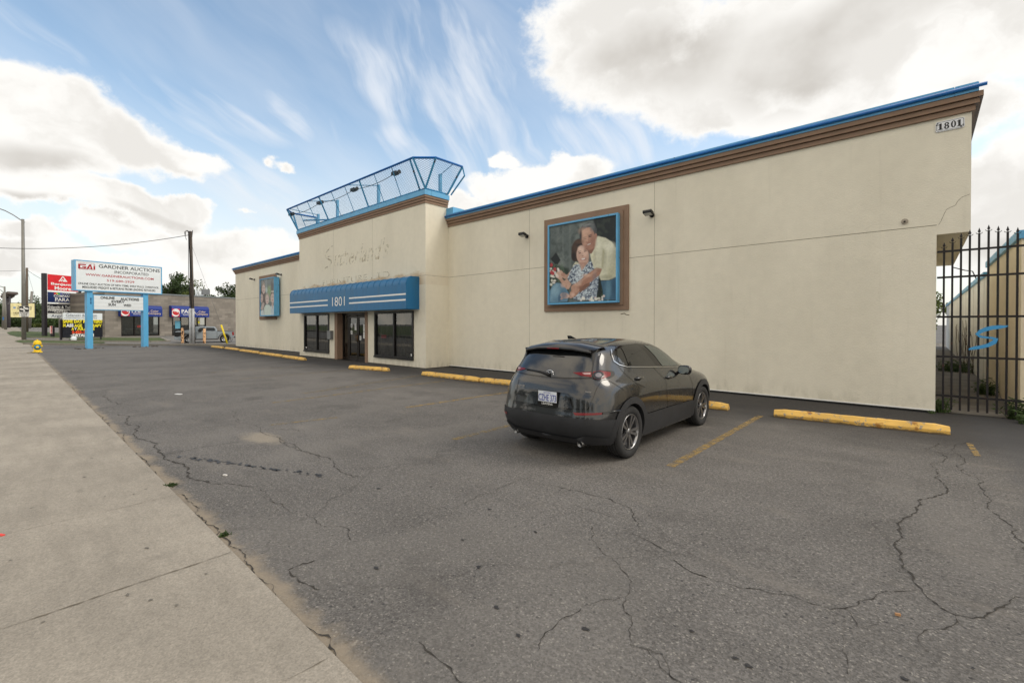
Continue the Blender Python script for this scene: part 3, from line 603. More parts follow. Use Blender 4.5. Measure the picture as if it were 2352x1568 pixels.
# number plate by the corner
a, b = Vector((.155, FY, 5.22)), Vector((.565, FY, 5.62))
a = pl(2149, 306, FY); b = pl(2216, 273, FY); a.z = pl(2149, 306, FY).z-.0; W_, H_ = b.x-a.x, .30*1.0
z0 = pl(2149, 306, FY).z; z1 = pl(2149, 283, FY).z
pq = thing('number_plate', 'white house number plate reading 1801 under the cornice corner', 'sign', (a.x, FY, z0))
def rrect(x0, x1, y0, y1, r, n=4):
    o = []
    for cx, cy, s in ((x1-r, y0+r, -90), (x1-r, y1-r, 0), (x0+r, y1-r, 90), (x0+r, y0+r, 180)):
        for i in range(n+1): q = R(s+90*i/n); o.append((cx+r*math.cos(q), cy+r*math.sin(q)))
    return o
fo = Vector((0, FY, 0)); k = MB(); k.prism(rrect(a.x, b.x, z0, z1, .035), fo, X_, Z_, -Y_, .001, .02); k.build('plate', mat('enamel_white', S(222, 224, 228), .35), pq)
k = MB(); R0 = rrect(a.x+.012, b.x-.012, z0+.012, z1-.012, .03); R1 = rrect(a.x+.018, b.x-.018, z0+.018, z1-.018, .026)
m_ = len(R0); k.add([fo+X_*p[0]+Z_*p[1]-Y_*.0215 for p in R0+R1], [(i, (i+1) % m_, m_+(i+1) % m_, m_+i) for i in range(m_)]); k.build('border', M_BK, pq)
def ring(k, cx, cy, rx, ry, ix, iy, o, off):
    n = 20; vs = [o+X_*(cx+rx*math.cos(6.2832*i/n))+Z_*(cy+ry*math.sin(6.2832*i/n))-Y_*off for i in range(n)]+[o+X_*(cx+ix*math.cos(6.2832*i/n))+Z_*(cy+iy*math.sin(6.2832*i/n))-Y_*off for i in range(n)]
    k.add(vs, [(i, (i+1) % n, n+(i+1) % n, n+i) for i in range(n)])
k = MB(); wq = (b.x-a.x); hh = (z1-z0); cz = (z0+z1)/2; o_ = .0215
def one(cx):
    s = wq*.042
    for x0, x1, y0, y1 in ((cx-s, cx+s, cz-hh*.27, cz+hh*.3), (cx-s*2.2, cx+s*2.2, cz-hh*.32, cz-hh*.26), (cx-s*2.1, cx-s, cz+hh*.16, cz+hh*.22)): k.add([fo+X_*x0+Z_*y0-Y_*o_, fo+X_*x1+Z_*y0-Y_*o_, fo+X_*x1+Z_*y1-Y_*o_, fo+X_*x0+Z_*y1-Y_*o_], [(0, 1, 2, 3)])
one(a.x+wq*.17); one(a.x+wq*.82)
ring(k, a.x+wq*.385, cz+hh*.15, wq*.08, hh*.17, wq*.028, hh*.09, fo, o_); ring(k, a.x+wq*.385, cz-hh*.15, wq*.09, hh*.19, wq*.032, hh*.11, fo, o_)
ring(k, a.x+wq*.62, cz, wq*.09, hh*.34, wq*.030, hh*.27, fo, o_); k.build('lettering', M_BK, pq)
k = MB()
for i, (u, v) in enumerate(((.07, .86), (.04, .7), (.95, .25), (.88, .1))): ring(k, a.x+wq*u, z0+hh*v, .012, .016, .004, .007, fo, .022)
k.build('scroll_ornament', M_BK, pq)
# ------------------------------------------------------------------ posters: a small painter filling a fine grid of coloured cells
class Paint:
    def __init__(s, w, h, fn): s.c = np.zeros((h, w, 3)); s.Y, s.X = np.mgrid[0:h, 0:w].astype(float); s.U = (s.X+.5)/w; s.V = (s.Y+.5)/h; s.fx, s.fy = fn(s.U, s.V)
    def put(s, a, col): c = np.array(S(*col)); s.c = s.c*(1-a[..., None])+c*a[..., None]
    def noise(s, seed, sc):
        r = np.random.RandomState(seed); o = 0
        for i in range(4):
            k = int(sc*2**i)+2; G = r.rand(k+1, k+1); u = s.U*(k-.01); v = s.V*(k-.01); a = u.astype(int); b = v.astype(int); fu = u-a; fv = v-b
            o = o+((G[b, a]*(1-fu)+G[b, a+1]*fu)*(1-fv)+(G[b+1, a]*(1-fu)+G[b+1, a+1]*fu)*fv)/2**i
        return o/1.875
    def ell(s, cx, cy, rx, ry, col, rot=0, soft=.12, a=1):
        c, d = math.cos(R(rot)), math.sin(R(rot)); x = s.fx-cx; y = s.fy-cy; q = np.sqrt(((x*c+y*d)/rx)**2+((-x*d+y*c)/ry)**2); s.put(np.clip((1-q)/soft+.5, 0, 1)*a, col)
    def poly(s, pts, col, a=1, soft=6):
        ins = np.zeros(s.fx.shape, bool); dm = np.full(s.fx.shape, 1e9)
        for (x0, y0), (x1, y1) in zip(pts, pts[1:]+pts[:1]):
            dx, dy = x1-x0, y1-y0; cnd = ((y0 > s.fy) != (y1 > s.fy)); ins ^= cnd & (s.fx < dx*(s.fy-y0)/(dy if dy else 1e-9)+x0)
            t = np.clip(((s.fx-x0)*dx+(s.fy-y0)*dy)/(dx*dx+dy*dy+1e-9), 0, 1); dm = np.minimum(dm, np.hypot(s.fx-x0-t*dx, s.fy-y0-t*dy))
        s.put(np.clip(np.where(ins, dm, -dm)/soft+.5, 0, 1)*a, col)
def picture(name, P, o, U, V, w, h, parent):
    c = P.c; c = c*(.93+.14*P.noise(77, 30))[..., None]*(.9+.2*P.noise(78, 6))[..., None]; p_ = np.pad(c, ((1, 1), (1, 1), (0, 0)), 'edge'); hh, ww = c.shape[:2]
    c = sum(p_[a:a+hh, b:b+ww]*wt for a, b, wt in ((0, 0, .05), (0, 1, .1), (0, 2, .05), (1, 0, .1), (1, 1, .4), (1, 2, .1), (2, 0, .05), (2, 1, .1), (2, 2, .05)))
    g_ = c.mean(2, keepdims=True); P.c = (c*.80+g_*.20)*np.array([.97, 1.0, 1.0])+.008      # sun faded ink
    hh, ww = P.c.shape[:2]; me = bpy.data.meshes.new(name); org = parent.location
    vs = [tuple(o+U*(w*i/ww)+V*(h*j/hh)-org) for j in range(hh+1) for i in range(ww+1)]
    fs = [(j*(ww+1)+i, j*(ww+1)+i+1, (j+1)*(ww+1)+i+1, (j+1)*(ww+1)+i) for j in range(hh) for i in range(ww)]
    me.from_pydata(vs, [], fs); at_ = me.attributes.new('tone', 'FLOAT_COLOR', 'FACE'); c = np.ones((hh*ww, 4), np.float32); c[:, :3] = np.clip(P.c[::-1].reshape(-1, 3), 0, 1)*.9; at_.data.foreach_set('color', c.ravel())
    if 'print' not in MATS:
        m, b, p = newmat('printed_poster'); q = b.n('ShaderNodeAttribute', attribute_name='tone'); b.put(p.inputs['Base Color'], q.outputs['Color']); p.inputs['Roughness'].default_value = .35; p.inputs['Specular IOR Level'].default_value = .3; MATS['print'] = m
    me.materials.append(MATS['print']); ob = bpy.data.objects.new(name, me); COL.objects.link(ob); ob.parent = parent; return ob
def fnA(u, v): x = 478+u*772; return x, (455-138*u)+v*((1328-27*u)-(455-138*u))
P = Paint(250, 250, fnA); N1 = P.noise(3, 5); N2 = P.noise(5, 20); N3 = P.noise(9, 42)
P.c[:] = S(104, 114, 112); P.put(np.clip((N1-.4)*2.2, 0, .8), (142, 150, 146)); P.put(np.clip((N2-.5)*2.5, 0, .6), (66, 78, 76))
for x, w_ in ((720, 22), (640, 14), (850, 26)): P.poly([(x, 330), (x+w_, 330), (x+w_+6, 950), (x-4, 950)], (128, 137, 133), .5, 20)
P.poly([(1000, 250), (1260, 250), (1260, 900), (1010, 900)], (34, 44, 46), 1, 30); P.put(np.clip((N2-.52)*2, 0, .35)*(P.fx > 1040), (86, 96, 78))
P.poly([(488, 822), (562, 745), (617, 832), (570, 900)], (30, 40, 42), 1, 8); P.poly([(470, 860), (720, 930), (720, 1330), (470, 1330)], (44, 62, 50), .9, 30)
P.put(np.clip((N3-.5)*5, 0, 1)*(P.fx < 700)*(P.fy > 880)*.6, (110, 132, 104))
P.poly([(1050, 1050), (1246, 1025), (1250, 1300), (1035, 1300)], (34, 48, 44), 1, 10); P.put(np.clip((N3-.55)*5, 0, 1)*(P.fx > 1030)*(P.fy > 1150)*.6, (92, 120, 88))
P.poly([(1085, 1075), (1180, 1065), (1246, 1030), (1250, 1292), (1115, 1292), (1105, 1180)], (62, 112, 142)); P.poly([(1150, 1080), (1190, 1070), (1180, 1290), (1150, 1290)], (92, 142, 168), .6, 18)
P.poly([(965, 765), (1000, 715), (1030, 640), (1048, 556), (1135, 578), (1200, 625), (1250, 705), (1246, 1028), (1170, 1062), (1085, 1065), (1060, 990), (1000, 920)], (222, 218, 192)); P.poly([(1105, 700), (1130, 720), (1110, 930), (1090, 925)], (186, 178, 136), .7, 14)
P.poly([(1150, 940), (1250, 860), (1250, 1000), (1160, 1050)], (190, 182, 140), .5, 40); P.poly([(970, 770), (1000, 745), (1020, 800), (985, 840)], (236, 230, 196), .9)
P.ell(850, 715, 98, 132, (58, 40, 34), 8); P.ell(800, 760, 50, 90, (70, 48, 38), 10); P.ell(900, 650, 60, 60, (52, 36, 32))
for i in range(26): P.ell(770+rnd.uniform(-10, 100), 620+rnd.uniform(0, 220), 12, 9, (108, 76, 56), 0, .6, .35)
P.poly([(915, 650), (1010, 640), (1015, 700), (985, 755), (960, 760)], (150, 104, 84)); P.ell(948, 580, 88, 132, (206, 156, 132), -8); P.ell(985, 640, 50, 60, (178, 124, 102), 0, .8, .6)
P.poly([(848, 605), (843, 500), (878, 432), (950, 396), (1012, 408), (1042, 478), (1040, 545), (1022, 560), (1005, 510), (985, 448), (925, 462), (868, 505), (862, 600)], (84, 86, 88)); P.poly([(885, 440), (960, 405), (1005, 425), (960, 430)], (150, 154, 156), .8, 10)
P.ell(1030, 560, 14, 34, (196, 140, 118)); P.ell(908, 590, 20, 6, (60, 40, 36), -15); P.ell(968, 562, 22, 6, (60, 40, 36), -15); P.poly([(885, 575), (925, 560), (925, 568), (888, 583)], (70, 56, 52)); P.poly([(945, 548), (990, 532), (990, 541), (948, 556)], (70, 56, 52))
P.poly([(930, 570), (945, 620), (925, 632)], (226, 176, 150), .8); P.ell(938, 628, 18, 8, (160, 104, 84), 0, .5, .7); P.ell(955, 652, 34, 9, (150, 76, 70), -24); P.ell(955, 650, 26, 5, (235, 225, 215), -24)
P.poly([(838, 850), (945, 820), (960, 900), (880, 990), (840, 930)], (204, 160, 140)); P.ell(880, 775, 70, 112, (226, 184, 164), -6); P.ell(930, 790, 26, 70, (196, 146, 124), 0, .8, .5)
P.ell(848, 752, 17, 6, (50, 32, 30), -14); P.ell(912, 730, 18, 6, (50, 32, 30), -14); P.poly([(828, 735), (866, 720), (866, 726), (830, 741)], (66, 46, 42)); P.poly([(895, 712), (935, 702), (935, 708), (897, 718)], (66, 46, 42)); P.ell(882, 785, 12, 7, (180, 122, 102), 0, .5, .7)
P.ell(888, 822, 32, 14, (176, 70, 72), -12); P.ell(888, 819, 26, 9, (246, 240, 234), -12)
P.poly([(765, 900), (800, 850), (845, 868), (790, 960)], (226, 220, 190)); P.poly([(600, 960), (640, 985), (700, 1000), (760, 930), (800, 905), (770, 1000), (700, 1060), (650, 1040)], (204, 160, 138))
BL = [(785, 885), (845, 875), (870, 960), (950, 850), (985, 850), (1005, 920), (1062, 1000), (1052, 1180), (1030, 1290), (780, 1290), (762, 1110), (700, 1045), (735, 965)]
b4 = P.c.copy(); P.poly(BL, (200, 212, 222)); msk = np.abs(P.c-b4).sum(2) > .02; q = np.clip((np.abs(P.noise(21, 34)-.5) < .055)*1.0, 0, 1); P.put(q*msk*.9, (34, 56, 96)); q = np.clip((P.noise(33, 50)-.52)*9, 0, 1); P.put(q*msk*.6, (44, 66, 106))
P.poly([(640, 1080), (700, 1050), (752, 1110), (720, 1165), (690, 1170)], (214, 170, 148)); P.poly([(590, 1040), (630, 1030), (700, 1120), (680, 1165)], (206, 160, 138))
P.ell(608, 1000, 46, 52, (220, 178, 156)); P.ell(650, 1000, 26, 22, (196, 146, 124)); P.ell(590, 945, 14, 26, (236, 224, 220), -20)
P.poly([(466, 1210), (520, 1120), (570, 1092), (625, 1100), (690, 1165), (725, 1225), (700, 1310), (466, 1325)], (104, 150, 178)); P.poly([(500, 1180), (560, 1110), (600, 1112), (540, 1200), (500, 1300), (470, 1310)], (140, 182, 204), .7, 20); P.poly([(585, 1240), (610, 1200), (622, 1300), (590, 1310)], (60, 104, 138), .8, 14)
P.poly([(1098, 935), (1040, 918), (975, 965), (880, 1035), (830, 1080), (770, 1140), (742, 1200), (750, 1262), (800, 1250), (850, 1190), (905, 1130), (1000, 1070), (1075, 1000)], (186, 134, 108)); P.poly([(1090, 940), (1040, 930), (900, 1035), (850, 1090), (960, 1020)], (214, 164, 138), .7, 12)
P.poly([(905, 1110), (960, 1090), (965, 1120), (860, 1205), (835, 1190)], (150, 104, 84)); P.ell(795, 1160, 52, 46, (204, 156, 132), 40); P.poly([(735, 1200), (800, 1190), (775, 1260), (735, 1275), (720, 1255)], (206, 158, 136)); P.ell(670, 1240, 56, 34, (224, 184, 166), 10); P.ell(640, 1270, 26, 12, (212, 168, 150), -30)
for i in range(34):
    x, y = (rnd.uniform(478, 590), rnd.uniform(900, 1180)) if i < 16 else (rnd.uniform(860, 1240), rnd.uniform(1240, 1310)); P.ell(x, y, rnd.uniform(10, 22), rnd.uniform(9, 18), rnd.choice([(238, 232, 226), (236, 214, 206), (240, 236, 220)]), 0, .4, .85)
for x, y in ((545, 940), (505, 975), (520, 985), (500, 890)): P.ell(x, y, 20, 22, (196, 44, 58), 0, .3)
for x, y, rx, ry, c, a in ((905, 500, 60, 40, (232, 186, 160), .5), (905, 560, 30, 50, (226, 178, 152), .5), (1000, 600, 30, 80, (168, 118, 98), .5), (930, 690, 60, 26, (176, 122, 100), .6), (990, 450, 26, 50, (120, 124, 126), .6), (910, 430, 40, 22, (150, 152, 152), .5), (862, 550, 12, 60, (60, 62, 64), .6),
    (865, 700, 36, 30, (244, 208, 190), .5), (915, 760, 20, 30, (242, 200, 180), .5), (850, 800, 26, 40, (214, 166, 146), .5), (885, 870, 50, 16, (190, 142, 122), .6), (790, 690, 30, 60, (96, 66, 50), .5), (840, 620, 50, 26, (110, 78, 58), .5), (780, 780, 22, 50, (40, 28, 26), .5),
    (1180, 680, 60, 50, (240, 236, 214), .6), (1060, 650, 30, 70, (236, 232, 208), .6), (1120, 830, 26, 110, (188, 184, 156), .45), (1200, 900, 30, 110, (196, 192, 164), .5), (1050, 880, 36, 60, (206, 202, 176), .4), (1230, 780, 24, 90, (182, 178, 150), .5), (1150, 1030, 70, 26, (170, 166, 136), .5), (1015, 800, 16, 70, (196, 190, 162), .5),
    (930, 1010, 50, 18, (226, 180, 154), .6), (820, 1110, 40, 20, (222, 176, 150), .5), (880, 1150, 50, 20, (148, 102, 82), .6), (1060, 950, 26, 20, (160, 112, 90), .6), (770, 1230, 24, 20, (232, 190, 168), .5), (650, 1120, 30, 26, (228, 186, 164), .5),
    (560, 1190, 50, 60, (150, 190, 210), .5), (660, 1230, 40, 50, (72, 116, 148), .5), (500, 1280, 36, 40, (120, 164, 190), .5), (1160, 1180, 30, 90, (104, 154, 180), .5), (1225, 1150, 20, 90, (44, 88, 118), .5), (840, 1000, 40, 90, (230, 236, 240), .25), (1020, 1100, 26, 120, (120, 134, 156), .35)):
    P.ell(x, y, rx, ry, c, 0, 1.0, a*1.3)
P.c = np.clip(P.c, 0, 1)**1.12*1.06; P.put(np.clip((P.noise(92, 60)-.5)*.8, 0, .10), (10, 16, 18))
P.poly([(478, 300), (1260, 300), (1260, 345), (478, 470)], (30, 38, 38), .35, 30)
def poster(lab, xa, xb, za, zb, ia, ib, ja, jb, P, dep):
    """outer brown board xa..xb za..zb; blue box ia..ib ja..jb standing dep off the wall"""
    t_ = thing('poster_box', lab, 'poster', ((xa+xb)/2, FY, za)); k = MB(); k.box(xa, xb, FY-.06, FY-.001, za, zb); k.box(xa+.16, xb-.16, FY-.10, FY-.061, za+.15, zb-.15); k.build('backing_board', M_BR, t_)
    y0 = FY-.10-dep; k = MB(); e = .055
    k.box(ia, ib, y0+.05, FY-.101, ja, jb); k.box(ia, ib, y0, y0+.049, ja, ja+e); k.box(ia, ib, y0, y0+.049, jb-e, jb); k.box(ia, ia+e, y0, y0+.049, ja+e, jb-e); k.box(ib-e, ib, y0, y0+.049, ja+e, jb-e)
    k.build('sign_frame', M_LB, t_, .004); picture('printed_picture', P, Vector((ia+e, y0+.04, ja+e)), X_, Z_, ib-ia-2*e, jb-ja-2*e, t_); return t_
cm = lambda x, y, Y: pl(1163.75+.20315*x, 428.75+.20315*y, Y)
dep = .14; YB = FY-.10-dep
poster('poster of a couple embracing in a garden, blue frame on a brown board', -9.69, -6.52, 2.22, 5.35, cm(462, 1335, YB).x, cm(1252, 1300, YB).x, cm(460, 1335, YB).z, cm(468, 437, YB).z, P, dep)
def fnB(u, v): x = 240+u*332; return x, (312-62*u)+v*((1200-8*u)-(312-62*u))
Q = Paint(90, 100, fnB); M1 = Q.noise(4, 8); M2 = Q.noise(8, 24)
Q.c[:] = S(112, 122, 122); Q.put(np.clip((M1-.45)*3, 0, .7), (80, 86, 86))
for x in (248, 285, 325, 352, 385): Q.poly([(x, 250), (x+10, 250), (x+10, 480), (x, 480)], (170, 182, 184), .7, 6)
Q.poly([(490, 380), (575, 400), (575, 620), (490, 620)], (92, 80, 74), .8, 30); Q.ell(450, 600, 45, 150, (132, 160, 104), 0, .6); Q.put(np.clip((M2-.55)*5, 0, .7)*(Q.fx > 400)*(Q.fx < 500)*(Q.fy > 440)*(Q.fy < 900), (180, 200, 150)); Q.ell(385, 560, 26, 70, (188, 206, 206), 0, .5, .8)
Q.poly([(260, 480), (300, 340), (345, 340), (362, 560), (370, 960), (290, 960), (255, 640)], (92, 74, 66)); Q.ell(316, 540, 42, 118, (210, 180, 170)); Q.poly([(280, 400), (316, 345), (352, 400), (345, 450), (316, 420), (288, 450)], (150, 134, 120))
Q.ell(265, 700, 40, 110, (80, 64, 60)); Q.ell(266, 765, 36, 112, (204, 172, 162)); Q.ell(405, 745, 50, 110, (168, 154, 136)); Q.ell(403, 800, 40, 118, (216, 188, 178)); Q.ell(535, 690, 52, 120, (96, 78, 70)); Q.ell(530, 765, 46, 120, (212, 180, 168)); Q.ell(535, 600, 40, 26, (200, 190, 176))
for cx, cy in ((316, 510), (264, 745), (403, 780), (530, 740)):
    Q.ell(cx-15, cy, 9, 7, (60, 46, 44)); Q.ell(cx+15, cy, 9, 7, (60, 46, 44)); Q.ell(cx, cy+78, 17, 9, (186, 110, 108))
Q.poly([(240, 1010), (300, 860), (340, 900), (300, 1050), (240, 1060)], (196, 166, 156)); Q.poly([(235, 1090), (310, 1050), (330, 1205), (232, 1210)], (206, 216, 220)); Q.poly([(325, 1010), (370, 930), (440, 930), (490, 980), (500, 1205), (330, 1205)], (204, 218, 208)); Q.poly([(490, 1000), (510, 930), (560, 960), (575, 1205), (500, 1205)], (188, 206, 218)); Q.poly([(505, 900), (550, 880), (530, 1060)], (198, 164, 152))
mw = lambda x, y, Y: pl(575.75+.0938*x, 612.5+.0938*y, Y)
dep2 = .34; Y2 = FY-.10-dep2
poster('faded poster of a smiling family group, in a blue frame on the far left wall', -36.25, -33.1, 2.13, 5.3, mw(222, 1210, Y2).x, mw(576, 1200, Y2).x, mw(222, 1212, Y2).z, mw(228, 305, Y2).z, Q, dep2)
# ------------------------------------------------------------------ mesh cage on the entrance roof
cg = thing('sign_cage', 'blue steel cage of expanded mesh flaring out above the entrance block roof', 'sign frame', (-20.8, 11.8, 7.16))
zb, zt = 7.2, 8.27; yb, yt = TY-.05, TY-.65; yk = 12.58; xa, xb = XL-.06, XR+.06; xo = .66
def mesh_mat():
    m = bpy.data.materials.new('expanded_mesh'); m.use_nodes = True; b = NB(m.node_tree); p = m.node_tree.nodes['Principled BSDF']; return m
M_MESH = mat('mesh_strand_blue', S(88, 116, 136), .5, var=.15)
def quadmesh(A, Bq, C_, Dq, name='expanded_mesh', sp=.072, r=.0046):
    """diamond lattice of flat strands filling quad A B (bottom) C D (top), built as real strips"""
    A, Bq, C_, Dq = map(Vector, (A, Bq, C_, Dq)); U = (Bq-A).normalized(); N = U.cross(Dq-A).normalized(); V = N.cross(U)
    P2 = [((p-A).dot(U), (p-A).dot(V)) for p in (A, Bq, C_, Dq)]; k = MB()
    for sgn in (1, -1):
        n = Vector((.5, -sgn*.866)); d = Vector((.866, sgn*.5)); n = Vector((-d[1], d[0])); lo = min(p[0]*n[0]+p[1]*n[1] for p in P2); hi = max(p[0]*n[0]+p[1]*n[1] for p in P2); c = lo+sp/2
        while c < hi:
            ts = []
            for i in range(4):
                p, q = P2[i], P2[(i+1) % 4]; a = p[0]*n[0]+p[1]*n[1]-c; b_ = q[0]*n[0]+q[1]*n[1]-c
                if a*b_ < 0: f = a/(a-b_); x = (p[0]+(q[0]-p[0])*f, p[1]+(q[1]-p[1])*f); ts.append(x)
            if len(ts) >= 2:
                p, q = ts[0], ts[1]; w = Vector((n[0], n[1]))*r; pa = A+U*p[0]+V*p[1]; pb_ = A+U*q[0]+V*q[1]; nn_ = U*w[0]+V*w[1]
                k.add([pa-nn_, pb_-nn_, pb_+nn_, pa+nn_], [(0, 1, 2, 3)])
            c += sp
    return k
def bar(a, b, w=.035, mi=0, k=None): k.tube([a, b], w, 4, mi, True, False)
fr = MB(); TA, TB = Vector((xa, yt, zt)), Vector((xb, yt, zt)); SA, SB = Vector((xb+xo, yb, zt)), Vector((xb+xo, yk, zt)); LA, LB = Vector((xa-xo, yb, zt)), Vector((xa-xo, yk, zt))
BA, BB, BK, BKL = Vector((xa, yb, zb)), Vector((xb, yb, zb)), Vector((xb, 12.33, zb)), Vector((xa, 12.33, zb))
for a, b in ((TA, TB), (TB, SA), (SA, SB), (TA, LA), (LA, LB)): bar(a, b, .05, k=fr)
fr.build('top_rail', M_BL, cg)
fr = MB()
for a, b in ((BA, BB), (BB, BK), (BA, BKL)): bar(a, b, .045, k=fr)
fr.build('bottom_rail', M_MB, cg)
fx_ = [-25.45, -24.13, -22.81, -21.5, -20.17, -18.84, -17.61, -16.27, -14.99]; fb = [-25.61, -24.24, -22.94, -21.6, -20.34, -19.03, -17.74, -16.43, -15.12]
for i, (a, b) in enumerate(zip(fx_, fb)):
    k = MB(); bar(Vector((b, yb-.02, zb)), Vector((a, yt, zt)), .045 if i in (2, 5, 8) else .02, k=k); k.build('rib', M_MB, cg)
for a, b in ((BB, TB), (BB, SA), (BK, SB), (BA, TA), (BA, LA), (BKL, LB)):
    k = MB(); bar(a, b, .05, k=k); k.build('corner_rib', M_MB, cg)
k = MB(); k.tube([SB, Vector((SB.x+.02, SB.y+.1, SB.z-.35)), BK+Vector((.05, .15, 0))], .04, 4, sm=False); k.build('corner_rib', M_MB, cg)
for q in ((BA, BB, TB, TA), (BB, BK, SB, SA), (BA, BKL, LB, LA)): quadmesh(*q).build('mesh_panel', M_MESH, cg)
for q in ((TB, SA, BB+Vector((.006, .0, 0)), BB), (LA, TA, BA, BA+Vector((-.006, .0, 0)))): quadmesh(*q).build('mesh_panel', M_MESH, cg)
for px_, py_ in ((731, 491.9), (775, 459.6), (869.5, 424.6)):
    tp_ = pl(px_, py_, 12.25); x = tp_.x; print('post', tp_)
    k = MB(); k.box(x-.08, x+.08, 12.2, 12.3, 6.9, tp_.z); k.build('rear_post', M_LB, cg)
    k = MB(); bar(Vector((x, 12.25, tp_.z-.04)), Vector((x-.05, yt, zt)), .018, k=k); k.build('brace', M_MB, cg)
k = MB(); x = plx(1012, 420, -14.78).x; k.box(-14.9, -14.78, 11.95, 12.05, 7.16, 7.98); k.build('rear_post', M_LB, cg); k = MB(); bar(Vector((-14.84, 12.0, 7.95)), Vector((xb+xo, 12.1, zt)), .018, k=k); k.build('brace', M_MB, cg)
k = MB(); bar(Vector((xa+.3, 11.4, 7.75)), Vector((-23.1, 11.5, 7.3)), .04, k=k); k.build('brace', M_MB, cg)
c4 = lambda x, y, Y: pl(637+.1875*x, 343+.1875*y, Y)
lp = [c4(175, 795, 10.85), c4(525, 655, 10.9), c4(945, 492, 10.92), c4(1455, 290, 10.9)]
pts = []
for a, b in zip(lp, lp[1:]):
    for i in range(8): f = i/8; p = a.lerp(b, f); p.z -= .12*math.sin(math.pi*f); pts.append(p)
pts.append(lp[-1]); k = MB(); k.tube(pts, .014, 5); k.build('cable', M_BK, cg)
for i, p in enumerate(lp):
    t_ = thing('flood_light', ['leftmost', 'second from the left', 'third from the left', 'rightmost'][i]+' of the four black flood lights hung inside the roof cage', 'flood light', p, 'flood lights in the roof cage')
    k = MB(); k.obox(p, X_, Y_, Z_, -.24, .1, -.1, .1, -.07, .07); k.build('lamp_head', M_BK, t_, .02)
    k = MB(); k.tube([p+X_*.1, p+X_*.2], .03, 6); k.tube([p+X_*.18, p+X_*.24], [.04, .09], 8); k.build('mount', M_BK, t_)
# ------------------------------------------------------------------ wheel stops
def ystop():
    m, b, p = newmat('chipped_yellow_paint'); tc = b.n('ShaderNodeTexCoord').outputs['Object']; s = b.n('ShaderNodeSeparateXYZ'); b.put(s.inputs[0], tc)
    n = b.noise(tc, 7, 6, .7); z = b.m('ADD', s.outputs[2], b.m('MULTIPLY', n, .09))
    c = b.v('SCALE', b.mix(0, S(224, 180, 92), S(224, 180, 92)), b.lr(b.noise(tc, 3, 4), .3, .7, .85, 1.08))
    c = b.mix(b.ss(b.noise(tc, 11, 5, .7), .555, .60), c, S(150, 140, 125)); c = b.mix(b.ss(z, .078, .06), c, S(118, 100, 70)); c = b.mix(b.m('MULTIPLY', b.ss(b.noise(tc, 4, 4), .64, .7), .7), c, S(140, 82, 30))
    b.put(p.inputs['Base Color'], c); p.inputs['Roughness'].default_value = .75
    bn = b.n('ShaderNodeBump'); b.put(bn.inputs['Height'], b.noise(tc, 25, 5)); bn.inputs['Strength'].default_value = .5; bn.inputs['Distance'].default_value = .01; b.put(p.inputs['Normal'], bn.outputs[0]); return m
M_YS = ystop()
def stop(x0, y0, x1, y1, lab, ht=.15):
    L = math.hypot(x1-x0, y1-y0); t_ = tag(None, 0, 0) if 0 else None
    k = MB(); w = .095; ch = .05; nseg = 14; r2_ = random.Random(int(x0*10)); prof = [(-w, 0), (-w-.01, ht*.45), (-w+.05, ht), (w-.05, ht), (w+.01, ht*.45), (w, 0)]
    vs = []; 
    for i in range(nseg+1):
        u = -L/2+L*i/nseg; e = .8 if i in (0, nseg) else 1
        if i in (0, nseg): u *= 1
        for a, b in prof: vs.append((u, a*(e+r2_.uniform(-.03, .03)), b*((.86 if i in (0, nseg) else 1)+r2_.uniform(-.02, .02))))
    fs = [(i*6+j, i*6+j+1, i*6+6+j+1, i*6+6+j) for i in range(nseg) for j in range(5)]+[tuple(range(6)), tuple(nseg*6+j for j in range(5, -1, -1))]
    k.add(vs, fs); o = k.build('wheel_stop', M_YS, None, .008, True); o.location = ((x0+x1)/2, (y0+y1)/2, .002); o.rotation_euler.z = math.atan2(y1-y0, x1-x0)
    return tag(o, lab, 'wheel stop', 'yellow concrete wheel stops along the store front')
stop(-2.13, 9.93, .33, 10.2, 'chipped yellow concrete wheel stop nearest the right corner of the store')
stop(-5.35, 9.95, -2.98, 9.98, 'yellow concrete wheel stop in front of the grey car nose')
stop(-12.98, 9.72, -10.16, 9.75, 'long yellow concrete wheel stop beside the entrance block right corner')
stop(-10.1, 9.77, -7.6, 9.85, 'yellow concrete wheel stop butted to the one on its left, beside the car rear')
stop(-17.1, 9.2, -14.98, 9.62, 'yellow concrete wheel stop skewed in front of the entrance right window')
for i, (a, b, l) in enumerate([((-25.5, 9.9), (-22.5, 9.75), 'yellow wheel stop nearest the entrance in the row of five by the left wall'), ((-29.3, 10.1), (-25.75, 9.95), 'yellow wheel stop second from the entrance in the row of five'), ((-33.7, 10.35), (-29.9, 10.2), 'middle yellow wheel stop in the row of five by the left wall'),
                               ((-37.7, 10.6), (-34.5, 10.5), 'yellow wheel stop second from the far end in the row of five'), ((-41.0, 10.6), (-38.3, 10.6), 'farthest small yellow wheel stop by the left corner of the store')]): stop(*a, *b, l)
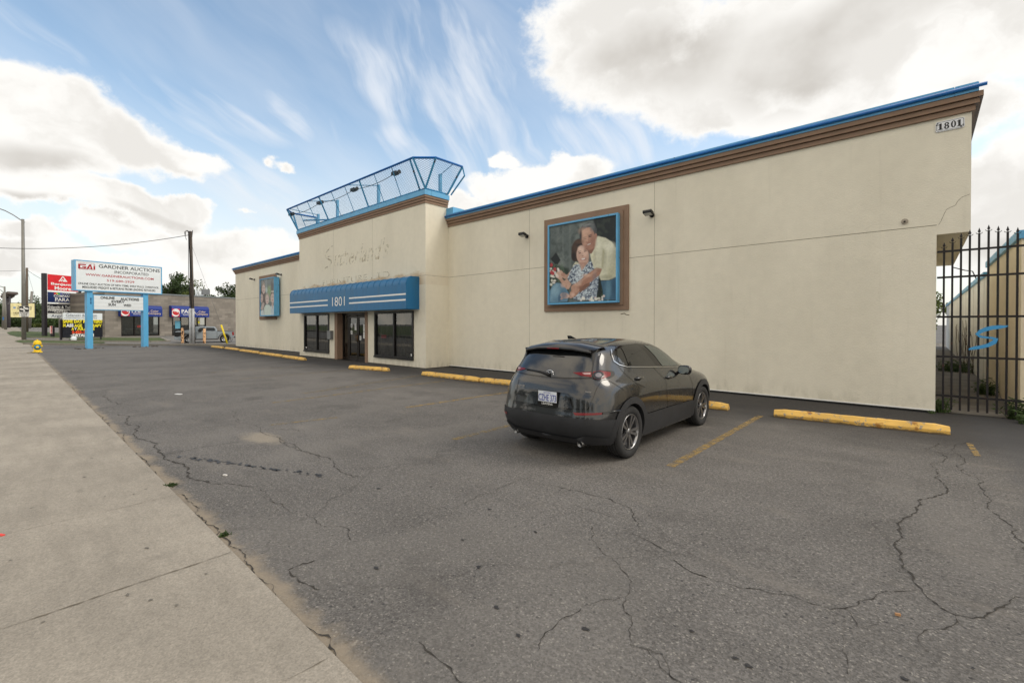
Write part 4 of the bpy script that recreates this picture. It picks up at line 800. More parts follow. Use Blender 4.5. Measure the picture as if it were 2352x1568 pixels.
# ------------------------------------------------------------------ iron gate and the neighbour behind it
gt_ = thing('iron_gate', 'tall black iron gate of spear topped bars with a blue letter S', 'gate', (.25, FY, 0))
M_IR = mat('black_iron', S(22, 18, 20), .5, var=.3, dirt=S(60, 34, 24), dscale=9, dlo=.6, dhi=.68)
bx = [.30, .42, .54, .66, .785, .91, 1.035, 1.155, 1.28, 1.405, 1.53, 1.655, 1.78]; tops = [3.36, 3.45, 3.52, 3.56, 3.58, 3.62, 3.58, 3.56, 3.52, 3.48, 3.42, 3.36, 3.3]
for x, z in zip(bx, tops):
    k = MB(); k.box(x-.016, x+.016, FY-.012, FY+.012, .1, z-.06); p = k.build('bar', M_IR, gt_)
    k = MB(); c = Vector((x, FY, z-.06)); k.add([c+Vector(q) for q in ((-.022, 0, .03), (0, -.012, .03), (.022, 0, .03), (0, .012, .03), (0, 0, .11), (0, 0, 0))], [(0, 1, 4), (1, 2, 4), (2, 3, 4), (3, 0, 4), (1, 0, 5), (2, 1, 5), (3, 2, 5), (0, 3, 5)])
    k.tube([c+Vector((-.045, 0, .012)), c+Vector((-.03, 0, -.008)), c+Vector((.03, 0, -.008)), c+Vector((.045, 0, .012))], .006, 5); k.build('spear_tip', M_IR, p)
for z in (3.22, 2.71, 1.93, 1.145, .375):
    k = MB(); k.box(.2, 1.84, FY-.02, FY-.013, z-.02, z+.02); k.build('rail', M_IR, gt_)
def c6(x, y, Y): return pl(2021.25+.3126*x, 520.6+.3126*y, Y)
# the letter: a ribbon of sheet steel
k = MB(); cl_ = [(942, 728, 5), (920, 733, 11), (880, 736, 18), (830, 741, 20), (780, 752, 20), (740, 768, 18), (714, 790, 15), (735, 806, 11), (780, 813, 10), (825, 817, 12), (852, 826, 18), (838, 848, 20), (800, 868, 18), (750, 882, 17), (700, 890, 17), (668, 896, 12), (652, 902, 5)]
q_ = [(c6(x, y, FY-.03), w_*.00185) for x, y, w_ in cl_]; vs = []
for i, (p, w_) in enumerate(q_):
    d = (q_[min(i+1, len(q_)-1)][0]-q_[max(i-1, 0)][0]).normalized(); n = Vector((-d.z, 0, d.x))*w_
    if i and n.dot(pn) < 0: n = -n
    pn = n; vs += [p-n+Y_*-.004, p+n+Y_*-.004, p+n+Y_*.004, p-n+Y_*.004]
k.add(vs, [(4*i+a, 4*i+(a+1) % 4, 4*i+4+(a+1) % 4, 4*i+4+a) for i in range(len(q_)-1) for a in range(4)])
k.build('letter_ornament', mat('rusty_blue_steel', S(66, 150, 204), .5, var=.1, dirt=S(78, 44, 24), dscale=6, dlo=.60, dhi=.64), gt_)
# neighbour
M_NB = mat('beige_panel', S(244, 230, 202), .85, var=.06, scale=1, bump=.2); M_NW = mat('pale_grey_panel', S(240, 238, 232), .85, var=.06, scale=1, bump=.2)
nb = thing('neighbour_building', 'beige and pale grey building with a blue roof edge behind the iron gate', 'building', (4, 25, 0))
k = MB(); k.box(1.42, 9, 13.3, 19.4, 0, 3.46); k.build('wall', M_NB, nb); k = MB(); k.box(1.38, 9, 19.4, 50, 0, 3.2); k.build('wall', M_NW, nb)
k = MB()
for y in range(20, 50, 2): k.box(1.377, 1.38, y, y+.03, .1, 3.18)
k.build('panel_joint', M_SEAM, nb)
k = MB(); k.box(1.36, 9, 13.25, 19.45, 3.46, 3.62); k.box(1.32, 9, 19.46, 50, 3.2, 3.34); k.build('roof_edge', M_LB, nb)
k = MB(); k.tube([(1.5, 24, 3.3), (1.35, 24, 3.75), (1.15, 24, 3.8), (.8, 24, 3.95)], .02, 5); tag(k.build('roof_bracket', M_BK), 'thin bent black bracket above the neighbour roof edge', 'bracket')
struct(sheet('alley_ground', [(.17, 12.7), (1.45, 12.7), (1.45, 60), (.17, 60)], .008, mat('alley_dirt', (.17, .155, .135), .9, var=.3, scale=1.2, dirt=(.06, .045, .035), dscale=1.4, bump=.5)))
# ------------------------------------------------------------------ frames: a vertical plane through two seen points
class Fr:
    def __init__(s, xl, dl, xr, dr):
        s.P = at(xl, 745, dl); s.P.z = 0; Q = at(xr, 745, dr); Q.z = 0; s.U = (Q-s.P).normalized(); s.W = (Q-s.P).length
        s.N = s.U.cross(Z_); s.N = -s.N if s.N.dot(CAM-s.P) < 0 else s.N
    def uz(s, x, y, off=0):
        d = ray(x, y); o = s.P+s.N*off; t = (o-CAM).dot(s.N)/d.dot(s.N); p = CAM+d*t; return (p-s.P).dot(s.U), p.z
    def box(s, k, u0, u1, z0, z1, n0, n1, mi=0): return k.obox(s.P, s.U, Z_, s.N, u0, u1, z0, z1, n0, n1, mi)
    def txt(s, k, t, xl, ya, yb, xr, off, bold=0, mi=0, shear=0):   # left px, top/bottom px at the left end, right px
        u0, z1 = s.uz(xl, ya, off); _, z0 = s.uz(xl, yb, off); u1, _ = s.uz(xr, ya, off); k.text(t, s.P, s.U, Z_, s.N, u0, u1, z0, z1, off, bold, shear, mi)
    def pt(s, u, z, n=0): return s.P+s.U*u+Z_*z+s.N*n
def c1(x, y): return .25*x, 459.4+.25*y
def c8(x, y): return 159.25+.14454*x, 581.9+.14454*y
def T8(fr, k, t, xl, ya, yb, xr, off, bold=0, mi=0): a, b = c8(xl, ya); _, c = c8(xl, yb); d, _ = c8(xr, 0); fr.txt(k, t, a, b, c, d, off, bold, mi)
def T1(fr, k, t, xl, ya, yb, xr, off, bold=0, mi=0, shear=0): a, b = c1(xl, ya); _, c = c1(xl, yb); d, _ = c1(xr, 0); fr.txt(k, t, a, b, c, d, off, bold, mi, shear)
M_INK = mat('black_ink', S(14, 15, 20), .6); M_RED = mat('red_ink', S(168, 14, 30), .5); M_PANW = mat('sign_white', S(226, 232, 236), .4, var=.03, scale=2)
# ---- auction sign on two blue posts
fr = Fr(172.5, 32.7, 373, 37.2)
z0 = fr.uz(172.5, 667)[1]; z1 = fr.uz(172.5, 595.6)[1]; W_ = fr.W
sg = thing('auction_sign', 'large white auction house sign and letter board on two pale blue posts', 'sign', fr.pt(W_/2, 0, -.2))
k = MB(); fr.box(k, 0, W_, z0, z1, -.75, -.03); fr.box(k, 0, W_, z1-.07, z1, -.029, 0); fr.box(k, 0, W_, z0, z0+.07, -.029, 0); fr.box(k, 0, .07, z0+.07, z1-.07, -.029, 0); fr.box(k, W_-.07, W_, z0+.07, z1-.07, -.029, 0); k.build('sign_box', M_LB, sg)
k = MB(); fr.box(k, .072, W_-.072, z0+.072, z1-.072, -.028, -.015); k.build('sign_face', M_PANW, sg)
k = MB(); o = -.012
T8(fr, k, 'GARDNER AUCTIONS', 467, 172, 228, 1435, o, .012); T8(fr, k, 'INCORPORATED', 720, 275, 318, 1258, o, .008)
T8(fr, k, 'ONLINE ONLY AUCTION OF NEW ITEMS, SHELF PULLS, OVERSTOCK,', 137, 457, 495, 1425, o, .022); T8(fr, k, 'MISGUIDED FREIGHT & RETURNS FROM LEADING RETAILERS', 207, 513, 551, 1367, o, .022)
k.build('lettering', M_INK, sg)
k = MB(); T8(fr, k, 'WWW.GARDNERAUCTIONS.COM', 257, 314, 352, 1338, o, .02); T8(fr, k, '519-680-2929', 596, 412, 448, 1032, o, .012)
T8(fr, k, 'GARDNER AUCTIONS INC', 142, 137, 150, 408, o); T8(fr, k, '"Better by auction since 1922"', 150, 243, 256, 405, o)
def q8(pts, off=o): 
    v = []
    for x, y in pts: u, z = fr.uz(*c8(x, y), off); v.append(fr.pt(u, z, off))
    k.add(v, [tuple(range(len(v)))])
for p in ([(140, 162), (265, 172), (265, 192), (140, 182)], [(140, 182), (172, 184), (172, 236), (140, 232)], [(140, 222), (262, 232), (262, 250), (140, 240)], [(205, 204), (275, 208), (262, 236), (235, 234), (238, 222), (205, 220)],
          [(262, 250), (318, 176), (345, 176), (300, 252)], [(322, 176), (345, 176), (372, 258), (345, 256)], [(300, 232), (350, 238), (352, 250), (296, 246)], [(384, 202), (411, 204), (411, 262), (384, 260)], [(386, 182), (410, 184), (410, 197), (386, 195)]): q8(p)
k.build('lettering', M_RED, sg)
def u8(x, y): return fr.uz(*c8(x, y))
(a, zb_), (b, _) = u8(388, 900), u8(1195, 900); zt_ = u8(388, 652)[1]
k = MB(); fr.box(k, a, b, zb_, zt_, -.55, -.12); lb = k.build('letter_board_box', M_LB, sg)
k = MB(); fr.box(k, a+.05, b-.05, zb_+.06, zt_-.06, -.119, -.105)
for i in range(1, 4): fr.box(k, a+.05, b-.05, zb_+(zt_-zb_)*i/4, zb_+(zt_-zb_)*i/4+.012, -.104, -.098, 1)
k.build('sign_face', [M_PANW, mat('rail_grey', S(190, 195, 198), .5)], sg)
k = MB(); o = -.09
for t, xl, ya, yb, xr in (('ONLINE', 495, 680, 722, 720), ('AUCTIONS', 812, 702, 746, 1107), ('EVERV', 672, 744, 782, 880), ('SUN', 620, 792, 832, 736), ('WED', 862, 806, 842, 984)): T8(fr, k, t, xl, ya, yb, xr, o, .022)
k.build('changeable_letter', M_INK, sg)
for i, (x0, x1) in enumerate(((290, 382), (1185, 1263))):
    a = u8(x0, 900)[0]; b = u8(x1, 900)[0]; k = MB(); fr.box(k, a, b, 0, z0, -.6, -.1); k.build('post', mat('post_blue', S(92, 172, 220), .5, var=.06, dirt=S(84, 60, 48), dscale=6, dlo=.66, dhi=.69, stretch=(1, 1, .5)), sg)
    if i == 0:
        k = MB()
        for j, ch in enumerate('1801'): fr.txt(k, ch, *([c8(333, 0)[0], c8(0, 705+25*j)[1], c8(0, 727+25*j)[1], c8(352, 0)[0]]), -.09, .02)
        k.build('lettering', mat('navy_ink', S(20, 40, 90), .5), sg)
    k = MB(); c = fr.pt((a+b)/2, 0, -.35)
    for j in range(16): q = c+Vector((rnd.uniform(-.75, .75), rnd.uniform(-.75, .75), 0)); r = rnd.uniform(.05, .12); k.lathe(q, [(r, 0), (r*.8, r*.35), (r*.3, r*.55), (0, r*.6)], n=7)
    k.build('broken_footing', mat('rubble_brown', (.05, .038, .03), .9, var=.4), sg)
# ---- black pylon sign with tenant panels
f2_ = Fr(104, 51, 182, 54.4)
def u1(x, y): return f2_.uz(*c1(x, y))
M_NAVY = mat('navy_panel', S(22, 42, 92), .4, var=.05); M_BLKP = mat('black_panel', S(24, 26, 36), .4); M_POST = mat('black_post', S(40, 36, 42), .5)
py = thing('pylon_sign', 'tall black pylon sign with red, navy, black and white tenant panels', 'sign', f2_.pt(2, tz(-72), 0))
ztop = u1(415, 672)[1]
for x0, x1 in ((403, 430), (722, 746)):
    k = MB(); f2_.box(k, u1(x0, 900)[0], u1(x1, 900)[0], tz(-74)-.1, ztop, -.35, .05); k.build('post', M_POST, py)
def pan(y0, y1, m, x0=433, x1=719, nm='panel'):
    a, zt_ = u1(x0, y0); b, _ = u1(x1, y0); _, zb_ = u1(x0, y1); k = MB(); f2_.box(k, a, b, zb_, zt_, -.25, -.01); f2_.box(k, a+.04, b-.04, zb_+.05, zt_-.05, -.009, 0, 1); return k.build(nm, [M_WH, m], py)
pan(675, 829, M_RED if 0 else mat('red_panel', S(214, 24, 34), .4)); pan(838, 941, M_NAVY); pan(947, 1001, M_BLKP); pan(1003, 1042, M_BLKP); pan(1044, 1085, M_PANW)
k = MB(); T1(f2_, k, 'Benjamin', 468, 755, 784, 690, .01, .03); T1(f2_, k, 'Moore', 502, 790, 823, 652, .01, .03); T1(f2_, k, 'COLOR', 570, 852, 867, 663, .01, -.01); T1(f2_, k, 'COMPANY', 494, 868, 889, 660, .01, .015); T1(f2_, k, 'PARA', 506, 896, 928, 640, .01, .02); T1(f2_, k, 'PAINTS', 505, 926, 934, 550, .01)
T1(f2_, k, 'Gdanski & Tallon', 438, 966, 992, 680, .01, .01); T1(f2_, k, 'CHIROPRACTIC', 438, 1008, 1022, 682, .01, .012); T1(f2_, k, 'CENTRE', 500, 1022, 1035, 622, .01, .012)
def tri1(pts):
    v = []
    for x, y in pts: u, z = u1(x, y); v.append(f2_.pt(u, z, .01))
    k.add(v, [tuple(range(len(v)))])
tri1([(536, 748), (572, 701), (581, 701), (550, 748)]); tri1([(572, 701), (581, 701), (620, 752), (606, 752)]); tri1([(556, 748), (570, 726), (578, 734), (568, 748)]); tri1([(575, 750), (588, 726), (604, 752)]); tri1([(692, 965), (704, 970), (700, 1000), (688, 998)])
k.build('lettering', M_WH, py)
k = MB(); T1(f2_, k, 'Argyle', 472, 1050, 1082, 594, .01); k.build('lettering', mat('slate_ink', S(50, 62, 92), .5), py)
for i, c in enumerate(((220, 40, 40), (236, 110, 40), (238, 214, 50), (70, 180, 80), (70, 120, 220), (110, 80, 200))):
    k = MB(); a = u1(495+12*i, 850)[0]; b = u1(505+12*i, 850)[0]; f2_.box(k, a, b, u1(495, 864)[1], u1(495, 851)[1], .004, .012); k.build('colour_square', mat('hue_%d' % c[0], S(*c), .5), py)
# ---- portable message sign
f3 = Fr(145, 43.6, 235.5, 46.2)
def u3(x, y): return f3.uz(*c1(x, y))
ps = thing('message_sign', 'portable black message sign with yellow, red and white letters and white header', 'sign', f3.pt(1.9, tz(-60), 0))
a, zt_ = u3(580, 1035); b, _ = u3(940, 1035); zm = u3(580, 1099)[1]; zb_ = u3(580, 1264)[1]
k = MB(); f3.box(k, a, b, zm, zt_, -.2, 0); k.build('header_panel', M_PANW, ps)
k = MB(); f3.box(k, a-.02, b+.02, zb_, zm-.01, -.22, -.01)
for i in range(1, 5): z = zb_+(zm-zb_)*i/5; f3.box(k, a, b, z, z+.02, -.009, .005)
k.build('letter_board', M_BLKP, ps)
for x0, x1 in ((562, 580), (932, 942)):
    k = MB(); f3.box(k, u3(x0, 1200)[0], u3(x1, 1200)[0], tz(-60)-.05, zm, -.4, -.23); f3.box(k, u3(x0, 1200)[0]-.1, u3(x1, 1200)[0]+.1, tz(-60)-.05, tz(-60)+.06, -.8, .2); k.build('leg', M_POST, ps)
M_YL = mat('yellow_letter', S(240, 224, 40), .5); M_OR = mat('orange_letter', S(244, 84, 40), .5); M_GI = mat('grey_ink', S(120, 124, 130), .5)
def row(t, xl, ya, yb, xr, m, bold=.05, off=.02): k = MB(); T1(f3, k, t, xl, ya, yb, xr, off, bold); k.build('changeable_letter', m, ps)
row('SAME DAY REGISTERD', 577, 1098, 1129, 940, M_YL); row('M', 579, 1136, 1166, 603, M_YL); row('ASS', 607, 1136, 1166, 676, M_WH); row('AGE   THERAPY', 680, 1138, 1168, 936, M_YL); row('A', 656, 1168, 1195, 680, M_YL); row('V', 684, 1168, 1195, 704, M_WH); row('AILABLE', 708, 1168, 1195, 868, M_YL)
row('3-455-13', 660, 1199, 1227, 800, M_OR); row('DRTALLON', 668, 1228, 1257, 862, M_WH); row('www', 650, 1238, 1250, 666, M_WH, .02); row('Gdanski & Tallon', 605, 1043, 1070, 890, M_GI, 0); row('CHIROPRACTIC CENTRE', 590, 1078, 1088, 892, M_GI, 0)
k = MB(); c = f3.pt(*u3(665, 1285), .3); tag(k.lathe(Vector((c.x, c.y, tz(c.x))), [(.2, 0), (.24, .25), (.14, .4), (0, .45)], n=8).build('sandbag', M_PANW), 'pale sandbag lying at the foot of the message sign', 'sandbag')
# ---- 1815 marker post
f4 = Fr(116, 49.5, 127, 50); mk = thing('marker_post', 'short dark post carrying an upright pink number board on the lawn', 'post', f4.pt(.3, tz(-70), 0))
def u4(x, y): return f4.uz(*c1(x, y))
k = MB(); f4.box(k, u4(482, 1200)[0], u4(503, 1200)[0], tz(-71)-.1, u4(490, 1158)[1], -.25, 0); k.build('post', M_POST, mk)
k = MB(); f4.box(k, u4(466, 1200)[0], u4(481, 1200)[0], u4(470, 1226)[1], u4(470, 1156)[1], -.1, 0); k.build('number_board', mat('pink_white', S(238, 206, 204), .5), mk)
k = MB()
for j, ch in enumerate('1815'): f4.txt(k, ch, c1(469, 0)[0], c1(0, 1158+17*j)[1], c1(0, 1173+17*j)[1], c1(478, 0)[0], .01, .03)
k.build('lettering', M_RED, mk)
# ---- poles
M_GAL = mat('weathered_galvanised', S(128, 126, 120), .55, var=.08, metal=.2); M_WOOD = mat('weathered_pole_wood', S(98, 88, 78), .85, var=.2, scale=6, stretch=(4, 4, .5))
def pole_at(x, y): P = gt(x, y); return P
P = pole_at(55, 780.6); dL = (P-CAM).dot(FWD); lpz = at(58.7, 504, dL)
lamp = thing('street_lamp', 'tall grey street lamp pole with a long curved arm, nearest on the sidewalk', 'street lamp', P)
k = MB(); k.tube([P, Vector((P.x, P.y, lpz.z))], [.17, .11], 14); k.build('pole', M_GAL, lamp)
ap = [at(56.5, 510.6, dL), at(48, 505.5, dL), at(30, 493.5, dL), at(12, 484, dL), at(-4, 478.3, dL), at(-26, 474, dL)]; k = MB(); k.tube(ap, .045, 8); k.build('arm', M_GAL, lamp)
k = MB(); q = ap[-1]; hd = (ap[-1]-ap[-2]).normalized(); k.obox(q, hd, Z_, hd.cross(Z_), 0, .7, -.08, .05, -.16, .16); k.build('lamp_head', M_GR, lamp, .03)
f5 = Fr(44, dL-.25, 67, dL-.25); ls = thing('lane_sign', 'black and white centre lane only sign with two curved arrows on the lamp pole', 'sign', f5.pt(.5, lpz.z*.3, 0)); u5 = lambda x, y: f5.uz(*c1(x, y))
(a, zt_), (b, _) = u5(176, 974), u5(268, 974); zb_ = u5(176, 1071)[1]; zm = u5(176, 1026)[1]
k = MB(); f5.box(k, a, b, zb_, zt_, -.02, 0); k.build('plate', M_WH, ls); k = MB(); f5.box(k, a+.02, b-.02, zm, zt_-.02, .001, .006); k.build('arrow_panel', M_INK, ls)
k = MB()
def arrow(pts, tip):
    q = [f5.pt(*u5(x, y), .012) for x, y in pts]; vs = []; 
    for i, p in enumerate(q):
        d = (q[min(i+1, len(q)-1)]-q[max(i-1, 0)]).normalized(); n = d.cross(f5.N)*.085; vs += [p-n, p+n]
    k.add(vs, [(2*i, 2*i+1, 2*i+3, 2*i+2) for i in range(len(q)-1)]); k.add([f5.pt(*u5(x, y), .013) for x, y in tip], [(0, 1, 2)])
arrow([(226, 1024), (222, 1012), (212, 1004), (196, 1001)], [(178, 1000), (198, 988), (198, 1014)]); arrow([(219, 976), (224, 988), (234, 995), (252, 997)], [(267, 999), (249, 985), (248, 1011)]); k.build('arrow', M_WH, ls)
k = MB(); T1(f5, k, 'CENTRE', 184, 1029, 1041, 262, .004, .01); T1(f5, k, 'LANE', 196, 1043, 1055, 250, .004, .01); T1(f5, k, 'ONLY', 197, 1057, 1069, 249, .004, .01); k.build('lettering', M_INK, ls)
P = pole_at(444, 788); dU = (P-CAM).dot(FWD); tp = at(437.5, 531.5, dU)
up_ = thing('utility_pole', 'wooden utility pole wrapped in black cables with white conduits at its foot', 'utility pole', P)
k = MB(); k.tube([P, tp], [.17, .13], 12); k.build('pole', M_WOOD, up_)
for i, o_ in enumerate((-.19, -.075, .075, .19)):
    k = MB(); q = P-FWD*.2+RT*o_; k.tube([q, q+Z_*(2.35+.9)], .05, 8); k.build('conduit', mat('pale_conduit', S(196, 198, 200), .45), up_)
for i, o_ in enumerate((-.2, -.08, .06, .19)):
    k = MB(); L = []
    for j in range(12): f = j/11; q = (P+Z_*2.3).lerp(tp, f); L.append(q-FWD*.17+RT*(o_*(1-.45*f)+.03*math.sin(f*9+i*2)))
    k.tube(L, .026, 5); k.build('cable', M_BK, up_)
for i in range(3):
    k = MB(); q = tp+RT*(-.25+.12*i*0); L = [tp+RT*(-.05)+Z_*-.2, tp+RT*(-.25-.08*i)+Z_*(.1), tp+RT*(-.45-.06*i)+Z_*-.05, tp+RT*(-.5)+Z_*-.45, tp+RT*(-.38)+Z_*(-.8)]; k.tube(L, .018, 5); k.build('cable_loop', M_BK, up_)
k = MB(); k.tube([tp+RT*.13+Z_*-.6, tp+RT*.2+Z_*.1], .03, 6); k.build('cable', M_BK, up_)
a = tp+Vector((0, 0, -.35))+RT*-.2; b = at(-60, 567, 40); k = MB(); L = []
for i in range(25): f = i/24; q = a.lerp(b, f); q.z -= 1.15*4*f*(1-f)*.5; L.append(q)
k.tube(L, .026, 5); tag(k.build('overhead_cable', M_BK), 'black overhead cable running left from the top of the wooden utility pole', 'cable')
G1 = gt(522, 789); dG = (G1-CAM).dot(FWD); ge = at(508, 746, dG)
k = MB(); k.tube([tp+Z_*-1, ge.lerp(G1, .05)], .009, 4); tag(k.build('guy_wire', M_GR), 'thin grey guy wire from the utility pole down to the yellow guard', 'wire')
k = MB(); k.tube([ge, G1], .075, 8); tag(k.build('guy_guard', mat('bright_yellow_plastic', S(232, 206, 30), .4)), 'leaning bright yellow guy wire guard in front of the pickup tail', 'wire guard')
def bollard(x, yt_, yb_, lab, grp='rusty bollards beside the utility pole'):
    P = gt(x, yb_); d = (P-CAM).dot(FWD); h = at(x, yt_, d).z-P.z; k = MB(); k.lathe(P, [(.115, 0), (.115, h-.05), (.08, h), (0, h+.01)], n=14)
    t_ = k.build('bollard', mat('peeling_cream_paint', S(226, 180, 134), .7, dirt=S(70, 38, 24), dscale=4, dlo=.52, dhi=.56), None); return tag(t_, lab, 'bollard', grp)
bollard(419.5, 753, 787.8, 'rusty peach bollard left of the utility pole, in front of the pickup grille'); bollard(469.5, 754.5, 788.2, 'rusty peach bollard right of the utility pole, in front of the pickup door')
# ---- hydrant
P = gt(86, 809); hs = thing('fire_hydrant', 'yellow fire hydrant with a blue ring round its outlet at the sidewalk edge', 'fire hydrant', P); M_HY = mat('hydrant_yellow', S(240, 200, 20), .4, var=.06, dirt=S(150, 110, 30), dscale=7, dlo=.68, dhi=.74)
k = MB(); k.lathe(P, [(.235, 0), (.235, .05), (.19, .06), (.175, .08), (.17, .5), (.2, .51), (.205, .56), (.185, .57)], n=20); k.build('barrel', M_HY, hs)
k = MB(); k.lathe(P, [(.19, .571), (.185, .64), (.15, .72), (.09, .765), (.03, .775)], n=20); k.lathe(P, [(.035, .775), (.035, .82), (0, .82)], n=5, sm=False); k.build('bonnet', M_HY, hs)
dv = Vector((CAM.x-P.x, CAM.y-P.y, 0)).normalized(); q = P+Z_*.33; k = MB(); k.lathe(q+dv*.155, [(.0, .03), (.16, .03), (.16, .0)], ax=dv, n=18); k.build('outlet_ring', mat('ring_blue', S(20, 126, 170), .4), hs)
k = MB(); k.lathe(q+dv*.18, [(.075, 0), (.075, .06), (.05, .08), (0, .08)], ax=dv, n=12); k.build('outlet_cap', M_HY, hs)
for s_ in (-1, 1): sd_ = dv.cross(Z_)*s_; k = MB(); k.lathe(P+Z_*.4+sd_*.15, [(.06, 0), (.06, .07), (.03, .09), (0, .09)], ax=sd_, n=10); k.build('side_cap', M_HY, hs)
# ---- kerbs and lawns across the entrance
def kerbline(pts, w, h, name):
    k = MB()
    for a, b in zip(pts, pts[1:]):
        U = (b-a); L = U.length; U.normalize(); N = U.cross(Z_); n = max(1, int(L/2.2))
        for i in range(n): k.obox(a, U, N, Z_, L*i/n, L*(i+1)/n-.015, -w/2, w/2, -.1, h)
    return struct(k.build(name, M_KB))
kerbline([Vector((p.x, p.y, tz(p.x))) for p in kpts], .3, .15, 'kerb')
kerbline([gt(*c1(x, y)) for x, y in ((245, 1290), (500, 1296), (950, 1302), (1380, 1305), (1555, 1300))], .25, .12, 'kerb')
kerbline([gt(*c1(x, y)) for x, y in ((1480, 1268), (1555, 1298))], .25, .10, 'kerb'); kerbline([gt(*c1(x, y)) for x, y in ((290, 1268), (600, 1272))], .25, .10, 'kerb')
def lawn(pts, nm='lawn', dz=.03): return struct(sheet(nm, [(p.x, p.y) for p in (gt(*c1(x, y)) for x, y in pts)], dz, M_GRASS))
lawn([(60, 1216), (90, 1240), (160, 1258), (290, 1266), (700, 1268), (700, 1228), (420, 1214), (250, 1208), (120, 1205)]); lawn([(130, 1300), (200, 1313), (245, 1320), (560, 1322), (960, 1316), (960, 1304), (560, 1298), (245, 1292), (180, 1288)]); lawn([(640, 1292), (1380, 1300), (1550, 1297), (1465, 1266), (960, 1266), (640, 1268)])
# ---- grey block building
fb_ = Fr(241, 50.5, 600, 68.0); ub = lambda x, y, off=0: fb_.uz(*c1(x, y), off); zg = .33
bl = thing('block_building', 'low grey concrete block shop with blue awnings and dark shopfront glass', 'building', fb_.pt(8, zg, -4))
m, b, p = newmat('grey_block'); tc = b.n('ShaderNodeTexCoord').outputs['Object']; sp = b.n('ShaderNodeSeparateXYZ'); b.put(sp.inputs[0], tc)
vv = b.comb(b.v('DOT_PRODUCT', tc, tuple(fb_.U)), sp.outputs[2]); br = b.n('ShaderNodeTexBrick'); b.put(br.inputs['Vector'], vv)
br.inputs['Color1'].default_value = S(122, 116, 108)+(1,); br.inputs['Color2'].default_value = S(146, 139, 130)+(1,); br.inputs['Mortar'].default_value = S(118, 112, 105)+(1,); br.inputs['Scale'].default_value = 1
br.inputs['Brick Width'].default_value = .8; br.inputs['Row Height'].default_value = .3; br.inputs['Mortar Size'].default_value = .008; b.put(p.inputs['Base Color'], b.v('SCALE', br.outputs[0], b.lr(b.noise(tc, .8, 5), .3, .7, .9, 1.1))); p.inputs['Roughness'].default_value = .9; M_BLK = m
zt_ = ub(1500, 872)[1]; ops = [(ub(1113, 1100)[0], ub(1466, 1100)[0]), (ub(1580, 1100)[0], ub(1893, 1100)[0])]; zw = ub(1113, 1060)[1]; k = MB(); W_ = fb_.W; x = 0
fb_.box(k, 0, W_, zw, zt_, -.3, 0)
for a, b_ in ops: fb_.box(k, x, a, zg-.3, zw, -.3, 0); x = b_
fb_.box(k, x, W_, zg-.3, zw, -.3, 0); fb_.box(k, 0, .3, zg-.3, zt_, -10, -.301); k.build('wall', M_BLK, bl)
k = MB(); fb_.box(k, -.1, W_, zt_, zt_+.16, -.4, .08); fb_.box(k, 0, W_, zt_-.3, zt_-.2, -10, -.301); k.build('roof_edge', mat('roof_edge_grey', S(120, 126, 128), .6), bl)
k = MB(); fb_.box(k, -.2, ub(1500, 1100)[0], tz(-68)-.3, zg+.1, .001, .35); k.build('plinth', M_KB, bl)
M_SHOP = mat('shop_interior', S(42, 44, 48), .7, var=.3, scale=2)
for i, (a, b_) in enumerate(ops):
    k = MB(); n = 3 if i == 0 else 4; zs = zg+.1
    fb_.box(k, a, b_, zw-.12, zw-.001, -.2, -.02); fb_.box(k, a, b_, zs, zs+.12, -.2, -.02)
    for j in range(n+1): u = a+(b_-a-.08)*j/n; fb_.box(k, u, u+.08, zs+.12, zw-.12, -.2, -.02)
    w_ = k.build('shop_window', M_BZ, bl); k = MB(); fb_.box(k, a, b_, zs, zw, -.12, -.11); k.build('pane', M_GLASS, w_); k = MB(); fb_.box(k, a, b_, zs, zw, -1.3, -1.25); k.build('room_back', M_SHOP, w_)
def sq(k, x0, y0, x1, y1, off=-.09, th=.01): a, z1 = ub(x0, y0); b_, _ = ub(x1, y0); _, z0 = ub(x0, y1); fb_.box(k, a, b_, z0, z1, off, off+th)
k = MB(); sq(k, 1612, 1110, 1668, 1180); k.build('window_poster', mat('teal_poster', S(96, 160, 184), .5, dirt=S(220, 230, 235), dscale=2), bl)
k = MB(); sq(k, 1818, 1110, 1838, 1132); k.build('notice', M_YL, bl); k = MB(); sq(k, 1744, 1145, 1765, 1175); k.build('notice', M_WH, bl)
k = MB(); sq(k, 1180, 1178, 1312, 1188, -.6); k.build('counter', mat('counter_pale', S(150, 160, 156), .5), bl); k = MB(); sq(k, 1382, 1218, 1430, 1246, -.4); k.build('paint_tins', mat('tin_pale', S(200, 205, 208), .5), bl)
k = MB(); T1(fb_, k, 'OPEN', 1262, 1150, 1170, 1345, -.1, .01); k.build('open_lettering', mat('neon_red', S(210, 60, 50), .5), bl)
M_AWB = mat('royal_blue_canvas', S(26, 52, 132), .5, var=.08); M_CRM = mat('cream_ink', S(240, 214, 176), .5)
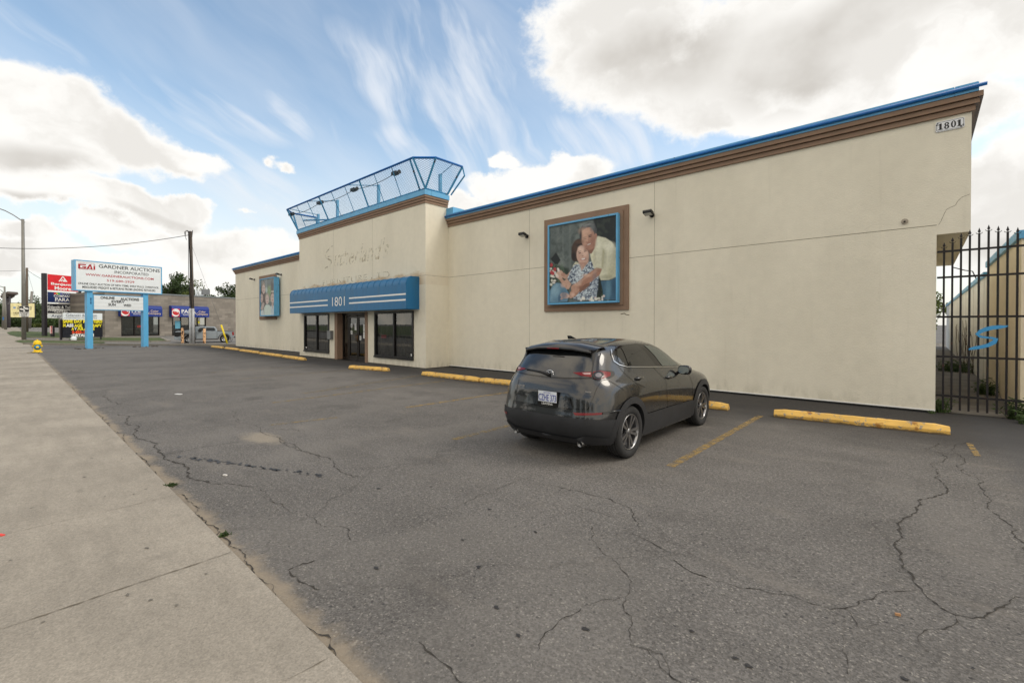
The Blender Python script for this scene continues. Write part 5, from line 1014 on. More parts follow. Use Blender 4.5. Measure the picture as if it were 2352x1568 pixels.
for (x0, x1, y0, y1, tx) in ((1108, 1487, 960, 1066, 0), (1576, 1917, 968, 1072, 1)):
    a, z1 = ub(x0, y0, .5); b_, _ = ub(x1, y0, .5); _, z0 = ub(x0, y1, .5); aw_ = thing('awning', 'blue awning with red swirl panel over the '+('left shop window' if not tx else 'right shop doorway')+' of the block building', 'awning', fb_.pt((a+b_)/2, z0, .25), 'blue awnings on the block building')
    pr_ = [(0.01, z0), (.6, z0), (.6, z0+(z1-z0)*.72), (.5, z0+(z1-z0)*.9), (.3, z1-.02), (.01, z1)]; k = MB(); k.prism([(n_, z_) for n_, z_ in pr_], fb_.P, fb_.N, Z_, fb_.U, a, b_); k.build('canopy', M_AWB, aw_)
    o = .61; s_ = lambda u: x0+(x1-x0)*u; ym = y0+(y1-y0)*.28; k = MB(); q0, zz1 = ub(s_(.01), ym, o); q1, _ = ub(s_(.22), ym, o); zz0 = z0+.03; fb_.box(k, q0, q1, zz0, zz1, .601, .606); k.build('emblem_panel', mat('emblem_red', S(196, 44, 50), .5), aw_)
    k = MB(); c_ = ((q0+q1)/2, (zz0+zz1)/2); r = .42*(zz1-zz0)
    for (a0, a1, rr, w0) in ((-40, 200, 1.0, .07), (0, 150, .6, .10), (160, 340, 1.0, .08)):
        vs = []
        for j in range(13): t = R(a0+(a1-a0)*j/12); w1 = w0*math.sin(math.pi*j/12)+.01; [vs.append(fb_.pt(c_[0]+math.cos(t)*(r*rr+s2*w1), c_[1]+math.sin(t)*(r*rr+s2*w1), .611)) for s2 in (-1, 1)]
        k.add(vs, [(2*j, 2*j+1, 2*j+3, 2*j+2) for j in range(12)])
    k.build('emblem', M_WH, aw_); k = MB()
    fb_.txt(k, 'PARA', *([c1(s_(.27), 0)[0], c1(0, y0+(y1-y0)*.36)[1], c1(0, y0+(y1-y0)*.66)[1], c1(s_(.65), 0)[0]]), o, .02); fb_.txt(k, 'PAINTSOURCE', *([c1(s_(.31), 0)[0], c1(0, y0+(y1-y0)*.78)[1], c1(0, y0+(y1-y0)*.88)[1], c1(s_(.62), 0)[0]]), o, 0)
    u_, z_ = ub(s_(.27), y0+(y1-y0)*.70, o); u2_, _ = ub(s_(.66), y0, o); fb_.box(k, u_, u2_, z_-.02, z_+.01, .605, .612); k.build('lettering', M_WH, aw_)
    k = MB(); fb_.txt(k, 'Color', *([c1(s_(.73), 0)[0], c1(0, y0+(y1-y0)*.46)[1], c1(0, y0+(y1-y0)*.64)[1], c1(s_(.92), 0)[0]]), o, 0); fb_.txt(k, 'Company', *([c1(s_(.67), 0)[0], c1(0, y0+(y1-y0)*.66)[1], c1(0, y0+(y1-y0)*.9)[1], c1(s_(.98), 0)[0]]), o, 0); k.build('lettering', M_CRM, aw_)
for (x, y0, y1), od_ in zip(((697, 285, 478), (724, 360, 478), (760, 290, 480), (772, 370, 480), (788, 375, 480), (800, 380, 481), (825, 285, 482), (838, 360, 482)), ('leftmost', 'second', 'third', 'fourth', 'fifth', 'sixth', 'seventh', 'rightmost')):
    X0, Y0, Y1 = 367.5+.11716*x, 624.75+.11716*y0, 624.75+.11716*y1; u, z1 = fb_.uz(X0, Y0, -2); k = MB(); k.tube([fb_.pt(u, zt_-.2, -2), fb_.pt(u, z1, -2)], .07, 6)
    tag(k.build('vent_pipe', M_PANW), od_+(' of' if 'most' in od_ else ' from the left of')+' the eight slim white pipes on the block roof', 'pipe', 'white pipes on the block building roof')
u, z_ = fb_.uz(367.5+.11716*900, 624.75+.11716*395, -1); fl = thing('roof_light', 'square grey flood light on the block building roof right of the white pipes', 'flood light', fb_.pt(u, zt_, -1)); k = MB(); fb_.box(k, u-.5, u+.5, z_-.35, z_+.4, -1.2, -.9); k.build('lamp_head', M_GR, fl, .03); k = MB(); k.tube([fb_.pt(u, zt_, -1.1), fb_.pt(u, z_-.3, -1.1)], .07, 6); k.build('mount', M_BK, fl)
# darker left wing of the same shop with its rounded awnings
fw = Fr(188, 56, 241, 57); zt2 = fw.uz(*c1(780, 895))[1]; lw_ = thing('shop_wing', 'dark glazed left wing of the block shop behind the auction sign posts', 'building', fw.pt(1, .4, -2)); k = MB(); fw.box(k, 0, fw.W+1.5, .1, zt2, -5, 0); k.build('wall', mat('wing_dark_wall', S(84, 80, 78), .7), lw_)
k = MB(); fw.box(k, .2, fw.W-.2, .5, zt2*.55, .01, .06); k.build('shop_window', M_DK, lw_)
for x0, x1, m_ in ((750, 806, M_PANW), (906, 966, M_AWB)):
    a, z1 = fw.uz(*c1(x0, 978 if m_ is M_PANW else 1008), .8); b_, _ = fw.uz(*c1(x1, 978), .8); _, z0 = fw.uz(*c1(x0, 1040 if m_ is M_PANW else 1054), .8); k = MB(); k.prism([(0.01, z0), (.8, z0), (.8, z0+(z1-z0)*.5), (.6, z0+(z1-z0)*.85), (.3, z1), (.01, z1)], fw.P, fw.N, Z_, fw.U, a, b_); k.build('canopy', m_, lw_)
# ---- pickup truck
ft = Fr(436.5, 43.2, 515, 44.6); s9 = lambda x, y: (367.5+.11716*x, 624.75+.11716*y)
P0 = ft.pt(ft.W/2, 0, -.9); P0.z = 0; tr = thing('pickup_truck', 'grey four door pickup truck parked in front of the block building', 'pickup truck', P0); M_TRK = mat('satin_grey_paint', S(150, 160, 168), .25, var=.03, metal=.2, coat=.6)
uz9 = lambda x, y, off=0: ft.uz(*s9(x, y), off)
zq = tz(-50)
wf, wr = uz9(566, 1330), uz9(1262, 1330); rw = .40
def profile(pts): return [uz9(*p) for p in pts]
def archpts(c, r, a0, a1, n=9): return [(c[0]+r*math.cos(R(a0+(a1-a0)*i/n)), rw+zq+r*math.sin(R(a0+(a1-a0)*i/n))) for i in range(n+1)]
low = profile([(286, 1305), (284, 1240), (292, 1175), (325, 1158), (440, 1148), (560, 1142), (700, 1150), (1120, 1158), (1438, 1160), (1446, 1200), (1450, 1275), (1400, 1300)])
zl = zq+.38
body = low+[(low[-1][0], zl)]+archpts((wr[0], 0), .5, 0, 180)+archpts((wf[0], 0), .5, 0, 180)+[(low[0][0], zl)]
k = MB(); k.prism(body, ft.P, ft.U, Z_, ft.N, -1.8, 0); k.build('body', M_TRK, tr, .03)
cabp = profile([(560, 1141), (640, 1090), (700, 1070), (770, 1062), (1020, 1068), (1075, 1078), (1105, 1120), (1118, 1158)]); k = MB(); k.prism(cabp, ft.P, ft.U, Z_, ft.N, -1.68, -.12); k.build('cab', M_TRK, tr, .05)
M_TG = mat('dark_car_glass', S(52, 58, 64), .05, spec=.8)
for pts in ([(735, 1150), (765, 1105), (800, 1090), (875, 1088), (875, 1150)], [(905, 1150), (905, 1088), (1060, 1090), (1075, 1110), (1080, 1150)]): k = MB(); k.prism(profile(pts), ft.P, ft.U, Z_, ft.N, -.119, -.10); k.build('side_window', M_TG, tr)
k = MB(); k.prism(profile([(585, 1132), (650, 1090), (700, 1078), (690, 1090), (610, 1140)]), ft.P, ft.U, Z_, ft.N, -1.6, -.11); k.build('windshield', M_TG, tr)
k = MB(); k.prism(profile([(282, 1270), (284, 1185), (300, 1175), (420, 1180), (415, 1250), (300, 1285)]), ft.P, ft.U, Z_, ft.N, -1.7, .004); k.build('grille', M_BK, tr)
k = MB(); k.prism(profile([(470, 1195), (520, 1200), (500, 1225), (468, 1235)]), ft.P, ft.U, Z_, ft.N, -.1, .012); k.build('headlight', mat('lamp_dark', S(70, 72, 78), .15), tr)
k = MB(); k.prism(profile([(1410, 1175), (1445, 1170), (1450, 1235), (1420, 1240)]), ft.P, ft.U, Z_, ft.N, -.1, .012); k.build('tail_light', mat('tail_red', S(150, 26, 28), .2), tr)
k = MB(); k.prism(profile([(1126, 1156), (1440, 1157), (1440, 1163), (1126, 1162)]), ft.P, ft.U, Z_, ft.N, -1.75, .008); k.build('bed_rail', M_BK, tr)
k = MB(); k.prism(profile([(745, 1160), (765, 1128), (815, 1125), (820, 1160), (790, 1175)]), ft.P, ft.U, Z_, ft.N, .02, .2); k.build('mirror', M_BK, tr)
k = MB(); k.prism(profile([(278, 1265), (420, 1290), (500, 1330), (500, 1345), (410, 1340), (280, 1320)]), ft.P, ft.U, Z_, ft.N, -1.8, .03); k.build('bumper', M_TRK, tr, .02)
k = MB(); ft.box(k, wf[0]+.5, wr[0]-.5, zq+.3, zq+.38, -.1, .03); k.build('side_step', M_BK, tr)
for x in (900, 705, 1118):
    u, z1 = uz9(x, 1160); k = MB(); ft.box(k, u-.012, u+.012, zq+.45, z1, .001, .006); k.build('door_gap', M_BK, tr)
for u in (wf[0], wr[0]):
    k = MB(); outer = archpts((u, 0), .53, -5, 185, 12); inner = archpts((u, 0), .47, -5, 185, 12)
    k.add([ft.pt(a_, z_, n_) for n_ in (.001, .05) for a_, z_ in outer+inner[::-1]], [tuple(range(26, 52))] + [(i, (i+1) % 26, 26+(i+1) % 26, 26+i) for i in range(26)]); k.build('wheel_arch', mat('arch_plastic', S(60, 62, 66), .6), tr)
    for n_ in (-.14, -1.66):
        k = MB(); c = ft.pt(u, zq+rw, n_); k.lathe(c, [(.24, .1), (.36, .11), (.40, .08), (.40, -.12), (.3, -.13), (0, -.13)], ax=ft.N, n=22); wh = k.build('wheel', mat('tyre_rubber', S(34, 34, 35), .8), tr)
        if n_ > -1:
            k = MB(); k.lathe(c, [(.0, .07), (.08, .08), (.24, .09), (.25, .115)], ax=ft.N, n=20); k.build('rim', mat('rim_silver', S(170, 172, 176), .3, metal=.6), wh); k = MB()
            for j in range(6): t = j*math.pi/3; k.lathe(c+(ft.U*math.cos(t)+Z_*math.sin(t))*.15, [(0, .105), (.042, .105), (.042, .09)], ax=ft.N, n=8)
            k.build('rim_opening', M_BK, wh)
k = MB(); k.tube([ft.pt(*uz9(1445, 1280), -.9), ft.pt(*uz9(1475, 1280), -.9)], .06, 6); k.build('tow_hitch', M_BK, tr); k = MB(); k.tube([ft.pt(*uz9(x, y), -.2) for x, y in ((1380, 1290), (1375, 1335), (1400, 1350), (1418, 1320), (1400, 1290))], .02, 5); k.build('trailer_cable', M_BK, tr)
# ---- vegetation
def leafmat(name, c, c2):
    m, b, p = newmat(name); tc = b.n('ShaderNodeTexCoord').outputs['Object']; gi = b.n('ShaderNodeNewGeometry').outputs['Random Per Island']
    col = b.mix(gi, c, c2); col = b.v('SCALE', col, b.lr(b.noise(tc, .5, 3), .3, .7, .7, 1.3)); b.put(p.inputs['Base Color'], col); p.inputs['Roughness'].default_value = .7
    tl = b.n('ShaderNodeBsdfTranslucent'); b.put(tl.inputs[0], col); ms = b.n('ShaderNodeMixShader'); ms.inputs[0].default_value = .3; out = m.node_tree.nodes['Material Output']
    m.node_tree.links.new(p.outputs[0], ms.inputs[1]); m.node_tree.links.new(tl.outputs[0], ms.inputs[2]); m.node_tree.links.new(ms.outputs[0], out.inputs[0]); return m
M_L1 = leafmat('dark_leaf', (.028, .05, .014), (.06, .10, .028)); M_L2 = leafmat('pale_leaf', (.07, .10, .022), (.14, .17, .04)); M_L3 = leafmat('mid_leaf', (.035, .065, .018), (.075, .12, .03))
M_BARK = mat('bark', (.07, .055, .04), .9, var=.3, scale=5)
def leaves(k, c, r, n, s, rd):
    for _ in range(n):
        d = Vector((rd.gauss(0, 1), rd.gauss(0, 1), rd.gauss(0, 1))).normalized()*(rd.random()**.45); p = Vector((c.x+d.x*r[0], c.y+d.y*r[1], c.z+d.z*r[2]))
        a = Vector((rd.gauss(0, 1), rd.gauss(0, 1), rd.gauss(0, 1))).normalized(); b = a.cross(Vector((rd.gauss(0, 1), rd.gauss(0, 1), rd.gauss(0, 1)))).normalized(); q = s*rd.uniform(.6, 1.3)
        k.add([p-a*q*.6, p+b*q*.35, p+a*q*.6, p-b*q*.35], [(0, 1, 2, 3)])
def tree(P, cz, rx, rz, m, lab, grp, seed, ncl=26, nl=90, ls_=.28, dens=.42):
    rd = random.Random(seed); t_ = thing('tree', lab, 'tree', P, grp); k = MB(); C0 = Vector((P.x, P.y, cz)); k.tube([P, P.lerp(C0, .5)+Vector((.1, 0, 0)), C0], [rx*.09+.05, rx*.07+.03, rx*.03], 8)
    cl = []
    for i in range(ncl):
        d = Vector((rd.gauss(0, 1), rd.gauss(0, 1), rd.gauss(0, .9))).normalized()*(rd.random()**.5); cl.append(Vector((C0.x+d.x*rx*.78, C0.y+d.y*rx*.78, C0.z+d.z*rz*.8)))
    for c in cl[:12]: k.tube([P.lerp(C0, rd.uniform(.5, .9)), (C0+c)/2+Vector((0, 0, -.1*rz)), c], [rx*.03, rx*.02, rx*.008], 5)
    k.build('trunk', M_BARK, t_); k = MB()
    for c in cl: f = rd.uniform(.22, dens); leaves(k, c, (rx*f, rx*f, rz*f*.9), nl, ls_, rd)
    k.build('crown', m, t_); return t_
def tree_px(x0, x1, y0, y1, D_, m, lab, seed, grp='trees behind the block building', **kw):
    c = at((x0+x1)/2, (y0+y1)/2, D_); rx = (x1-x0)/2/1045*D_*1.22; rz = (y1-y0)/2/1045*D_*1.22; P = Vector((c.x, c.y, tz(c.x))); return tree(P, c.z, rx, rz, m, lab, grp, seed, **kw)
tree_px(352, 432, 628, 712, 84, M_L1, 'dense dark tree beyond the block roof, right of the auction sign', 1, ncl=34, nl=150, ls_=.32)
tree_px(400, 476, 632, 706, 88, M_L2, 'pale sparse tree beyond the block roof, behind the wooden pole', 2, ncl=26, nl=55, ls_=.3, dens=.34); tree_px(404, 440, 672, 706, 80, M_L2, 'low pale green tree showing just above the block roof', 3, ncl=16, nl=110, ls_=.28)
tree_px(496, 562, 650, 708, 86, M_L1, 'dark rounded tree beyond the block roof by the store corner', 4, ncl=30, nl=75, ls_=.3, dens=.34); tree_px(440, 510, 678, 712, 92, M_L3, 'low green tree line tree between the roof light and the rounded tree', 5, ncl=16, nl=90, ls_=.3)
g2_ = 'trees at the far end of the street'
tree_px(44, 112, 683, 752, 118, M_L3, 'green tree behind the cream sign, between lamp pole and pylon sign', 6, g2_, ncl=34, nl=120, ls_=.42); tree_px(-20, 24, 692, 752, 125, M_L1, 'dark tree at the far left edge behind the distant poles', 7, g2_, ncl=24, nl=100, ls_=.42)
tree_px(28, 62, 690, 748, 128, M_L1, 'dark tree behind the left half of the cream sign', 8, g2_, ncl=22, nl=110, ls_=.42); tree_px(88, 150, 700, 756, 112, M_L3, 'green tree hidden mostly behind the pylon sign', 9, g2_, ncl=22, nl=100, ls_=.4)
tree_px(180, 214, 668, 722, 70, M_L1, 'dark narrow tree between pylon sign and auction sign post', 10, g2_, ncl=20, nl=110, ls_=.28)
def hedge(pts, w, h, m, lab, seed, n=2600, s=.22):
    rd = random.Random(seed); k = MB(); P = [Vector((p.x, p.y, tz(p.x))) for p in pts]; 
    for _ in range(n):
        i = rd.randrange(len(P)-1); c = P[i].lerp(P[i+1], rd.random()); hh = h*(.85+.3*math.sin(c.y*1.3)*.5); c = c+Vector((rd.uniform(-w, w), rd.uniform(-w, w), hh*rd.random()**.6))
        a = Vector((rd.gauss(0, 1), rd.gauss(0, 1), rd.gauss(0, 1))).normalized(); b = a.orthogonal().normalized(); q = s*rd.uniform(.6, 1.4); k.add([c-a*q, c+b*q*.5, c+a*q, c-b*q*.5], [(0, 1, 2, 3)])
    return tag(k.build('hedge', m), lab, 'hedge')
hd_ = lambda x, D_: at(x, 752, D_)
hedge([hd_(18, 92), hd_(62, 92), hd_(104, 94)], 1.6, 2.0, M_L1, 'dark green hedge below the cream sign', 1, 5000, .26); hedge([hd_(104, 88), hd_(128, 88), hd_(150, 86)], 1.5, 1.7, M_L3, 'rounded green bushes behind the message sign and marker post', 2, 3000, .24)
hedge([hd_(70, 86), hd_(84, 86), hd_(98, 86)], 1.0, .9, M_L2, 'low pale shrubs in front of the dark hedge', 3, 1500, .2)
def weeds(P, r, h, n, lab, seed, m=None, cat='weeds'):
    rd = random.Random(seed); k = MB()
    for _ in range(n):
        c = P+Vector((rd.gauss(0, r*.5), rd.gauss(0, r*.5), 0)); a = Vector((rd.gauss(0, .35), rd.gauss(0, .35), 1)).normalized(); hh = h*rd.uniform(.3, 1); b = a.orthogonal().normalized()*.012
        k.add([c-b, c+b, c+a*hh], [(0, 1, 2)])
        for j in range(3): q = c+a*hh*rd.uniform(.3, 1); d = Vector((rd.gauss(0, 1), rd.gauss(0, 1), rd.gauss(0, .5))).normalized(); e = d.orthogonal().normalized(); s = (.012+.07*h)*rd.uniform(.6, 1.4); k.add([q, q+d*s+e*s*.4, q+d*s*2, q+d*s-e*s*.4], [(0, 1, 2, 3)])
    return tag(k.build('weed_clump', m or M_L3), lab, cat)
weeds(Vector((.27, 12.72, 0)), .12, .4, 40, 'small green weeds growing at the store corner behind the gate', 1); weeds(Vector((1.32, 12.75, 0)), .18, .42, 90, 'green weeds at the foot of the right end of the gate', 2); weeds(Vector((1.38, 12.2, 0)), .1, .3, 40, 'green weeds in front of the gate at the picture edge', 22)
weeds(Vector((1.2, 16.6, 0)), .16, .45, 80, 'bushy weeds against the beige neighbour wall', 3); weeds(Vector((.95, 24, 0)), .6, .5, 200, 'low weeds across the far end of the alley', 4); weeds(Vector((.13, 12.38, 0)), .04, .08, 14, 'tiny weed at the foot of the store corner', 5)
weeds(gt(78, 811), .25, .12, 60, 'dry grass tuft at the foot of the hydrant', 6, mat('dry_grass', (.2, .17, .08), .9)); weeds(g(*((.5235*752, 747.25+.5235*703))), .05, .035, 30, 'small grass tuft in the sidewalk edge, the farther of two', 7); weeds(g(*((.5235*985, 747.25+.5235*922))), .035, .03, 24, 'small grass tuft in the sidewalk edge, the nearer of two', 8)
# dead vine on the pale neighbour wall
k = MB(); rd = random.Random(5)
for i in range(16):
    y = rd.uniform(23, 34); p = Vector((1.33, y, 0)); L = [p]
    for j in range(7): p = p+Vector((rd.uniform(-.02, .015), rd.uniform(-.5, .5), rd.uniform(.1, .36))); L.append(Vector((min(p.x, 1.36), p.y, p.z)))
    k.tube(L, .009, 4)
tag(k.build('dead_vine', mat('dead_vine_brown', (.10, .07, .05), .9)), 'leafless brown vine climbing the pale wall behind the gate', 'vine')
tree(Vector((.2, 58, 0)), 2.9, 1.6, 2.3, M_L2, 'green tree at the far end of the alley behind the gate', 'trees at the end of the alley', 31, ncl=24, nl=110, ls_=.22); tree(Vector((2.4, 62, 0)), 3.4, 1.6, 1.4, M_L2, 'small green tree rising over the neighbour roof at the alley end', 'trees at the end of the alley', 32, ncl=16, nl=80, ls_=.22)
# ---- far left street furniture
P = gt(13, 757); dF = (P-CAM).dot(FWD); p2 = at(10.5, 658, dF); sl2 = thing('street_lamp', 'smaller distant street lamp at the left edge with a thin arm', 'street lamp', P); k = MB(); k.tube([P, p2], [.17, .1], 10); k.build('pole', M_GAL, sl2); k = MB(); k.tube([at(10.5, 661, dF), at(4, 658.5, dF), at(-6, 656, dF)], .05, 6); k.build('arm', M_GAL, sl2)
P = gt(7.5, 754); dF = (P-CAM).dot(FWD); sl3 = thing('street_lamp', 'most distant pale street lamp at the left edge behind the other', 'street lamp', P); k = MB(); k.tube([P, at(8.7, 672, dF)], [.2, .14], 10); k.build('pole', M_GAL, sl3); k = MB(); k.tube([at(8.7, 672, dF), at(3, 667, dF), at(-6, 664, dF)], .05, 6); k.build('arm', M_GAL, sl3)
f6 = Fr(5.5, dF-1, 14, dF-1); k = MB(); a, z1 = f6.uz(6, 728); b_, _ = f6.uz(13.2, 728); _, z0 = f6.uz(6, 734.5); f6.box(k, a, b_, z0, z1, -.05, 0); tag(k.build('parking_sign', mat('sign_blue', S(40, 120, 200), .5)), 'small blue board sign on the distant lamp pole', 'sign')
dK = 78; kk = thing('canopy_lights', 'tall dark triple post with a tilted slab of area lights at the far left', 'area light', Vector((at(18, 750, dK).x, at(18, 750, dK).y, 1.1)))
for x, yt_ in ((14, 684), (17.5, 684), (22, 680)): k = MB(); a, b_ = at(x-.4, 752, dK), at(x, yt_, dK); a.z = 1.0; k.tube([a, b_], .16, 8); k.build('post', mat('mottled_dark_post', S(70, 66, 72), .7, dirt=S(130, 130, 130), dscale=2), kk)
for (x0, y0, x1, y1) in ((15, 678, 30.5, 672.5), (13, 683, 22, 677.5)): k = MB(); a, b_ = at(x0, y0, dK), at(x1, y1, dK); U = (b_-a).normalized(); N = FWD.cross(U).normalized(); k.obox(a, U, N, FWD, 0, (b_-a).length, -.22, .22, -.8, .8); k.build('light_slab', mat('slab_brown', S(92, 82, 76), .7), kk, .05)
f7 = Fr(23, 68.5, 80.5, 70); u7 = lambda x, y: f7.uz(*c1(x, y)); cs_ = thing('cream_sign', 'wide cream service office sign board behind the lamp pole', 'sign', f7.pt(1.5, 1, 0)); (a, z1), (b_, _) = u7(92, 943), u7(321, 943); _, z0 = u7(92, 1079)
k = MB(); f7.box(k, a, b_, z0, z1, -.3, 0); k.build('sign_box', M_INK, cs_); k = MB(); f7.box(k, a+.05, b_-.05, z0+.05, z1-.05, .001, .01); k.build('sign_face', mat('cream_panel', S(240, 230, 176), .5), cs_)
k = MB(); T1(f7, k, 'Services', 162, 972, 990, 292, .015, .01); T1(f7, k, 'Services aux', 158, 990, 1006, 292, .015, .01); T1(f7, k, '1835', 124, 1030, 1044, 176, .015, .02); T1(f7, k, 'Dundas', 124, 1045, 1052, 165, .015); T1(f7, k, 'Unit 1', 124, 1053, 1060, 156, .015); k.build('lettering', M_INK, cs_)
k = MB(); c_ = u7(133, 988); ring_ = [f7.pt(c_[0]+.2*math.cos(i*.785)*(1 if i % 2 else .6), c_[1]+.2*math.sin(i*.785)*(1 if i % 2 else .6), .015) for i in range(8)]; k.add(ring_, [tuple(range(8))]); k.build('emblem', mat('soft_blue', S(130, 160, 200), .5), cs_)
k = MB(); a, _ = u7(200, 1085); f7.box(k, a, a+.3, .9, z0, -.25, -.05); k.build('post', mat('brown_post', S(60, 42, 40), .7), cs_)
P = at(67.5, 751, 74); P.z = tz(P.x); tpp = at(73.5, 669, 74); k = MB(); k.tube([P, tpp], [.22, .16], 10); up2 = thing('utility_pole', 'distant leaning pale utility pole behind the cream sign', 'utility pole', P); k.build('pole', M_GAL, up2)
k = MB(); k.tube([at(62, 620, 60), at(68, 640, 62), at(76, 668, 66), at(88, 706, 70), at(100, 745, 72)], .012, 4); tag(k.build('guy_wire', M_GR), 'thin wire slanting down to a yellow flagged guard left of the pylon', 'wire')
k = MB(); k.tube([at(97.3, 731, 73), at(100.5, 746, 73)], .07, 6); tag(k.build('guy_guard', bpy.data.materials['bright_yellow_plastic']), 'small distant yellow guy wire guard left of the pylon sign', 'wire guard')
k = MB(); k.tube([at(-30, 623, 60), at(20, 622.5, 60), at(54, 621, 60), at(62, 620, 60), at(80, 632, 61), at(104, 646, 62)], .02, 5); tag(k.build('overhead_cable', M_BK), 'thin lower overhead cable crossing behind the nearest lamp pole', 'cable')
P = at(62, 770, 60); P.z = tz(P.x); k = MB(); k.tube([P, at(61.8, 615, 60)], [.15, .12], 8); tag(k.build('utility_pole', M_WOOD), 'slim wooden pole hidden behind the nearest lamp pole', 'utility pole')
def far_car(P, U, col, lab, sc=1):
    t_ = thing('distant_car', lab, 'car', P, 'distant cars at the left end of the street'); N = U.cross(Z_); L = 4.4*sc
    k = MB(); k.prism([(0, .3), (0, .8), (.3, .9), (1.0, .95), (1.5, 1.4), (3.1, 1.42), (3.8, .98), (4.3, .9), (4.4, .6), (4.4, .3)], P, U, Z_, N, -.85, .85); k.build('body', mat('far_%s' % col[0], S(*col), .3), t_, .06)
    k = MB(); k.prism([(1.1, .95), (1.55, 1.35), (3.05, 1.36), (3.7, .98)], P, U, Z_, N, -.86, .86); k.build('window', M_TG, t_)
    for u in (.9, 3.5):
        for n in (-.8, .8): k = MB(); k.lathe(P+U*u+N*n+Z_*.32, [(0, .1), (.32, .1), (.32, -.1), (0, -.1)], ax=N, n=12); k.build('wheel', bpy.data.materials['tyre_rubber'], t_)
for x, D_, c, l in ((-1, 95, (40, 42, 46), 'distant dark car parked at the left edge of the picture'), (5, 104, (110, 30, 34), 'distant dark red car just right of the dark one at the left edge')): P = at(x, 750, D_); P.z = tz(P.x)+.02; far_car(P, Vector((-.75, .66, 0)), c, l)
# ---- across the street (seen in window and paint reflections)
for i, (x, y) in enumerate(((-62, -26), (-50, -31), (-41, -25), (-33, -30), (-25, -26), (-16, -29), (-7, -33), (2, -27), (12, -31), (24, -28))):
    if i < 2: src = tree(Vector((x, y, tz(x))), 6.2, 4.6, 4.6, M_L1 if i else M_L3, 'broad dark tree across the street', 'trees across the street', 40+i, ncl=30, nl=90, ls_=.5, dens=.45); srcs = [src] if not i else srcs+[src]
    else: dup(srcs[i % 2], (x, y, 0), 'broad dark tree across the street', 'trees across the street', rnd.uniform(0, 6))
hs_ = thing('house', 'white sided house across the street with a porch stair', 'house', (-38, -21, 0)); k = MB(); k.box(-42, -34, -25, -19, 0, 3.2); k.build('wall', M_PANW, hs_); k = MB(); k.prism([(-42.4, 3.2), (-38, 5.6), (-33.6, 3.2)], O_, X_, Z_, -Y_, 18.7, 25.3); k.build('roof', M_DK, hs_); k = MB(); k.box(-39.5, -37.5, -18.99, -18.95, 1, 2.3); k.build('window', M_DK, hs_)
for x, c, l in ((-33, (190, 194, 198), 'silver car parked across the street, left of the white one'), (-26, (225, 226, 228), 'white car parked across the street between two others'), (-14, (60, 90, 150), 'blue car parked across the street')): far_car(Vector((x, -17.5, .05)), X_, c, l)
# ---- litter
def litter(x, y, w, c, lab): P = g(x, y); k = MB(); k.obox(P, Vector((.9, .4, 0)).normalized(), Vector((-.4, .9, 0)).normalized(), Z_, -w, w, -w*.4, w*.4, .006, .02); tag(k.build('litter_scrap', mat('scrap_%d' % c[0], S(*c), .7)), lab, 'litter')
litter(410, 906, .09, (225, 225, 225), 'white paper scrap lying on the asphalt before the far wheel stops'); litter(517, 1093, .025, (224, 220, 214), 'small white scrap on the asphalt beside the long crack'); litter(3, 1232, .03, (220, 70, 60), 'tiny red scrap on the sidewalk at the left edge'); litter(2062, 1415, .014, (170, 128, 90), 'tan leaf scrap on the near asphalt')
# ------------------------------------------------------------------ the parked crossover
CO = Vector((-3.775, 5.56, 0)); car = thing('parked_car', 'dark grey crossover car parked nose to the store wall', 'car', CO)
def carpaint():
    m, b, p = newmat('dark_grey_car_paint'); tc = b.n('ShaderNodeTexCoord').outputs['Object']
    n = b.noise(tc, 2.2, 5, .6); p.inputs['Metallic'].default_value = .55; b.put(p.inputs['Base Color'], b.mix(b.ss(n, .3, .7), (.020, .021, .023), (.028, .028, .029)))
    b.put(p.inputs['Roughness'], b.lr(n, .3, .7, .22, .32)); p.inputs['Coat Weight'].default_value = 1; b.put(p.inputs['Coat Roughness'], b.lr(b.noise(tc, 6, 5), .3, .7, .02, .07)); return m
M_CP = carpaint(); M_PL = mat('rough_black_plastic', (.024, .025, .028), .55, var=.2, scale=4, bump=.15, bscale=200); M_GLB = mat('glossy_black', (.006, .006, .007), .08, spec=.6)
def darkglass(name, c, r=.03): m, b, p = newmat(name); p.inputs['Base Color'].default_value = tuple(c)+(1,); p.inputs['Roughness'].default_value = r; p.inputs['Specular IOR Level'].default_value = .6; return m
M_TINT = darkglass('tinted_privacy_glass', (.008, .009, .010)); M_TINT.node_tree.nodes['Principled BSDF'].inputs['IOR'].default_value = 1.7; M_FG = darkglass('green_side_glass', (.075, .085, .075)); M_CHR = mat('chrome', (.75, .75, .76), .12, 1, var=.02); M_REDL = mat('red_lens', (.17, .004, .008), .12, spec=.4)  # M_FG is opaque; its paler green stands in for wall light seen through
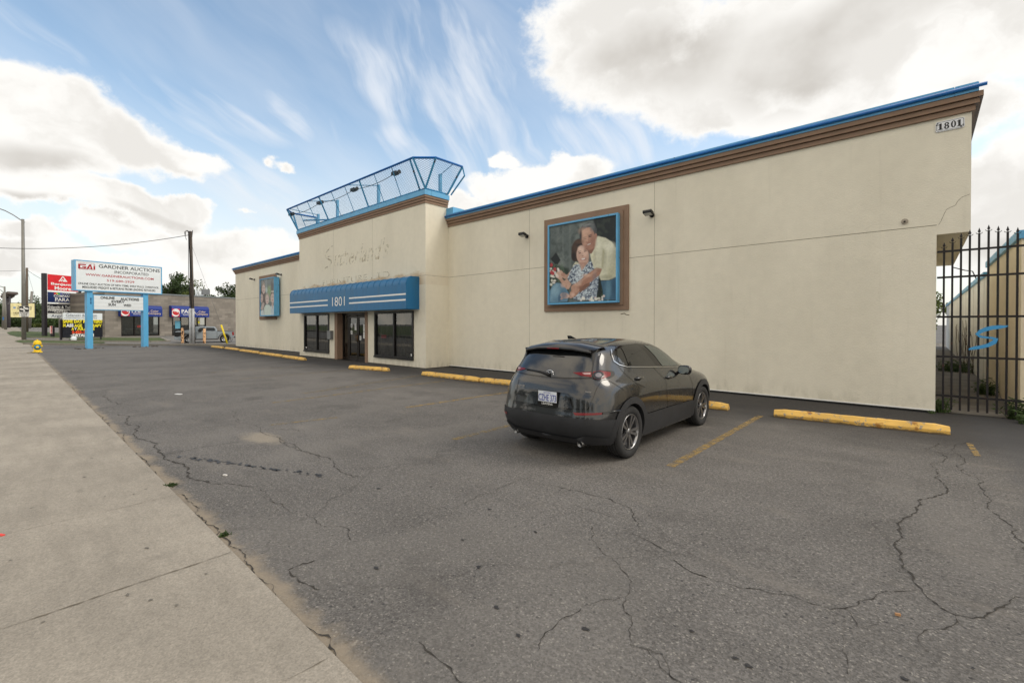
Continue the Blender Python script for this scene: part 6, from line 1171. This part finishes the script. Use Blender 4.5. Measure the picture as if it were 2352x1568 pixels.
rows = [  # (half width), z, and y of the rear centre; each row runs rear centre -> side -> front centre
 [(0,-.66,.25),(.42,-.65,.25),(.66,-.60,.25),(.79,-.46,.24),(.83,-.30,.23),(.84,0,.22),(.84,.5,.21),(.84,1.1,.21),(.84,1.7,.21),(.84,2.2,.21),(.84,2.65,.22),(.83,3.0,.23),(.68,3.36,.22),(.38,3.47,.2),(0,3.5,.2)],
 [(0,-.80,.38),(.42,-.79,.38),(.68,-.74,.38),(.84,-.56,.38),(.88,-.34,.38),(.885,0,.38),(.87,.5,.36),(.865,1.1,.36),(.865,1.7,.36),(.875,2.2,.36),(.885,2.65,.38),(.88,3.0,.38),(.74,3.42,.38),(.4,3.54,.38),(0,3.575,.38)],
 [(0,-.84,.56),(.42,-.83,.56),(.69,-.78,.56),(.86,-.60,.56),(.90,-.36,.56),(.905,0,.56),(.885,.5,.54),(.875,1.1,.53),(.875,1.7,.53),(.885,2.2,.54),(.905,2.65,.56),(.89,3.0,.56),(.75,3.42,.56),(.4,3.56,.56),(0,3.6,.56)],
 [(0,-.80,.66),(.42,-.79,.66),(.68,-.74,.66),(.85,-.57,.67),(.895,-.34,.68),(.905,0,.70),(.885,.5,.68),(.878,1.1,.67),(.878,1.7,.67),(.888,2.2,.68),(.90,2.65,.70),(.88,3.0,.68),(.73,3.40,.64),(.4,3.54,.64),(0,3.58,.64)],
 [(0,-.785,.84),(.42,-.775,.84),(.67,-.72,.84),(.83,-.55,.85),(.885,-.32,.86),(.90,0,.87),(.885,.5,.85),(.88,1.1,.83),(.88,1.7,.82),(.888,2.2,.82),(.895,2.65,.82),(.865,3.0,.80),(.70,3.36,.74),(.38,3.48,.74),(0,3.52,.74)],
 [(0,-.74,1.00),(.42,-.72,1.00),(.64,-.67,1.00),(.79,-.50,1.00),(.845,-.28,1.00),(.865,0,1.0),(.865,.5,.98),(.865,1.1,.96),(.862,1.7,.95),(.86,2.2,.94),(.845,2.65,.92),(.80,3.0,.87),(.66,3.30,.80),(.36,3.42,.80),(0,3.46,.80)],
 [(0,-.70,1.07),(.40,-.68,1.07),(.60,-.63,1.07),(.72,-.48,1.07),(.775,-.28,1.06),(.80,0,1.055),(.81,.5,1.045),(.81,1.1,1.03),(.80,1.7,1.02),(.79,2.15,1.0),(.77,2.6,.97),(.72,2.95,.91),(.60,3.24,.84),(.34,3.34,.84),(0,3.38,.84)],
 [(0,-.56,1.28),(.36,-.55,1.28),(.56,-.50,1.27),(.66,-.38,1.27),(.69,-.20,1.28),(.705,.05,1.29),(.715,.5,1.30),(.715,1.1,1.30),(.70,1.66,1.25),(.68,2.0,1.13),(.64,2.4,1.02),(.60,2.85,.96),(.52,3.12,.90),(.3,3.24,.88),(0,3.28,.88)],
 [(0,-.40,1.45),(.34,-.39,1.45),(.51,-.34,1.45),(.58,-.24,1.45),(.605,-.06,1.46),(.615,.15,1.475),(.625,.5,1.495),(.625,1.05,1.495),(.60,1.5,1.42),(.575,1.85,1.26),(.52,2.3,1.09),(.46,2.8,1.0),(.40,3.05,.94),(.24,3.14,.92),(0,3.18,.92)],
 [(0,-.28,1.505),(.22,-.27,1.505),(.37,-.23,1.505),(.42,-.12,1.51),(.42,.06,1.515),(.44,.22,1.53),(.45,.55,1.545),(.44,1.0,1.54),(.42,1.42,1.48),(.40,1.82,1.31),(.36,2.3,1.12),(.3,2.75,1.03),(.26,3.0,.97),(.15,3.06,.96),(0,3.08,.96)],
 [(0,-.22,1.525),(.02,-.20,1.525),(.03,-.12,1.53),(.03,-.02,1.54),(.03,.12,1.545),(.03,.3,1.555),(.03,.6,1.565),(.03,1.0,1.56),(.03,1.38,1.51),(.03,1.8,1.34),(.03,2.3,1.14),(.03,2.7,1.05),(.03,2.95,.99),(.02,3.0,.98),(0,3.02,.98)]]
G = np.array(rows, float)
mir = lambda a: a*np.array([-1, 1, 1])
G = np.concatenate([mir(G[:, 1:2]), G, mir(G[:, -2:-1])], 1)             # mirror columns across the centre line
G = np.concatenate([2*G[:1]-G[1:2], G, mir(G[-2:-1])], 0)                # extend bottom, mirror the roof ridge
def bs(n, k):                                                            # uniform cubic B-spline basis
    t = np.linspace(0, n-3-1e-9, k); i = t.astype(int); f = t-i; M = np.zeros((k, n))
    for j, w in enumerate(((1-f)**3/6, (3*f**3-6*f**2+4)/6, (-3*f**3+3*f**2+3*f+1)/6, f**3/6)): M[np.arange(k), i+j] += w
    return M
NR, NC = 90, 190; SUR = np.einsum('ai,bj,ijk->abk', bs(G.shape[0], NR), bs(G.shape[1], NC), G)
SUR *= np.array([1.012, 1.0, 1.012]); SUR[:, :, 2] -= .003
def cw(p): return CO+Vector((float(p[0]), float(p[1]), float(p[2])))
k = MB(); bvv = []; bvf = []
for sgn in (1, -1):
    vs = [cw((q[0]*sgn, q[1], q[2])) for r_ in SUR for q in r_]; o_ = len(bvv); bvv += vs; fs = []
    for i in range(NR-1):
        for j in range(NC-1):
            f = (i*NC+j, i*NC+j+1, (i+1)*NC+j+1, (i+1)*NC+j); bvf.append([v+o_ for v in (f if sgn > 0 else f[::-1])])
            c = (vs[f[0]]+vs[f[2]])/2-CO
            if any(math.hypot(c.y-wy, c.z-.345) < .40 for wy in (0, 2.655)) and abs(c.x) > .5: continue
            fs.append(f if sgn > 0 else f[::-1])
    k.add(vs, fs, 0, True)
body = k.build('body', M_CP, car); BV = BVHTree.FromPolygons(bvv, bvf)
bm = bmesh.new(); bm.from_mesh(body.data); bmesh.ops.remove_doubles(bm, verts=bm.verts, dist=.0015); bmesh.ops.recalc_face_normals(bm, faces=bm.faces); bm.to_mesh(body.data); bm.free()
def hit(kind, a, z):
    if kind == 's': o, d = CO+Vector((2, a, z)), Vector((-1, 0, 0))
    elif kind == 'S': o, d = CO+Vector((-2, a, z)), Vector((1, 0, 0))
    elif kind == 'r': o, d = CO+Vector((a, -2.5, z)), Vector((0, 1, 0))
    elif kind == 'F': o, d = CO+Vector((a, 5.5, z)), Vector((0, -1, 0))
    elif kind == 'c': d = Vector((-math.sin(a), math.cos(a), 0)); o = CO+Vector((0, .6, z))-d*3
    h = BV.ray_cast(o, d)
    if h[0] is None: return None, None
    n = h[1] if h[1].dot(d) < 0 else -h[1]; return h[0], n
def over(name, kind, pts, m, off=.004, step=.05, parent=None, mirror=False):
    P2 = []
    for (a, b), (c, d) in zip(pts, pts[1:]+pts[:1]):
        n = max(1, int(math.hypot(c-a, d-b)/step)); P2 += [(a+(c-a)*i/n, b+(d-b)*i/n) for i in range(n)]
    nb_ = len(P2); ax, bx_ = min(p[0] for p in P2), max(p[0] for p in P2); ay, by = min(p[1] for p in P2), max(p[1] for p in P2); inn = []
    x = ax+step/2
    while x < bx_:
        y = ay+step/2
        while y < by:
            c = False
            for (x0, y0), (x1, y1) in zip(P2, P2[1:]+P2[:1]):
                if (y0 > y) != (y1 > y) and x < (x1-x0)*(y-y0)/(y1-y0)+x0: c = not c
            if c and min(math.hypot(x-p[0], y-p[1]) for p in P2) > step*.35: inn.append((x, y))
            y += step
        x += step
    r_ = delaunay_2d_cdt([Vector(p) for p in P2+inn], [(i, (i+1) % nb_) for i in range(nb_)], [list(range(nb_))], 1, 1e-5)
    q = []; last = None
    for v in r_[0]:
        h, n = hit(kind, v.x, v.y)
        if h is None: h, n = last if last else (CO, Z_)
        last = (h, n); q.append(h+n*off)
    fs = [tuple(f) for f in r_[2]]
    if kind in ('s', 'F'): pass
    k = MB(); k.add(q, fs, 0, True); o_ = k.build(name, m, parent or car)
    if mirror:
        k = MB(); k.add([Vector((2*CO.x-v.x, v.y, v.z)) for v in q], [f[::-1] for f in fs], 0, True); o2 = k.build(name, m, parent or car); return o_, o2
    return o_
def seam(kind, pts, w=.007, m=None, name='seam', off=.005, parent=None, mirror=False):
    L = []
    for (a, b), (c, d) in zip(pts, pts[1:]):
        n = max(1, int(math.hypot(c-a, d-b)/.04)); L += [(a+(c-a)*i/n, b+(d-b)*i/n) for i in range(n)]
    L.append(pts[-1]); q = []
    for i, (a, b) in enumerate(L):
        p0, p1 = L[max(i-1, 0)], L[min(i+1, len(L)-1)]; dx, dy = p1[0]-p0[0], p1[1]-p0[1]; l = math.hypot(dx, dy) or 1; nx, ny = -dy/l*w/2, dx/l*w/2
        for s_ in (-1, 1):
            h, n = hit(kind, a+nx*s_, b+ny*s_)
            if h is None: h, n = (q[-2], Vector()) if len(q) > 1 else (CO, Z_)
            q.append(h+n*off)
    fs = [(2*i, 2*i+1, 2*i+3, 2*i+2) for i in range(len(L)-1)]; k = MB(); k.add(q, fs, 0, True); k.build(name, m or M_GLB, parent or car)
    if mirror: k = MB(); k.add([Vector((2*CO.x-v.x, v.y, v.z)) for v in q], [f[::-1] for f in fs]); k.build(name, m or M_GLB, parent or car)
def cc_(x, y): return 1133.1+.22135*x, 747.25+.22135*y
def SP(pts, xo=.86): return [((p.y-CO.y), p.z) for p in (plx(*cc_(*q), CO.x+xo) for q in pts)]
def RP(pts, yo=-.76): return [((p.x-CO.x), p.z) for p in (pl(*cc_(*q), CO.y+yo) for q in pts)]
def CP(pts, side=()):  # cylindrical: every point read on the rear plane, or on the side plane if listed
    o_ = []
    for i, q in enumerate(pts):
        if i in side: y_, z_ = SP([q], .87)[0]; x_ = .87
        else: (x_, z_), = RP([q], -.72); y_ = -.72
        o_.append((math.atan2(x_, .6-y_), z_))
    return o_
# plastic cladding: bumper, arches, sills
A0 = math.atan2(.9, .6+.40)
over('bumper', 'c', [(-A0, .23), (A0, .23), (A0, .58), (A0*.8, .595), (.4, .60), (-.4, .60), (-A0*.8, .595), (-A0, .58)], M_PL, .012, .06)
over('bumper_lip', 'c', [(-A0*.9, .27), (A0*.9, .27), (A0*.9, .36), (A0*.62, .40), (A0*.5, .345), (-A0*.5, .345), (-A0*.62, .40), (-A0*.9, .36)], M_PL, .026, .06)
def ringp(cy, r0, r1, a0=-12, a1=192, n=22): return [(cy+r1*math.cos(R(a0+(a1-a0)*i/n)), .345+r1*math.sin(R(a0+(a1-a0)*i/n))) for i in range(n+1)]+[(cy+r0*math.cos(R(a1-(a1-a0)*i/n)), .345+r0*math.sin(R(a1-(a1-a0)*i/n))) for i in range(n+1)]
for cy in (0, 2.655):
    over('wheel_arch', 's', ringp(cy, .385, .475), M_PL, .014, .05, mirror=True)
    for s_ in (1, -1):   # return lip and dark inner well
        k = MB(); n = 24; vs = []
        for i in range(n+1):
            t = R(-12+204*i/n); a_, z_ = cy+.386*math.cos(t), .345+.386*math.sin(t); h, _ = hit('s', a_, z_); x_ = (h.x-CO.x+.013) if h else .86
            vs += [cw((s_*x_, a_, z_)), cw((s_*.52, a_, z_))]
        k.add(vs, [(2*i, 2*i+1, 2*i+3, 2*i+2) for i in range(n)], 0, True); k.build('wheel_well', M_PL, car)
over('side_sill', 's', [(.36, .235), (2.28, .235), (2.24, .50), (2.1, .515), (.6, .525), (.40, .53)], M_PL, .012, .06, mirror=True)
k = MB(); k.box(CO.x-.53, CO.x+.53, CO.y-.56, CO.y+3.3, .2, .85); k.box(CO.x-.80, CO.x+.80, CO.y+.42, CO.y+2.2, .19, .5); k.build('underbody_light_block', M_DK, car)  # black boxes added inside the body to block light behind the wheels
# glass
RG = [(-.61, 1.10), (-.3, 1.082), (0, 1.077), (.3, 1.082), (.61, 1.10), (.655, 1.16), (.585, 1.38), (.52, 1.44), (-.52, 1.44), (-.585, 1.38), (-.655, 1.16)]
over('rear_window_surround', 'r', [(a*1.035, 1.26+(z-1.26)*1.07) for a, z in RG], M_GLB, .003, .05); over('rear_window', 'r', RG, M_TINT, .008, .05)
dlo = SP([(1300, 385), (1313, 300), (1340, 248), (1400, 215), (1560, 192), (1700, 200), (1790, 240), (1870, 320), (1925, 425), (1720, 428), (1400, 430), (1330, 410)], .74)
dloo = over('window_surround', 's', dlo, M_GLB, .004, .04, mirror=True)
for nm, pts, m in (('quarter_window', [(1312, 383), (1326, 305), (1352, 258), (1384, 240), (1380, 418), (1340, 405)], M_TINT), ('rear_side_window', [(1392, 418), (1398, 238), (1440, 218), (1560, 206), (1600, 270), (1660, 420)], M_TINT), ('front_side_window', [(1722, 418), (1680, 310), (1625, 208), (1700, 216), (1780, 256), (1850, 325), (1905, 414)], M_FG)):
    over(nm, 's', SP(pts, .74), m, .009, .04, mirror=True)
seam('s', SP([(1330, 258), (1308, 310), (1301, 375), (1335, 412), (1400, 432), (1720, 430), (1925, 430)], .78), .010, M_CHR, 'window_trim', .013, mirror=True)
over('windshield', 'F', [(-.66, 1.05), (.66, 1.05), (.54, 1.42), (-.54, 1.42)], M_TINT, .006, .06)
# spoiler with black wings
k = MB(); sp_ = [(-.615, -.10, 1.47), (-.3, -.12, 1.536), (0, -.14, 1.552), (.3, -.12, 1.536), (.615, -.10, 1.47)]; sr = [(-.56, -.47, 1.425), (-.3, -.52, 1.462), (0, -.54, 1.475), (.3, -.52, 1.462), (.56, -.47, 1.425)]
vs = [cw((x, y, z+.012)) for x, y, z in sp_]+[cw(((a[0]+b[0])/2, (a[1]+b[1])/2, (a[2]+b[2])/2+.02)) for a, b in zip(sp_, sr)]+[cw(p) for p in sr]+[cw((x, y+.015, z-.028)) for x, y, z in sr]
k.add(vs, [(r_*5+i, r_*5+i+1, r_*5+i+6, r_*5+i+5) for r_ in range(3) for i in range(4)], 0, True); spo = k.build('spoiler', M_CP, car)
k = MB(); k.add([cw((x*.98, y+.016, z-.029)) for x, y, z in sr]+[cw((x*.9, -.34, 1.45)) for x, y, z in sr], [(i, i+1, i+6, i+5) for i in range(4)]); k.build('spoiler_underside', M_GLB, spo)
for s_ in (1, -1):
    vs = []
    for i in range(9):
        f = i/8; z = 1.15+.295*f; x = (.635-.075*f)*s_; h, _ = hit('r', x*.97, z); yb_ = h.y-CO.y; yo = min(yb_-.01, yb_-.015-(.45*f**2.2)*(abs(-.47-yb_))/.45*1.0) if f > 0 else yb_-.01
        yo = yb_-.012+(-.47-yb_+.012)*f**1.6; vs += [cw((x, yb_+.05, z)), cw((x, yo, z)), cw((x-.03*s_, yo, z))]
    k = MB(); k.add(vs, [(3*i+a, 3*i+a+1, 3*i+a+4, 3*i+a+3) for i in range(8) for a in (0, 1)], 0, True); k.build('spoiler_wing', M_GLB, spo)
k = MB(); k.tube([cw((.10, -.545, 1.452)), cw((-.10, -.545, 1.452))], .008, 5); k.build('brake_light', M_REDL, spo)
# tail lights
for sg_ in (1, -1):
    def mk(name, pts, m, off, par=None): q = [(a*sg_, z) for a, z in pts]; return over(name, 'c', q, m, off, .03, par)
    bz = mk('tail_light', CP([(775, 488), (1010, 492), (1100, 488), (1215, 487), (1282, 492), (1288, 512), (1280, 535), (1190, 582), (1110, 600), (1060, 590), (1015, 565), (905, 545), (830, 520)], side=(3, 4, 5, 6, 7)), M_GLB, .007)
    mk('red_lens', CP([(800, 497), (1005, 503), (1008, 555), (900, 535), (840, 515)]), M_REDL, .012, bz)
    mk('red_lens', CP([(1022, 503), (1110, 500), (1210, 503), (1240, 506), (1235, 540), (1160, 575), (1085, 588), (1035, 572), (1020, 540)], side=(2, 3, 4, 5)), M_REDL, .012, bz)
    a_, z_ = CP([(1088, 545)])[0]; mk('lamp_ring', [(a_+.055*math.cos(t/3), z_+.048*math.sin(t/3)) for t in range(19)], M_GLB, .016, bz); mk('lamp_core', [(a_+.03*math.cos(t/3), z_+.027*math.sin(t/3)) for t in range(19)], mat('lamp_core_grey', (.16, .14, .15), .2, coat=1), .02, bz)
    mk('clear_lens', CP([(905, 508), (995, 512), (995, 530), (930, 525)]), mat('clear_pink_lens', (.45, .30, .30), .15), .015, bz)
# tailgate seams, plate recess, badges
seam('r', RP([(1130, 360), (1118, 420), (1108, 490)], -.6), .008); seam('r', RP([(1010, 560), (1003, 610), (990, 760), (962, 876), (600, 845), (235, 778), (240, 560)]), .008)
seam('r', RP([(330, 470), (560, 480), (780, 495), (1000, 500)], -.72), .006)
over('plate_recess', 'r', RP([(318, 795), (408, 678), (750, 718), (832, 862)]), mat('recess_reflection_tone', (.030, .036, .044), .2, metal=.5, coat=1), .003, .05)  # flush overlay; paler blue-grey puts the recess's reflection into the colour
seam('r', RP([(370, 663), (450, 668), (770, 712), (790, 735), (832, 862)]), .012)
pc = RP([(458, 690), (680, 705), (655, 825), (462, 790)], -.80); u0, u1_ = (pc[0][0]+pc[3][0])/2, (pc[1][0]+pc[2][0])/2; z1, z0 = (pc[0][1]+pc[1][1])/2, (pc[2][1]+pc[3][1])/2; um = (u0+u1_)/2; zm = (z0+z1)/2; hw, hz_ = .155, .09
hp = hit('r', um, zm)[0]; py_ = hp.y-.02; PF = Vector((CO.x, 0, 0)); k = MB(); k.box(CO.x+um-hw-.01, CO.x+um+hw+.01, py_, py_+.012, zm-hz_-.012, zm+hz_+.005); plt = k.build('licence_plate', M_GLB, car)
k = MB(); k.box(CO.x+um-hw+.004, CO.x+um+hw-.004, py_-.004, py_-.001, zm-hz_*.55, zm+hz_); k.build('plate_face', mat('plate_white', S(215, 220, 228), .4), plt)
k = MB(); PFr = Vector((CO.x, py_, 0)); k.text('CZHE 373', PFr, X_, Z_, -Y_, um-hw*.93, um+hw*.93, zm-hz_*.42, zm+hz_*.55, off=.006, bold=.01); k.text('ONTARIO', PFr, X_, Z_, -Y_, um-.06, um+.06, zm+hz_*.68, zm+hz_*.9, off=.006); k.build('lettering', mat('plate_blue', S(40, 56, 150), .5), plt)
k = MB(); k.text('LEAVENS', PFr, X_, Z_, -Y_, um-hw*.6, um+hw*.55, zm-hz_*.97, zm-hz_*.66, off=.003, bold=.01); k.build('lettering', M_WH, plt)
def badge(txt, px, x0, x1, h, bold=.02):
    (a, z_), = RP([px], -.78); hh = hit('r', a, z_)[0]; k = MB(); k.text(txt, Vector((CO.x, hh.y, 0)), X_, Z_, -Y_, a+x0, a+x1, z_-h/2, z_+h/2, off=.014, bold=bold); k.build('badge', M_CHR, car)
badge('CX-30', (280, 622), -.055, .055, .022); badge('AWD', (298, 645), -.02, .03, .009); badge('SKYACTIV', (933, 698), -.06, .06, .016, .05)
(a, z_), = RP([(545, 503)], -.77); hh = hit('r', a, z_)[0]; k = MB(); L = [Vector((CO.x+a+.056*math.cos(i*math.pi/10), hh.y-.014, z_+.046*math.sin(i*math.pi/10))) for i in range(21)]; k.tube(L, .006, 5)
k.tube([Vector((CO.x+a+x_, hh.y-.016, z_+y_)) for x_, y_ in ((-.05, .012), (-.02, .018), (0, -.006), (.02, .018), (.05, .012))], .005, 5); k.build('emblem', M_CHR, car)
# reflectors, exhausts, wiper, fin
over('reflector', 'r', RP([(812, 908), (1030, 930), (1030, 950), (835, 938)], -.82), M_REDL, .017, .04); over('reflector_recess', 'r', RP([(1035, 928), (1162, 934), (1130, 952), (1035, 951)], -.82), M_GLB, .016, .04); over('reflector', 'c', [(-.62, .50), (-.44, .50), (-.44, .53), (-.60, .532)], M_REDL, .017, .04)
for px, s_ in (((965, 1138), 1), ((238, 1008), -1)):
    a = .545*s_; q = cw((a, -.70, .262)); k = MB(); k.lathe(q, [(.042, .16), (.042, 0), (.036, -.004), (.034, .14)], ax=Y_, n=18); ex = k.build('exhaust_tip', mat('exhaust_steel', (.2, .2, .2), .3, 1), car); k = MB(); k.lathe(q, [(.039, .05), (0, .05)], ax=Y_, n=16); k.build('exhaust_bore', M_DK, ex)
k = MB(); k.tube([cw((.06, -.70, 1.105)), cw((-.12, -.675, 1.135)), cw((-.40, -.655, 1.155))], [.022, .014, .008], 6); k.build('wiper', M_BK, car)
k = MB(); k.prism([(.02, 1.565), (.20, 1.565), (.05, 1.615), (.0, 1.615)], Vector((CO.x-.13, CO.y, 0)), Y_, Z_, X_, -.014, .014); k.build('antenna_fin', M_GLB, car)
over('roof_gap', 'r', [(-.005, .0), (.0, .0), (0, .005)], M_GLB) if 0 else None
# doors
seam('s', SP([(1392, 432), (1420, 500), (1470, 590), (1560, 640)], .87), .007, mirror=True); seam('s', SP([(1712, 432), (1780, 560), (1788, 700), (1800, 860), (1782, 985)], .87), .007, mirror=True); seam('s', SP([(2020, 470), (2050, 600), (2052, 800), (2045, 905)], .87), .007, mirror=True)
seam('s', SP([(1250, 560), (1300, 620), (1345, 670)], .87), .007, mirror=True)
for px in ((1530, 548), (1825, 535)):
    (a, z_), = SP([px], .88); hh = hit('s', a, z_)[0]; k = MB(); k.tube([hh+Vector((0, -.10, .0)), hh+Vector((.03, -.07, .004)), hh+Vector((.035, .07, .004)), hh+Vector((0, .10, 0))], [.010, .016, .016, .010], 7); k.build('door_handle', M_CP, car)
    over('handle_cup', 's', [(a+.05*math.cos(t/2), z_-.008+.03*math.sin(t/2)) for t in range(12)], M_GLB, .004, .03)
for s_ in (1, -1):
    k = MB(); C_ = cw((s_*.95, 1.68, 1.055)); 
    prof = [(.0, -.04), (.055, -.035), (.082, 0), (.07, .06), (.03, .11), (0, .12)]; vs = []; n = 16
    for r_, h in prof:
        for i in range(n): t = 2*math.pi*i/n; cx_ = math.copysign(abs(math.cos(t))**.7, math.cos(t)); sz = math.copysign(abs(math.sin(t))**.7, math.sin(t)); vs.append(C_+Vector((cx_*r_*1.35, h, sz*r_*.92)))
    k.add(vs, [(a*n+i, a*n+(i+1) % n, (a+1)*n+(i+1) % n, (a+1)*n+i) for a in range(len(prof)-1) for i in range(n)], 0, True); mr = k.build('mirror', M_GLB, car)
    k = MB(); k.add([C_+Vector((math.copysign(abs(math.cos(2*math.pi*i/n))**.7, math.cos(2*math.pi*i/n))*.085, -.046, math.copysign(abs(math.sin(2*math.pi*i/n))**.7, math.sin(2*math.pi*i/n))*.058)) for i in range(n)], [tuple(range(n))]); k.build('mirror_glass', mat('mirror_silver', (.32, .37, .38), .03, 1, var=0), mr); k = MB(); k.tube([cw((s_*.80, 1.72, 1.0)), cw((s_*.90, 1.69, 1.02))], .025, 6); k.build('mirror_arm', M_GLB, mr)
# wheels
M_TY = mat('tyre_black', (.025, .025, .026), .85, var=.25, scale=9); M_RIM = mat('machined_dark_alloy', (.30, .30, .31), .3, .9, var=.1); M_RD2 = mat('rim_backing_grey', (.035, .035, .038), .4, .5)  # M_RD2: dark grey for the disc filling the rim behind the spokes
def wheel(cx, cy):
    s_ = 1 if cx > 0 else -1; C_ = cw((cx, cy, .347)); ax = X_*s_; k = MB()
    k.lathe(C_, [(.232, -.10), (.30, -.108), (.335, -.10), (.347, -.075), (.347, .075), (.335, .10), (.30, .110), (.245, .100), (.238, .085)], ax=ax, n=48)
    for g_ in (-.045, 0, .045): k.lathe(C_, [(.3475, g_-.004), (.3478, g_-.004), (.3478, g_+.004), (.3475, g_+.004)], ax=ax, n=48, mi=1)
    w_ = k.build('wheel', [M_TY, M_GLB], car)
    k = MB(); k.lathe(C_, [(.238, .088), (.236, .098), (.226, .097), (.218, .06), (.212, -.06)], ax=ax, n=48); rm = k.build('rim', M_RIM, w_)
    k = MB(); k.lathe(C_, [(.215, .01), (.16, -.01), (0, -.01)], ax=ax, n=32); k.build('brake_disc', M_RD2, w_)
    u, v = Y_, Z_
    k = MB()
    for i in range(10):
        t = R(36*i+ (7 if i % 2 else -7)+10); t2 = R(36*i+10+(3 if i % 2 else -3)); d = u*math.cos(t)+v*math.sin(t); d0 = u*math.cos(t2)+v*math.sin(t2); e = d.cross(ax); e0 = d0.cross(ax)
        a = C_+ax*.078+d0*.045; b = C_+ax*.092+d*.222; q = [a-e0*.014, b-e*.020, b+e*.020, a+e0*.014]
        k.add(q+[p-ax*.03 for p in q], [(0, 1, 2, 3), (4, 7, 6, 5), (0, 4, 5, 1), (3, 2, 6, 7)])
    k.build('spoke', M_RIM, w_)
    k = MB(); k.lathe(C_, [(0, .088), (.028, .087), (.05, .075), (.055, .04)], ax=ax, n=20); k.build('hub_cap', M_RIM, w_)
for cx in (.787, -.787):
    for cy in (0, 2.655): wheel(cx, cy)
